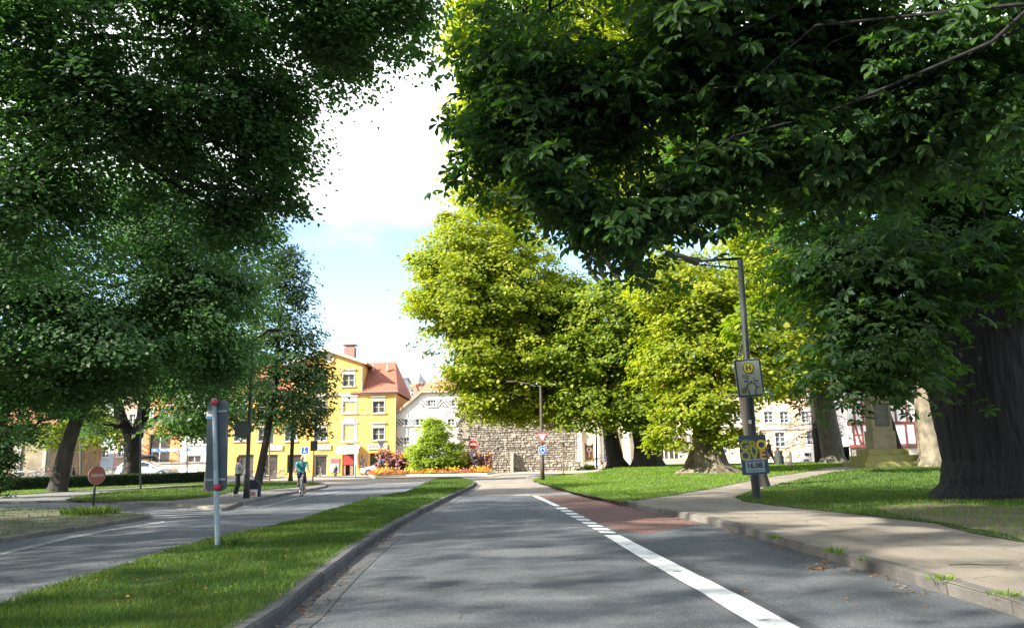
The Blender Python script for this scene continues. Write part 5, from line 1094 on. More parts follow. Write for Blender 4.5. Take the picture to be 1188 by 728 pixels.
# cyclist: rider's frame in the bicycle's own axes, riding towards -y
def bicycle(label, loc, rz, col, lean=0, group=None, basket=False, rack=True, sz=1.):
    root = thing('bicycle', label, 'bicycle', loc, rz, group, rot=(0, lean, rz)); root.scale = (sz,)*3; m = mat('bike_paint_%s' % str(col), col, tuple(c*.7 for c in col), rough=.3, metal=.2); mt = mat('bike_black', (.02, .02, .02), rough=.6); mc = mat('bike_chrome', (.55, .55, .55), rough=.25, metal=.9)
    r = .335
    for y in (-.53, .53):
        w_ = MB(); n = 28; w_.tube([(0, y+r*math.cos(2*math.pi*i/n), r+.01+r*math.sin(2*math.pi*i/n)) for i in range(n+1)], .018, 8, False); wo = w_.build('wheel', mt, root, True)
        k = MB(); k.tube([(0, y+(r-.03)*math.cos(2*math.pi*i/n), r+.01+(r-.03)*math.sin(2*math.pi*i/n)) for i in range(n+1)], .011, 6, False)
        for i in range(14): a = 2*math.pi*i/14; k.tube([(.02*(-1)**i, y, r+.01), (0, y+(r-.03)*math.cos(a), r+.01+(r-.03)*math.sin(a))], .0028, 4)
        k.tube([(-.04, y, r+.01), (.04, y, r+.01)], .02, 8); k.build('rim', mc, wo)
    f = MB(); bb = (0, .1, .29); st = (0, .24, .78); hdp = (0, -.36, .86); hb = (0, -.40, .66); rr = (0, .53, .345)
    for a, b2_, q in ((bb, st, .017), (st, hdp, .016), (bb, hb, .019), (hb, hdp, .02)): f.tube([a, b2_], q, 8)
    for s in (-.045, .045): f.tube([bb, (s, .53, .345)], .009, 6); f.tube([st, (s, .53, .345)], .008, 6); f.tube([(s*.6, -.4, .66), (s, -.53, .345)], .012, 6)
    f.build('frame', m, root, True)
    s = MB(); s.tube([st, (0, .265, .9)], .013, 8); s.build('seat_post', mc, root); s = MB(); s.ball((0, .32, .94), (.075, .09, .035)); s.ball((0, .2, .945), (.028, .1, .025)); s.build('saddle', mt, root, True)
    h = MB(); h.tube([hdp, (0, -.38, .98), (0, -.42, 1.02)], .014, 8); h.tube([(-.29, -.28, 1.03), (-.2, -.40, 1.05), (0, -.43, 1.03), (.2, -.40, 1.05), (.29, -.28, 1.03)], .012, 8); h.build('handlebar', mc, root, True)
    g = MB(); g.tube([(-.3, -.26, 1.03), (-.28, -.32, 1.035)], .018, 8); g.tube([(.3, -.26, 1.03), (.28, -.32, 1.035)], .018, 8); g.build('grip', mt, root)
    c_ = MB(); c_.tube([(.05, .1, .29), (.06, .1, .29)], [.09, .09], 16); c_.tube([(-.09, .1, .29), (.1, .1, .29)], .012, 6); c_.tube([(.1, .1, .29), (.11, .02, .15)], .01, 6); c_.tube([(-.09, .1, .29), (-.1, .18, .43)], .01, 6); c_.box((.15, .02, .14), (.09, .09, .02)); c_.box((-.14, .18, .44), (.09, .09, .02)); c_.build('crank', mc, root)
    if rack:
        k = MB(); [k.tube([(s_, .3, .74), (s_, .78, .74), (s_*.8, .56, .36)], .006, 5) for s_ in (-.06, .06)]; k.tube([(0, .2+.3*0, .7), (0, .45, .72), (0, .7, .70), (0, .88, .5)], .02, 6) ; k.build('rack', mt, root)
    l_ = MB(); l_.tube([(0, -.47, .9), (0, -.42, .9)], [.035, .025], 10); l_.build('lamp', mc, root)
    if basket:
        k = MB(); [k.b2(-.17+i*.055, -.16+i*.055, -.72, -.46, .82, 1.02) for i in range(7)]; k.b2(-.18, .18, -.72, -.46, .81, .825); k.box((0, -.72, .92), (.36, .01, .2)); k.build('basket', mt, root)
    return root
cy = G(349.5, 575.2); CRZ = R(20)
bicycle('white city bicycle ridden by the man in the turquoise shirt', (cy.x, cy.y, 0), CRZ, (.55, .55, .52))
Jc = dict(hip=(0, .28, 1.0), chest=(0, .2, 1.3), neck=(0, .14, 1.47), head=(0, .09, 1.61), shl=(.2, .13, 1.41), shr=(-.2, .13, 1.41), ell=(.25, -.02, 1.18), elr=(-.25, -.02, 1.18), hal=(.28, -.25, 1.06), har=(-.28, -.25, 1.06),
          hil=(.1, .24, .98), hir=(-.1, .24, .98), knl=(.13, -.1, .58), knr=(-.13, -.18, .82), anl=(.13, .07, .19), anr=(-.14, .13, .52), tol=(.14, -.08, .17), tor=(-.14, -.02, .47))
Jc['knl'] = (.13, -.07, .6)
person('bald man in a turquoise short sleeved shirt and dark shorts riding a bicycle towards us', (cy.x, cy.y, 0), CRZ, Jc, dict(hair=mat('hair_grey', (.2, .17, .15)), top=cl('turquoise', (.05, .27, .29), (.035, .2, .22)), bottom=cl('navy', (.02, .025, .05)), shoe=cl('shoe_dark', (.05, .05, .05))), 1.0, shorts=True, hairlen=-1)
b = P(894, 541, 55); b.z = H(b.x, b.y); person('man in a black jacket and dark trousers walking beside the arched doorway', b, R(70),
    stand(knl=(.1, -.2, .52), anl=(.1, -.3, .1), tol=(.12, -.46, .08), knr=(-.1, .1, .48), anr=(-.1, .33, .14), tor=(-.1, .2, .05), hal=(.24, -.2, .9), har=(-.24, .2, .9)), dict(hair=mat('hair_dark', (.03, .02, .018)), top=cl('black2', (.02, .02, .024)), bottom=cl('dark', (.03, .03, .035)), shoe=cl('shoe_dark', (.05, .05, .05))), 1.04, hairlen=0, bare_arm=False)
b = P(903, 541, 56.5); b.z = H(b.x, b.y); sit = stand(hip=(0, .1, .5), chest=(0, .02, .8), neck=(0, -.03, .99), head=(0, -.06, 1.14), shl=(.18, 0, .93), shr=(-.18, 0, .93), ell=(.22, -.1, .7), elr=(-.22, -.1, .7), hal=(.12, -.32, .62), har=(-.12, -.32, .62), hil=(.09, .08, .48), hir=(-.09, .08, .48), knl=(.11, -.36, .5), knr=(-.11, -.36, .5), anl=(.11, -.34, .1), anr=(-.11, -.36, .1), tol=(.12, -.5, .05), tor=(-.12, -.52, .05))
person('red haired woman in a white blouse sitting behind the dark litter bin', (b.x, b.y, b.z), R(60), sit, dict(hair=mat('hair_red', (.35, .13, .05)), top=cl('white', (.75, .74, .7)), bottom=cl('dark', (.03, .03, .035)), shoe=cl('shoe_dark', (.05, .05, .05))), 1., hairlen=.15)
sb_ = thing('park_bench', 'wooden park bench under the woman in white', 'bench', (b.x, b.y, b.z), R(60)); mWood = mat('wood_weathered', (.25, .17, .1), (.17, .12, .08), scale=5, rough=.8)
mb = MB(); [mb.box((0, -.08+i*.11, .44), (1.7, .09, .035)) for i in range(5)]; mb.build('seat', mWood, sb_); mb = MB(); [mb.box((0, .46+i*.02, .6+i*.13), (1.7, .03, .1)) for i in range(3)]; mb.build('backrest', mWood, sb_)
for s in (-.7, .7): mb = MB(); mb.tube([(s, -.08, 0), (s, -.08, .42)], .025, 6); mb.tube([(s, .36, 0), (s, .4, .42), (s, .5, .92)], .025, 6); mb.tube([(s, -.1, .41), (s, .42, .41)], .02, 6); mb.build('leg', mShopF, sb_)
b = P(706, 546, 66); zb = H(b.x, b.y); person('woman in a violet top and skirt standing by the red bicycle', (b.x, b.y, zb), R(30),
    stand(hal=(.2, -.28, 1.0), har=(-.2, -.28, 1.0)), dict(hair=_mats['hair_dark'], top=cl('violet', (.45, .4, .6), (.7, .68, .72)), bottom=cl('violet2', (.25, .25, .42), (.5, .48, .6)), shoe=_mats['cloth_shoe_dark']), 1.02, skirt=.5, hairlen=.2)
bicycle('red bicycle held by the woman in the violet top', (b.x-.45, b.y-.5, zb), R(90), (.55, .06, .05))
b = P(550, 548, 78); 
person('person in black clothes sitting beside the flowers under the no entry sign', (b.x, b.y, .75), R(40), sit, dict(hair=_mats['hair_dark'], top=_mats['cloth_black'], bottom=_mats['cloth_black'], shoe=_mats['cloth_shoe_dark']), 1.05, hairlen=.1, bare_arm=False)
ms = thing('moped', 'dark moped on its stand under the person in black', 'moped', (b.x, b.y, .05), R(40)); mb = MB()
mb.ball((0, .35, .75), (.16, .42, .14)); mb.ball((0, -.45, .7), (.18, .12, .32)); mb.ball((0, .5, .5), (.17, .3, .22)); mb.b2(-.15, .15, -.4, .2, .22, .34); mb.tube([(0, -.5, .95), (0, -.4, 1.1)], .05, 8); mb.build('body', mat('moped_black', (.02, .02, .025), rough=.3, coat=.5), ms, True)
for y in (-.62, .6): w_ = MB(); w_.tube([(0, y+.22*math.cos(2*math.pi*i/20), .24+.22*math.sin(2*math.pi*i/20)) for i in range(21)], .06, 8, False); w_.build('wheel', _mats['bike_black'], ms, True)
mb = MB(); mb.tube([(-.32, -.36, 1.1), (0, -.42, 1.08), (.32, -.36, 1.1)], .02, 8); mb.build('handlebar', _mats['bike_chrome'], ms)
mop2 = copy_tree(ms); q = P(80, 546, 66); mop2.location = (q.x, q.y, H_street(q.x, q.y)); mop2.rotation_euler.z = R(80); mop2['label'] = 'dark moped parked behind the hedge by the pink house'
mop3 = copy_tree(ms); q = P(389, 551, 84); mop3.location = (q.x, q.y, .05); mop3.rotation_euler.z = R(20); mop3['label'] = 'dark moped parked in front of the blue poster on the yellow house'

# ================================================================== STREET FURNITURE
mPost = mat('post_galvanised', (.24, .29, .35), (.19, .24, .29), scale=6, rough=.45, metal=.4); mPostD = mat('post_dark', (.03, .034, .034), (.045, .05, .047), scale=5, rough=.6); mPostB = mat('post_rust', (.12, .09, .06), (.17, .12, .08), scale=6, rough=.8)
mSgn = mat('sign_white', (.74, .75, .74), (.68, .69, .68), scale=4, rough=.5); mRedS = mat('sign_red', (.55, .03, .03), (.48, .03, .03), rough=.5); mBlueS = mat('sign_blue', (.02, .10, .42), (.02, .085, .36), rough=.5); mBack = mat('sign_back_grey', (.075, .10, .125), (.055, .075, .095), scale=2.5, rough=.55, metal=.3, bump=.1); mBlackS = mat('sign_black', (.02, .02, .02), rough=.6); mYellS = mat('sign_yellow', (.70, .50, .04), (.6, .42, .03), rough=.6)
# big road sign seen from behind, standing on the island
b = G(252.5, 634, flat(.11)); Yp = b.y; top = P(248.5, 462, Yp); rt = thing('road_sign', 'tall grey sign back on a pole with red collars, on the grass island', 'sign', (b.x, b.y, .1))
pt = top-Vector((b.x, b.y, .1)); MB().tube([(0, 0, -.15), (0, 0, .01), tuple(pt)], .04, 16).build('pole', mPost, rt, True)
ax = pt.normalized()
def rrect(x0, x1, z0, z1, r, n=6):
    o = []
    for cx, cz, a in ((x1-r, z0+r, -90), (x1-r, z1-r, 0), (x0+r, z1-r, 90), (x0+r, z0+r, 180)): o += [(cx+r*math.cos(R(a+90*i/n)), cz+r*math.sin(R(a+90*i/n))) for i in range(n+1)]
    return o
def at_(px, py): p = P(px, py, Yp); return (p.x-b.x, p.z-.1)
c0 = at_(250.3, 516); hw = 12.3*Yp/FPX; hh = 50*Yp/FPX*1.03; pn = MB().prism(rrect(-hw, hw, -hh, hh, .09), .05, .065).build('panel', mBack, rt); pn.location = (c0[0], 0, c0[1]); pn.rotation_euler = (0, R(-1.5), 0)
mb = MB(); [mb.b2(-hw*.9, hw*.9, .03, .05, z-.015, z+.015) for z in (-hh*.75, hh*.75)]; mb.build('rail', mPost, pn)
for py in (466.5, 565): q = at_(249+(py-466)*.028, py); MB().tube([(q[0], 0, q[1]-.045), (q[0]+.001, 0, q[1]+.045)], .054, 16).build('collar', mat('collar_red', (.36, .03, .04), (.3, .025, .03), rough=.5), rt, True)
q = at_(242.3, 481); st_ = MB().b2(q[0]-.055, q[0]+.055, .035, .049, q[1]-.06, q[1]+.06).build('sticker', mSgn, rt); MB().b2(q[0]-.05, q[0]+.05, .032, .035, q[1]-.055, q[1]-.02).build('sticker_band', mat('sticker_blue', (.05, .3, .6)), st_); MB().ball((q[0]+.01, .034, q[1]+.035), (.03, .004, .014)).build('sticker_mark', mRedS, st_)
# no entry sign at the side path
def no_entry(label, px, py_base, py_sign, Rpx, zf=flat(.09), pole=mPostD, sqx=1, rz=0, group='no entry signs'):
    b = G(px, py_base, zf) if not isinstance(py_base, tuple) else P(px, 545, py_base[0]); b.z = zf(b.x, b.y); rt = thing('no_entry_sign', label, 'sign', b, rz, group); z = P(px, py_sign, b.y).z-b.z; r = Rpx*b.y/FPX
    MB().tube([(0, 0, -.1), (0, 0, z+r*.6)], .035 if b.y < 50 else .045, 10).build('pole', pole, rt, True)
    mD_ = mat('disc_dull', (.36, .30, .25), (.3, .25, .2)) if b.y < 50 else mSgn; d = MB().disc((0, z), r, -.07, -.055, 40).build('disc', mD_, rt); MB().disc((0, z), r*.94, -.078, -.07, 40).build('red_field', mat('sign_red_faded', (.30, .085, .05), (.25, .07, .045), rough=.6) if b.y < 50 else mRedS, d); MB().b2(-r*.74, r*.74, -.086, -.078, z-r*.16, z+r*.16).build('bar', mD_, d)
    return rt, b, z
rt, b, z = no_entry('small faded red no entry sign on a green post in the left verge', 108, 590, 551, 10.5, rz=R(62))
rt, b, z = no_entry('bright red no entry sign with a small blue plate before the rubble wall', 549.5, (80,), 515, 5.6, flat(.05), mPost)
MB().b2(-.28, .28, -.07, -.05, z-1.35, z-.8).build('blue_plate', mat('plate_blue_pale', (.35, .45, .65)), rt)
# lamp post with round sign back, beside the woman
b = G(285.5, 577.5, flat(.09)); rt = thing('lamp_post', 'dark lamp post with a round sign back beside the standing woman', 'lamp post', (b.x, b.y, .085)); t_ = P(293, 395, b.y)-Vector((b.x, b.y, .085))
MB().tube([(0, 0, -.1), (.0, 0, .9), (.01, 0, .95), tuple(t_)], [.115, .11, .085, .06], 14).build('pole', mPostD, rt, True)
z = P(284, 498, b.y); mb = MB(); mb.disc((z.x-b.x-.02, z.z-.085), .33, -.16, -.12, 36); dd = mb.build('round_sign', mat('sign_back_dark', (.06, .085, .08), (.05, .07, .065), rough=.4, metal=.3), rt); mb = MB(); mb.ring((z.x-b.x-.02, z.z-.085), .31, .345, -.17, -.11); mb.build('rim', mPostD, dd)
mb = MB(); mb.tube([tuple(t_), (t_.x+.8, -.5, t_.z+.3)], .04, 8); mb.ball((t_.x+1.1, -.65, t_.z+.3), (.35, .14, .08)); mb.build('lamp_head', mPostD, rt)
# black bag and cartons
b = G(292, 575.8, flat(.09)); rt = thing('shopping_bag', 'black hooded trolley bag standing right of the lamp post', 'bag', (b.x, b.y+.15, .085)); mb = MB(); mb.prism([(-.27, 0), (.27, 0), (.28, .45), (.22, .6), (.1, .68), (-.1, .68), (-.22, .6), (-.28, .45)], -.17, .2); mb.build('body', cl('bag', (.025, .03, .045)), rt, bevel=.03); mb = MB(); mb.tube([(-.12, .1, .66), (-.1, .1, .8), (.1, .1, .8), (.12, .1, .66)], .012, 6); mb.build('handle', mPostD, rt)
for dx, dz, lab in ((.16, 0, 'white and red carton in front of the black trolley bag'), (-.13, 0, 'small white carton at the foot of the lamp post')):
    o = thing('carton', lab, 'carton', (b.x+dx, b.y-.22, .085)); MB().box((0, 0, .15), (.22, .2, .3)).build('box', mat('carton_white', (.6, .58, .56), (.5, .45, .44), scale=4), o, bevel=.01); MB().b2(-.08, .08, -.106, -.101, .08, .2).build('label_patch', mat('carton_red', (.45, .12, .12)), o)
# person half hidden by the big sign pole tree: dark figure
# plain posts and lamp posts at the left
def post(name, label, px, pyb, pyt, r, m, zf=flat(.09), head=None, group=None, cat='post', dxt=0, Y=None):
    b = G(px, pyb, zf) if Y is None else P(px, pyb, Y); b.z = zf(b.x, b.y); rt = thing(name, label, cat, b, group=group); t = P(px+dxt, pyt, b.y)-b
    MB().tube([(0, 0, -.1), (0, 0, .02), tuple(t)], [r*1.15, r, r*.75], 12).build('pole', m, rt, True)
    if head: head(rt, t)
    return rt
def arm_head(side, L_=1.6, m=None):
    def f(rt, t):
        mb = MB(); mb.tube([tuple(t), (t.x+side*L_*.4, t.y, t.z+.22), (t.x+side*L_, t.y, t.z+.34)], .045, 8); mb.build('arm', m or mPostD, rt, True)
        mb = MB(); mb.ball((t.x+side*(L_+.35), t.y, t.z+.36), (.42, .16, .08)); mb.build('lamp_head', m or mPost, rt, True)
    return f
post('lamp_post', 'black lamp post between the two big left trees', 93.5, 560, 440, .09, mPostD, group='lamp posts on the left', cat='lamp post', head=arm_head(1))
post('lamp_post', 'thin dark post right beside the forked trunk', 163, 567.5, 455, .06, mPostD, group='lamp posts on the left', cat='lamp post', head=arm_head(-1, .8))
post('sign_post', 'thin rusty post in front of the low cream wall', 217, 559.5, 470, .055, mPostB, group='thin posts', head=lambda rt, t: MB().disc((t.x, t.z-.3), .3, -.08, -.05).build('disc', mBack, rt))
post('sign_post', 'thin brown post between the slender leaning tree and the yellow house', 312.5, 560.5, 500, .06, mPostB, group='thin posts', head=lambda rt, t: MB().b2(t.x-.3, t.x+.3, -.08, -.05, t.z-.8, t.z).build('panel', mBack, rt))
b_ = post('sign_post', 'brown post with a black rectangular sign back to the right of the cyclist', 362.6, 560, 514, .05, mPostB, group='thin posts', dxt=2.2, head=lambda rt, t: MB().prism(rrect(t.x-.38, t.x+.38, t.z-.62, t.z+.5, .05), -.08, -.05).build('panel', mBackD, rt)) if False else None
mBackD = mat('sign_back_black', (.035, .035, .035), (.06, .055, .05), rough=.6)
post('sign_post', 'brown post with a black rectangular sign back to the right of the cyclist', 362.6, 560, 514, .05, mPostB, group='thin posts', dxt=2.0, head=lambda rt, t: MB().prism(rrect(t.x-.24, t.x+.24, t.z-.5, t.z+.18, .03), -.08, -.05).build('panel', mBackD, rt))
def bl(rt, t):
    o = MB().b2(t.x-.38, t.x+.38, -.08, -.05, t.z-.55, t.z+.2).build('panel', mSgn, rt); MB().b2(t.x-.34, t.x+.34, -.09, -.081, t.z-.51, t.z+.16).build('blue_field', mBlueS, o)
    k = MB(); k.tube([(t.x, -.1, t.z-.38), (t.x, -.1, t.z-.1)], .05, 6); k.ball((t.x, -.1, t.z+.02), .07); k.tube([(t.x-.14, -.1, t.z-.42), (t.x, -.1, t.z-.2), (t.x+.16, -.1, t.z-.4)], .035, 6); k.build('symbol', mSgn, o)
post('pedestrian_sign', 'small blue square sign with a white figure above the cyclist head', 354, 552, 520, .04, mPost, flat(.05), head=bl, Y=79, cat='sign')
# lamp post before the yellow house
post('lamp_post', 'pale lamp post with small plates in front of the yellow house entrance', 411.8, 554.2, 485, .085, mPost, flat(.05), cat='lamp post', dxt=.2, Y=76,
     head=lambda rt, t: (arm_head(1, .8, mPost)(rt, t), MB().b2(t.x+.08, t.x+.3, -.1, -.07, 1.1, 2.7).build('plate', mat('plate_beige', (.5, .46, .38)), rt), MB().b2(t.x-.8, t.x-.06, -.04, .0, 3.0, 3.16).build('name_plate', mBack, rt)))
b = P(442, 548, 80); rt = thing('direction_sign', 'triangular sign back on a pole in front of the shop sign', 'sign', (b.x, b.y, .05)); z = P(442, 516, 80).z-.05
MB().tube([(0, 0, -.05), (0, 0, z+.5)], .05, 10).build('pole', mPost, rt, True); MB().prism([(-.45, z+.45), (.45, z+.45), (0, z-.35)], -.08, -.05).build('triangle', mBack, rt); MB().disc((0, z-.95), .33, -.08, -.05).build('disc', mBack, rt); MB().b2(-.3, .3, -.08, -.05, z-1.9, z-1.45).build('plate', mBlueS, rt)
# yield and roundabout signs on the middle lamp post
b = G(629.5, 556.8, H); Yq = b.y; rt = thing('give_way_sign', 'white and red triangle above a blue disc on a tall brown lamp post', 'sign', (b.x, b.y, .12)); t_ = P(627, 447, Yq)-Vector((b.x, b.y, .12)); mPoleBr = mat('pole_brown', (.045, .036, .028), (.065, .05, .038), rough=.7)
MB().tube([(0, 0, -.1), (0, 0, 1.2), (.0, 0, 1.25), tuple(t_)], [.13, .13, .1, .06], 14).build('pole', mPoleBr, rt, True)
mb = MB(); mb.tube([tuple(t_), (t_.x-1.4, 0, t_.z+.25)], .035, 8); mb.ball((t_.x-1.7, 0, t_.z+.27), (.4, .14, .07)); mb.build('lamp_arm', mPoleBr, rt, True)
z = P(628.5, 507, Yq).z-.12; x = P(629, 507, Yq).x-b.x; r = .46*1.0; s_ = 6.9*Yq/FPX
tri = lambda k, dz=0: [(x-s_*k, z+s_*.87*k), (x+s_*k, z+s_*.87*k), (x, z-s_*.87*k)]
o = MB().prism(tri(1), -.16, -.14).build('triangle', mRedS, rt)
MB().prism(tri(.66), -.17, -.16).build('white_field', mSgn, o)
z2 = P(628.5, 522, Yq).z-.12; r = 4.9*Yq/FPX; o = MB().disc((x, z2), r, -.16, -.14, 40).build('disc', mSgn, rt); MB().disc((x, z2), r*.93, -.168, -.16, 40).build('blue_field', mBlueS, o)
mb = MB()
for k in range(3):
    a = R(90+120*k); mb.ring((x, z2), r*.42, r*.60, -.176, -.168, a+R(8), a+R(78), 8); e = a+R(78)
    mb.prism([(x+r*.32*math.cos(e), z2+r*.32*math.sin(e)), (x+r*.7*math.cos(e), z2+r*.7*math.sin(e)), (x+r*.52*math.cos(e+R(32)), z2+r*.52*math.sin(e+R(32)))], -.176, -.168)
mb.build('arrow', mSgn, o)
# post between, P sign, right post
post('sign_post', 'thin brown post with a small square top before the low yellow bushes', 653.5, 549.5, 513, .06, mPostB, H, Y=66, group='thin posts', head=lambda rt, t: MB().box((t.x, t.y, t.z-.1), (.24, .2, .26)).build('top_box', mPostD, rt), dxt=-.3)
post('lamp_post', 'dark slim lamp post at the far end of the lawn before the cream building', 692.5, 547, 440, .09, mPoleBr, H, Y=66, cat='lamp post', dxt=-2, head=arm_head(-1, 1.2))
b = P(652, 501, 92); rt = thing('parking_sign', 'long white direction sign with a blue P in front of the rubble wall', 'sign', (b.x, b.y, 0)); z = b.z
MB().tube([(1.0, 0.05, .0), (1.0, 0.05, z+.35)], .05, 8).build('pole', mPost, rt); MB().b2(-.55, 1.25, -.06, 0, z-.3, z+.3).build('panel', mSgn, rt); o = MB().disc((-.12, z), .34, -.09, -.062, 30).build('blue_disc', mBlueS, rt); text('P', .55, mSgn, o, (-.12, -.092, z), bold=.02)
mb = MB(); [mb.b2(.42+i*.1, .48+i*.1, -.075, -.062, z-.06, z+.05+(i % 2)*.03) for i in range(6)]; mb.build('lettering', mLet, rt)
o = MB().prism([(-.6, z+.3), (-.95, z), (-.6, z-.3)], -.06, 0).build('arrow_tip', mSgn, rt)
post('lamp_post', 'pale grey lamp post standing against the middle of the rubble wall', 577, 546, 482, .1, mPost, flat(.05), Y=88, cat='lamp post', dxt=-.3, head=arm_head(-1, .3, mPost))
for px, lab in ((607.5, 'short grey bollard before the middle of the rubble wall'), (642, 'short grey bollard at the left end of the low yellow bushes'), (596, 'left one of three short grey bollards before the rubble wall')):
    b = P(px, 546, 88); rt = thing('bollard', lab, 'bollard', (b.x, b.y, .05), group='bollards before the old wall'); MB().tube([(0, 0, 0), (0, 0, .9), (0, 0, .93)], [.06, .06, .04], 12).build('post', mPost, rt, True); MB().tube([(0, 0, .72), (0, 0, .8)], .063, 12).build('band', mSgn, rt)

# ---- bus stop lamp post with two signs
b = G(878, 579, H); Yb = b.y; zb = H(b.x, b.y); rt = thing('lamp_post', 'tall dark lamp post with an outstretched arm carrying the bus stop sign and the poster', 'lamp post', (b.x, b.y, zb)); t_ = P(858.5, 301, Yb)-Vector((b.x, b.y, zb))
mLp = mat('lamp_post_paint', (.014, .018, .017), (.025, .03, .028), scale=3, rough=.5)
m1 = t_*.42; MB().tube([(0, 0, -.1), (0, 0, .02), tuple(m1*.98), tuple(m1), tuple(t_)], [.125, .12, .112, .095, .085], 18).build('pole', mLp, rt, True)
q = P(800, 296.5, Yb-.6)-Vector((b.x, b.y, zb)); q.y = 0; tt = t_.copy()
mb = MB(); mb.tube([(tt.x+.05, 0, tt.z+.03), (q.x+.3, 0, q.z-.0)], .045, 8); mb.tube([(tt.x, 0, tt.z-.28), (q.x+.45, 0, q.z-.12)], .028, 8)
for k in (.25, .5, .75): a_ = Vector((tt.x, 0, tt.z+.02)).lerp(Vector((q.x+.3, 0, q.z)), k); b_ = Vector((tt.x, 0, tt.z-.27)).lerp(Vector((q.x+.45, 0, q.z-.12)), k); mb.tube([tuple(a_), tuple(b_)], .014, 6)
mb.build('arm', mLp, rt, True)
qq = P(778, 295, Yb)-Vector((b.x, b.y, zb)); mb = MB(); mb.prism([(qq.x-.25, qq.z-.02), (qq.x+.3, qq.z-.14), (q.x+.38, q.z-.14), (q.x+.42, q.z+.06), (q.x+.1, q.z+.1), (qq.x, qq.z+.1)], -.16, .16); h_ = mb.build('lamp_head', mLp, rt, bevel=.03); MB().b2(qq.x+.1, q.x+.1, -.11, .11, qq.z-.175, qq.z-.13).build('lens', mat('lens', (.3, .3, .27), rough=.3), h_)
# bus stop board
def on_post(px, py): p = P(px, py, Yb-.17); return p
p0 = on_post(869.3, 438); W_, H_ = 29*Yb/FPX, 40.5*Yb/FPX*1.03
sg = thing('bus_stop_sign', 'white framed board with a yellow green H roundel on the bus stop lamp post', 'sign', (p0.x, p0.y, p0.z), rot=(0, R(-3.5), 0))
fr_ = MB().prism(rrect(-W_/2, W_/2, -H_/2, H_/2, .04), -.012, .02).build('frame', mBlackS, sg); MB().prism(rrect(-W_/2+.03, W_/2-.03, -H_/2+.03, H_/2-.03, .03), -.018, -.012).build('panel', mat('sign_offwhite', (.30, .34, .30), (.26, .30, .26), scale=3), sg)
MB().prism(rrect(-W_/2-.025, W_/2+.025, -H_/2-.025, H_/2+.025, .05), .0, .026).build('rim', mPost, sg)
cz = H_/2-.235; cx = .0; o = MB().disc((cx, cz), .16, -.026, -.018, 36).build('roundel', mat('stop_green', (.04, .12, .05)), sg); MB().disc((cx, cz), .135, -.03, -.026, 36).build('roundel_field', mYellS, o); text('H', .21, _mats['stop_green'], o, (cx, -.031, cz), bold=.01)
mb = MB(); 
for i, s_ in enumerate((.2, .26, .15)): 
    for k in range(int(s_/.03)): mb.b2(-.2+k*.032, -.18+k*.032, -.024, -.018, .09-i*.045, .11-i*.045)
for k in range(5): mb.b2(.05+k*.03, .065+k*.03, -.024, -.018, .1, .12)
mb.build('small_print', mBlackS, sg)
mb = MB(); c = (.03, -H_*.27); mb.ring(c, .125, .15, -.026, -.018, R(-35), R(215), 20)
a1_ = (c[0]+.138*math.cos(R(-35)), c[1]+.138*math.sin(R(-35))); a2_ = (c[0]+.138*math.cos(R(215)), c[1]+.138*math.sin(R(215)))
for p, s_ in ((a1_, 1), (a2_, -1)): mb.b2(p[0]-.013-.02*s_, p[0]+.013-.02*s_, -.026, -.018, p[1]-.16, p[1]); mb.b2(*sorted((p[0]+.02*s_, p[0]+.11*s_)), -.026, -.018, p[1]+.07, p[1]+.09)
mb.b2(c[0]-.01, c[0]+.01, -.026, -.018, c[1]+.15, c[1]+.2)
for k in (-1, 1): mb.disc((c[0]+k*.09, c[1]+.27), .02, -.026, -.018, 12); mb.b2(*sorted((c[0]+k*.06, c[0]+k*.2)), -.026, -.018, c[1]+.19, c[1]+.205); mb.b2(*sorted((c[0]+k*.1, c[0]+k*.18)), -.026, -.018, c[1]+.165, c[1]+.178)
mb.build('route_diagram', mBlackS, sg); o = MB().disc((-W_/2+.16, -H_/2+.16), .08, -.026, -.018, 30).build('small_roundel', mat('olive', (.16, .17, .05)), sg)
# poster board
pc = on_post(874.6, 527); W_, H_ = 30.5*Yb/FPX, 42.5*Yb/FPX*1.03; pb = thing('poster_board', 'dark blue poster reading GROOVE in yellow letters on the bus stop lamp post', 'poster', (pc.x, pc.y, pc.z), rot=(0, R(-2.2), 0))
MB().prism(rrect(-W_/2, W_/2, -H_/2, H_/2, .015), -.015, .02).build('board', mat('poster_navy', (.035, .06, .10), (.05, .075, .12), scale=2, rough=.6), pb)
mG = mat('poster_olive_yellow', (.32, .30, .05), (.42, .38, .05), scale=3, rough=.6); mGy = mat('poster_bright_yellow', (.75, .60, .02), (.7, .5, .02), scale=3, rough=.6); mGo = mat('poster_orange', (.7, .36, .02), (.6, .34, .02), rough=.6)
for s_, x_, z_, m_ in (('G', -.24, .245, mG), ('R', -.005, .245, mG), ('O', .235, .245, mGy), ('O', -.24, -.03, mG), ('V', .01, -.03, mG), ('E', .24, -.03, mGo)): text(s_, .36, m_, pb, (x_, -.017, z_), bold=.012, name='letter')
mb = MB(); [mb.b2(-.36+k*.02, -.35+k*.02, -.019, -.015, .41, .43) for k in range(14)]; mb.build('small_print', mG, pb)
a = -H_/2+.06; lp_ = MB().b2(-.27, .26, -.022, -.015, a, a+.37).build('date_label', mat('label_pale', (.28, .36, .41), (.25, .32, .37), rough=.6), pb); text('16.08.', .2, mBlackS, lp_, (0, -.024, a+.175), bold=.006)
mb = MB(); [mb.b2(-.24+k*.026, -.224+k*.026, -.027, -.022, a+.29, a+.32+(.012 if k % 3 == 0 else 0)) for k in range(18)]; [mb.b2(-.2+k*.03, -.18+k*.03, -.027, -.022, a+.04, a+.058) for k in range(13)]; mb.build('small_print', mBlackS, lp_)
MB().b2(-.415, -.37, -.019, -.015, -.32, -.24).build('mark', mSgn, pb)
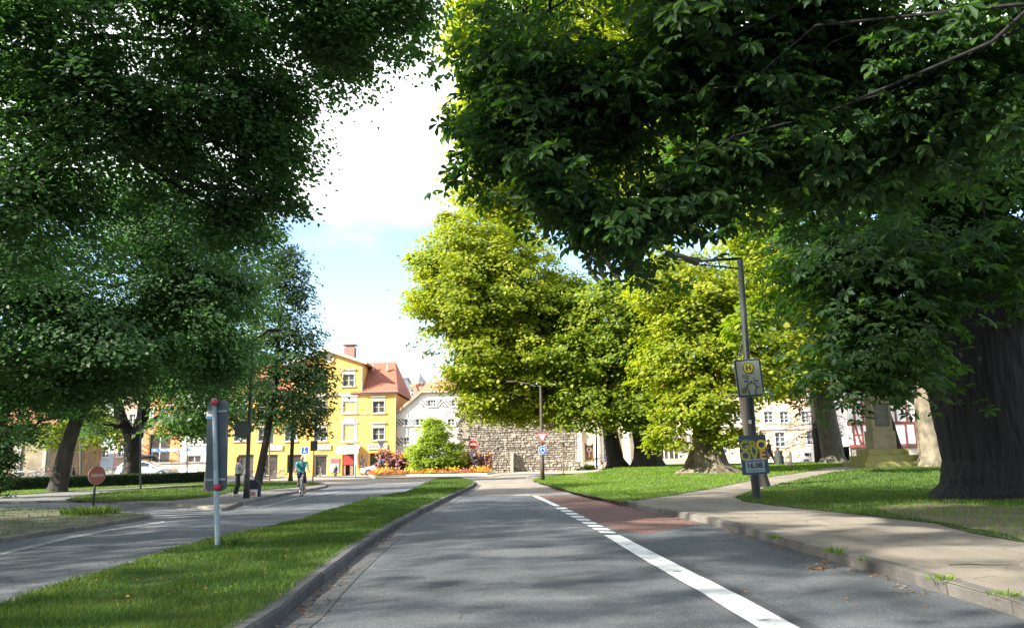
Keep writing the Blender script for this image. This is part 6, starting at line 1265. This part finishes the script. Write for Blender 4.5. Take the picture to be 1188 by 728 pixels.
# small plate on the post
p1 = on_post(870.5, 489); MB().b2(-.04, .04, -.01, 0, -.05, .05).build('plate', mSgn, rt).location = (p1.x-b.x, p1.y-b.y+.03, p1.z-zb)

# ---- bin, stone bollard
b = P(904.5, 543, 53); zb = H(b.x, b.y); rt = thing('litter_bin', 'dark grey litter bin in front of the seated woman', 'litter bin', (b.x, b.y, zb)); MB().tube([(0, 0, 0), (0, 0, .85)], [.24, .27], 14).build('body', mPostD, rt); MB().tube([(0, 0, .85), (0, 0, .93), (0, 0, 1.0)], [.29, .28, .14], 14).build('lid', mPostD, rt)
b = P(916, 545, 50); zb = H(b.x, b.y); rt = thing('stone_post', 'squat pale stone post in the sunshine at the path edge', 'stone post', (b.x, b.y, zb)); mb = MB(); mb.tube([(0, 0, -.05), (0, 0, .05), (0, 0, .78), (0, 0, .88), (0, 0, .9)], [.25, .23, .21, .19, .12], 16); mb.build('shaft', mat('sandstone', (.55, .46, .33), (.45, .37, .26), scale=3, rough=.9, bump=.4), rt, True); MB().tube([(0, 0, .90), (0, 0, .93)], .14, 16).build('top_plate', mStoneG, rt)
# ---- monument
b = P(1026, 541, 46); zb = H(b.x, b.y); rt = thing('monument', 'grey stone monument on three mossy steps with a dark inscription panel', 'monument', (b.x, b.y, zb)); mMon = mat('monument_stone', (.30, .26, .16), (.2, .18, .12), scale=2, rough=.9, bump=.5, bscale=12); mMoss = mat('monument_steps', (.30, .29, .08), (.22, .20, .09), scale=2, rough=.95, bump=.5, bscale=14)
k_ = 46/FPX
for i, (hw, z0, z1) in enumerate(((2.15, -.1, .26), (1.65, .26, .62), (1.15, .62, .98))): MB().box((.35-.15*i, .1*i, (z0+z1)/2), (hw*2, hw*1.5, z1-z0)).build('step', mMoss, rt, bevel=.02)
MB().box((0, .15, 1.5), (1.35, 1.1, 1.04)).build('plinth', mMon, rt, bevel=.03); MB().box((0, .15, 2.95), (1.15, .95, 1.85)).build('shaft', mMon, rt, bevel=.02)
mb = MB(); mb.box((0, .15, 3.95), (1.4, 1.15, .16)); mb.box((0, .15, 4.1), (1.2, 1, .14)); mb.box((0, .15, 4.35), (.9, .7, .4)); mb.build('cap', mMon, rt, bevel=.02)
o = MB().box((0, -.34, 2.95), (.82, .05, 1.35)).build('inscription_panel', mat('panel_dark', (.06, .06, .05), (.09, .09, .07), rough=.5), rt); mb = MB(); [mb.b2(-.3+(i % 2)*.05, .3-(i % 3)*.06, -.372, -.366, 3.45-i*.14, 3.475-i*.14) for i in range(8)]; mb.build('inscription_line', mMon, o)
# flowering plant and stone at the right of the monument
b = P(1076, 543, 45.5); zb = H(b.x, b.y); rt = thing('flower_bush', 'small leafy bush with one pink red bloom beside the sunlit tan trunk', 'bush', (b.x, b.y, zb)); pos, nr, hd = spray(clumps([wl(0, 0, .45, .5, .4, .5), wl(.3, 0, .8, .25, .25, .4)], 6, (.3, 1)), 30, .2); leaves('foliage', pos, nr, .14, KITE, mLeafP2, rt, hd)
mb = MB(); [mb.ball((-.25+random.gauss(0, .13), -.35, .85+random.gauss(0, .1)), .09, 8, 6) for i in range(14)]; mb.build('bloom', mat('bloom_pink', (.6, .06, .1), (.5, .03, .06)), rt)
# cars
def car(label, loc, rz, col, box=False, group=None, hatch=0):
    rt = thing('parked_car', label, 'car', loc, rz, group); mc = mat('car_paint_%s' % str(col), col, tuple(x*.95 for x in col), rough=.28, metal=.5, coat=.8); mg = mat('car_glass', (.02, .025, .03), rough=.05, spec=.8); mt = _mats['bike_black']
    L_ = 4.6-hatch*.5; prof = [(-2.3, .55, .62), (-2.2, .72, .8), (-1.5, .86, .93), (-1.05, .93, 1.0), (-.25, 1.38, .72), (.3, 1.46, .68), (1.2, 1.45, .68), (1.75, 1.36, .68), (2.15, .98, .8), (2.28, .6, .8)]
    if hatch: prof = [(-2.05, .55, .62), (-1.95, .74, .8), (-1.4, .9, .93), (-1.0, .97, 1.0), (-.3, 1.44, .72), (.3, 1.52, .68), (1.0, 1.48, .68), (1.4, 1.36, .68), (1.72, 1.0, .8), (1.8, .6, .8)]
    V = []; n = 13
    for x, zt, _ in prof:
        belt = min(zt, .95); top = zt > 1.05; hw = .86 if abs(x) < 1.9 else .78; hr = .66 if top else hw*.9
        half = [(hw*.86, .22), (hw*.98, .3), (hw, .55), (hw*.985, min(belt, .8)*1.), (hw*.95, belt), ((hw*.95+hr)/2 if top else hw*.86, (belt+zt)/2 if top else zt), (hr, zt-.03 if top else zt+.012)]
        if x in (prof[0][0], prof[-1][0]): half = [(a*.96, max(b, .3)) for a, b in half]
        ring = [(x, -a, b) for a, b in half]+[(x, 0, zt+.02)]+[(x, a, b) for a, b in half[::-1]]; V += ring
    m_ = 15; mb = MB(); mb.add(V, [(i*m_+k, i*m_+k+1, (i+1)*m_+k+1, (i+1)*m_+k) for i in range(len(prof)-1) for k in range(m_-1)]+[(i*m_, (i+1)*m_, (i+1)*m_+m_-1, i*m_+m_-1) for i in range(len(prof)-1)]+[tuple(range(m_)), tuple(range((len(prof)-1)*m_+m_-1, (len(prof)-1)*m_-1, -1))])
    bd = mb.build('body', mc, rt, True, bevel=.03)
    x3, z3 = prof[3][:2]; x4, z4 = prof[4][:2]; x6, z6 = prof[6][:2]; x7, z7 = prof[7][:2]; x8, z8 = prof[8][:2]
    def q(name, pts): mb = MB(); mb.add(pts, [tuple(range(len(pts)))]); o = mb.build(name, mg, rt); sdf = o.modifiers.new('s', 'SOLIDIFY'); sdf.thickness = .01; sdf.offset = 0; return o
    q('windscreen', [(x3+.04, -.74, z3+.05), (x3+.04, .74, z3+.05), (x4-.03, .62, z4-.005), (x4-.03, -.62, z4-.005)])
    q('rear_window', [(x7+.03, -.6, z7-.02), (x7+.03, .6, z7-.02), (x8-.02, .72, z8+.08), (x8-.02, -.72, z8+.08)])
    for s in (-1, 1):
        for a, b2_ in (((-.75), .12), (.2, 1.0), (1.08, 1.6)):
            zt = lambda x: z4-.06 if x > x4 else z3+(z4-z3)*(x-x3)/(x4-x3)-.05
            zb_ = .985; f = lambda x, z: (x, s*(.845-(z-.95)*.36), z)
            tb = min(b2_, x7-.1); q('window', [f(a, zb_), f(b2_, zb_), f(tb, z6-.09), f(max(a, x3+.5) if a < 0 else a, zt(max(a, x3+.5)) if a < 0 else z6-.09)])
        for x in (prof[0][0]+.75, prof[-1][0]-.8):
            w_ = MB(); w_.tube([(x, s*.66, .32), (x, s*.87, .32)], .32, 24); wo = w_.build('wheel', mt, rt); MB().tube([(x, s*.8, .32), (x, s*.885, .32)], [.21, .2], 20).build('rim', _mats['bike_chrome'], wo)
        MB().box((-.72, s*.97, 1.0), (.12, .2, .13)).build('mirror', mc, rt, bevel=.02)
        MB().ball((prof[0][0]+.08, s*.58, .66), (.1, .17, .08)).build('headlight', mSgn, rt, True); MB().ball((prof[-1][0]-.06, s*.68, .85), (.08, .1, .15)).build('tail_light', mRedS, rt, True)
    if box:
        mb = MB(); mb.ball((.35, -.1, 1.75), (1.0, .42, .17), 20, 10); mb.build('roof_box', mat('roofbox', (.03, .035, .04), rough=.35), rt, True); mb = MB(); [mb.box((x, 0, 1.55), (.05, 1.25, .04)) for x in (-.1, .9)]; mb.build('roof_bar', mPostD, rt)
    return rt
q = P(163, 552, 66); car('silver estate car with a black roof box parked behind the hedge', (q.x+.5, 66, H_street(q.x, 66)+.004), R(180), (.55, .6, .64), True, 'parked cars')
q = P(431, 551, 83.5); car('silver compact car parked before the open shop door of the yellow house', (q.x+1.0, 83.3, .05), R(12), (.62, .63, .62), group='parked cars', hatch=1)
q = P(950, 541, 92); car('white car parked before the salmon building behind the spruce', (q.x, 92, .1), R(170), (.75, .75, .74), group='parked cars')
q = P(1000, 541, 95); car('white car at the far right behind the grey plane trunk', (q.x, 95, .1), R(175), (.78, .78, .77), group='parked cars', hatch=1)
# parked bicycles before the shops and behind the hedge
BG = 'bicycles parked before the houses'; bcol = [(.35, .35, .36), (.08, .08, .1), (.3, .05, .05), (.06, .12, .22), (.4, .38, .3)]
for i, (px, Yb_, a, lab) in enumerate(((298, 83, 80, 'bicycle under the left pale shop sign'), (309, 83, 10, 'bicycle seen end on between the slender tree and the thin brown post'), (321, 83, 70, 'bicycle leaning right of the thin brown post'), (333, 83.5, 85, 'bicycle behind the young thin tree'), (344, 83, 75, 'bicycle just left of the cyclist'), (371, 83.5, 8, 'bicycle seen end on before the cream framed shop door'),
        (44, 72, 90, 'bicycle at the hoops left of the leaning tree'), (50, 72.5, 84, 'second bicycle at the hoops, closest to the leaning tree'), (128, 73, 88, 'bicycle behind the silver car, its handlebar above the rear'), (240, 83, 80, 'bicycle behind the big grey sign'), (283, 83, 20, 'bicycle before the dark shop window behind the woman'))):
    q = P(px, 550, Yb_); bicycle(lab, (q.x, q.y, H_street(q.x, q.y) if Yb_ < 75 else .05), R(a), bcol[i % 5], group=BG, lean=R(6))
for px, lab in ((23.5, 'left steel bicycle hoop at the left edge'), (36.5, 'right steel bicycle hoop, nearer the leaning tree')):
    q = P(px, 553, 58); rt = thing('bicycle_hoop', lab, 'bicycle rack', (q.x, q.y, .05), group='steel bicycle hoops'); z = P(px, 548.5, 58).z; MB().tube([(-.32, 0, 0), (-.32, 0, z+.0), (-.28, 0, z+.06), (.28, 0, z+.06), (.32, 0, z), (.32, 0, 0)], .03, 8).build('hoop', mPost, rt, True); MB().tube([(-.32, 0, z*.5), (.32, 0, z*.5)], .02, 8).build('crossbar', mPost, rt)
# blue banner on posts
Yn = 76; a = P(176, 521, Yn); c = P(241, 521, Yn); rt = thing('market_banner', 'long blue and white banner strung on posts behind the silver car', 'banner', (a.x, Yn, 0)); w_ = c.x-a.x; z0, z1 = P(200, 523.5, Yn).z, P(200, 519.5, Yn).z
MB().b2(0, w_, -.02, .0, z0, z1).build('cloth', mat('banner_blue', (.10, .20, .55), (.3, .4, .7), scale=.6, stops=(.45, .6)), rt); MB().b2(w_*.3, w_*.62, -.03, -.021, z0+.06, z1-.04).build('white_field', mSgn, rt)
mb = MB(); mb.b2(.28, .34, -.03, -.021, z0+.06, z1-.06); mb.b2(.2, .42, -.031, -.022, (z0+z1)/2-.03, (z0+z1)/2+.03); mb.build('cross_mark', mSgn, rt)
mb = MB(); [mb.b2(w_*.16+k*.14, w_*.16+k*.14+.07, -.03, -.021, z0+.08, z1-.08) for k in range(6)]; [mb.b2(w_*.7+k*.16, w_*.7+k*.16+.08, -.03, -.021, z0+.08, z1-.08) for k in range(8)]; mb.build('lettering', mSgn, rt)
for x in (.05, w_*.5, w_-.05): MB().tube([(x, .03, 0), (x, .03, z1+.05)], .03, 8).build('post', mPost, rt)
# market umbrella-like stall roof left of the woman
# ================================================================== ROUNDABOUT PLANTING
bed = GL([(434, 554.3), (470, 552.6), (520, 551.8), (565, 551.0), (572, 549.8), (560, 548.6), (520, 547.8), (470, 548), (437, 550.5), (428, 552.5)])
sheet('planting_bed', bed, flat(.16), mSoil, 1); kerb(bed, 0, flat(.2), side=1, wd=.2, close=True, name='bed_kerb', m=mat('kerb_pale', (.6, .57, .5), (.45, .42, .37), scale=2, rough=.85))
cx, cy_ = np.mean([p[0] for p in bed]), np.mean([p[1] for p in bed]); bx0, bx1 = min(p[0] for p in bed), max(p[0] for p in bed); by0, by1 = min(p[1] for p in bed), max(p[1] for p in bed)
FL = {'orange': mat('petal_orange', (.75, .22, .03), (.8, .32, .03), island=.8, scale=3), 'red': mat('petal_red', (.62, .09, .05), (.7, .16, .08), island=.8, scale=3), 'yellow': mat('petal_yellow', (.8, .5, .04), (.75, .38, .03), island=.8, scale=3), 'pink': mat('petal_pink', (.6, .2, .32), (.45, .16, .4), island=.8, scale=3), 'purple': mat('leaf_purple', (.12, .05, .07), (.2, .09, .08), island=.8, scale=3)}
mLF = mat('leaf_bed', (.12, .2, .03), (.2, .26, .05), island=.6, trans=.3, tcol=(1.8, 1.8, .8))
rims = [Vector(p) for p in densify([tuple(p) for p in shrink(bed, .5)], .26)]
front = [p for p in rims if p.y < cy_+1.5]
def bedding(name, label, pts, mleaf, mpet, h, n_l=26, n_f=22, r=.3, group='low bedding flowers round the roundabout', petal=.075):
    for i, p in enumerate(pts):
        pass
# clumps of low bedding plants as single plants (about 120 along the front)
def proto_plant(label, mp_, h, r, n_l, n_f, ls=.12, fs=.1, up=False, group=None, name='flower', cat='flower'):
    rt = thing(name, label, cat, (0, 0, 0), group=group); k = n_l; pos = rng.normal(size=(k, 3))*np.array([[r*.5, r*.5, h*.2]])+np.array([[0, 0, h*.5]]); leaves('foliage', pos, rng.normal(size=(k, 3))*.6+np.array([[0, 0, 1]]), ls, KITE, mLF, rt)
    pos = rng.normal(size=(n_f, 3))*np.array([[r*.5, r*.5, h*.13]])+np.array([[0, 0, h*.88]]); leaves('bloom', pos, rng.normal(size=(n_f, 3))*.5+np.array([[0, -.8, .8]]), fs, MAPLE, mp_, rt); return rt
pr = [proto_plant('low orange bedding flower in the front row of the roundabout bed', FL['orange'], .38, .42, 30, 34, group='low orange and red bedding flowers'), proto_plant('low red bedding flower in the front row of the roundabout bed', FL['red'], .34, .42, 24, 40, group='low orange and red bedding flowers'), proto_plant('low yellow bedding flower behind the orange front row', FL['yellow'], .5, .45, 34, 30, group='low orange and red bedding flowers')]
used = set()
def put(pr_, i, x, y, z=.16, s=1.):
    c = pr_ if i not in used else copy_tree(pr_); used.add(i); c.location = (x, y, z); c.rotation_euler.z = random.uniform(0, 6.28) if s < 3 else 0; c.scale = (s,)*3; return c
fr2 = [Vector(p) for p in densify([tuple(p) for p in shrink(bed, .45)], .42)]; fr2 = [p for p in fr2 if p.y < cy_+2.5 or p.x > bx1-3]
for i, p in enumerate(fr2): k = 1 if math.sin(p.x*.9)+random.gauss(0, .5) > -.1 else 0; put(pr[k], k, p.x, p.y, .14, random.uniform(.8, 1.1))
fr3 = [Vector(p) for p in densify([tuple(p) for p in shrink(bed, 1.1)], .62)]; fr3 = [p for p in fr3 if p.y < cy_+1.5]
for i, p in enumerate(fr3): k = 2 if random.random() < .6 else (0 if random.random() < .6 else 1); put(pr[k], k, p.x, p.y, .16, random.uniform(.85, 1.25))
# tall bedding: canna-like purple leaves, pink spikes
def tall(label, mp_, mlf, h, name='tall_flower'):
    rt = thing(name, label, 'flower', (0, 0, 0), group='tall purple and orange flowers on the roundabout'); n = 46; z = rng.uniform(.25, 1, n)*h; a = rng.uniform(0, 6.28, n); rr = .1+.22*(1-z/h); pos = np.stack([np.cos(a)*rr, np.sin(a)*rr, z], 1); hd = np.stack([np.cos(a), np.sin(a), np.full(n, 1.2)], 1)*1.6
    leaves('foliage', pos, np.stack([np.cos(a), np.sin(a), np.full(n, .4)], 1), .38, (KITE[0]*np.array([[1, .55, 1]]), KITE[1]), mlf, rt, hd)
    pos = rng.normal(size=(16, 3))*np.array([[.1, .1, .14]])+np.array([[0, 0, h*1.05]]); leaves('bloom', pos, rng.normal(size=(16, 3)), .14, MAPLE, mp_, rt)
    MB().tube([(0, 0, 0), (0, 0, h)], .025, 6).build('stem', mLF, rt); return rt
tp = [tall('tall purple leaved plant with orange bloom in the roundabout bed', FL['orange'], FL['purple'], 1.35), tall('tall plant with pink spikes in the roundabout bed', FL['pink'], mLF, 1.2), tall('tall purple leaved plant with yellow bloom in the roundabout bed', FL['yellow'], FL['purple'], 1.1), tall('tall green plant with red bloom in the roundabout bed', FL['red'], mLF, 1.0)]
us2 = set()
def inside_px(x0, x1, n, ks, hs):
    for i in range(n):
        px = random.uniform(x0, x1); Yk = random.uniform(cy_-2.5, cy_+3); p = P(px, 550, Yk); k = random.choice(ks)
        if not inpoly([p.x], [p.y], bed)[0]: continue
        c = tp[k] if k not in us2 else copy_tree(tp[k]); us2.add(k); c.location = (p.x, p.y, .16); s_ = hs*random.uniform(.75, 1.2); c.scale = (s_, s_, s_); c.rotation_euler.z = random.uniform(0, 6)
inside_px(438, 452, 22, (0, 2, 0, 1), 1.4); inside_px(452, 474, 30, (0, 1, 2), 1.25); inside_px(474, 535, 46, (0, 1, 2, 3, 3), .95); inside_px(530, 570, 34, (0, 2, 3), 1.1)
# the big round bush
b = P(504, 550, 79); rt = thing('round_bush', 'tall bright green rounded bush in the middle of the roundabout', 'bush', (b.x, b.y, .15)); ln = P(504, 485, 79).z
sl_ = lambda px, py, rx, ry, d: (lambda c: (c[0]-b.x, c[1]-b.y, c[2]-.15)+tuple(c[3:]))(lobe(px, py, 79, rx, ry, d))
cls = clumps([sl_(503, 525, 28, 24, 2.2), sl_(503, 505, 20, 19, 1.7), sl_(504, 494, 11, 9, .9), sl_(486, 532, 14, 15, 1.3), sl_(526, 533, 13, 17, 1.3)], 3.2, (.55, 1.0)); pos, nr, hd = spray(cls, 34, .42, .8, .1); hd[:, 2] += .9
leaves('foliage', pos, nr, .30, (KITE[0]*np.array([[1, .5, 1]]), KITE[1]), mat('leaf_bush', (.16, .26, .03), (.27, .34, .045), rough=.5, island=.6, trans=.45, tcol=(2, 1.9, .7)), rt, hd)
mb = MB(); [limb(mb, (0, 0, 0), (random.uniform(-1.8, 1.8), random.uniform(-1.2, 1.2), random.uniform(2, ln*.8)), .05, .012) for i in range(9)]; mb.build('stem', mBarkG, rt)
# low yellow bushes before the wall and the cream building
for i, (p0, p1, h, m_, lab) in enumerate(((641, 655, 8, mLeafP, 'low yellow green bush, leftmost of the row before the rubble wall'), (655, 676, 8.5, mLeafP, 'widest low yellow bush in the middle of the row before the wall'), (676, 690, 6.5, mLeafP2, 'small darker green bush at the right end of the low row'), (738, 752, 6, mLeafP2, 'low green bush seen between the two halves of the doubled trunk'))):
    Yk = 88 if i < 3 else 80; a = P(p0, 545, Yk); c = P(p1, 545, Yk); hm = h*Yk/FPX; rt = thing('low_bush', lab, 'bush', ((a.x+c.x)/2, Yk, .1)); pos, nr, hd = spray(clumps([wl(0, 0, hm*.45, (c.x-a.x)/2, .9, hm*.55)], 5, (.6, 1)), 30, .3, .7, .1); leaves('foliage', pos, nr, .2, KITE, m_, rt, hd); mb = MB(); [limb(mb, (random.uniform(-.5, .5), 0, 0), (random.uniform(-.8, .8), 0, hm*.7), .03, .01) for _ in range(4)]; mb.build('stem', mBarkG, rt)
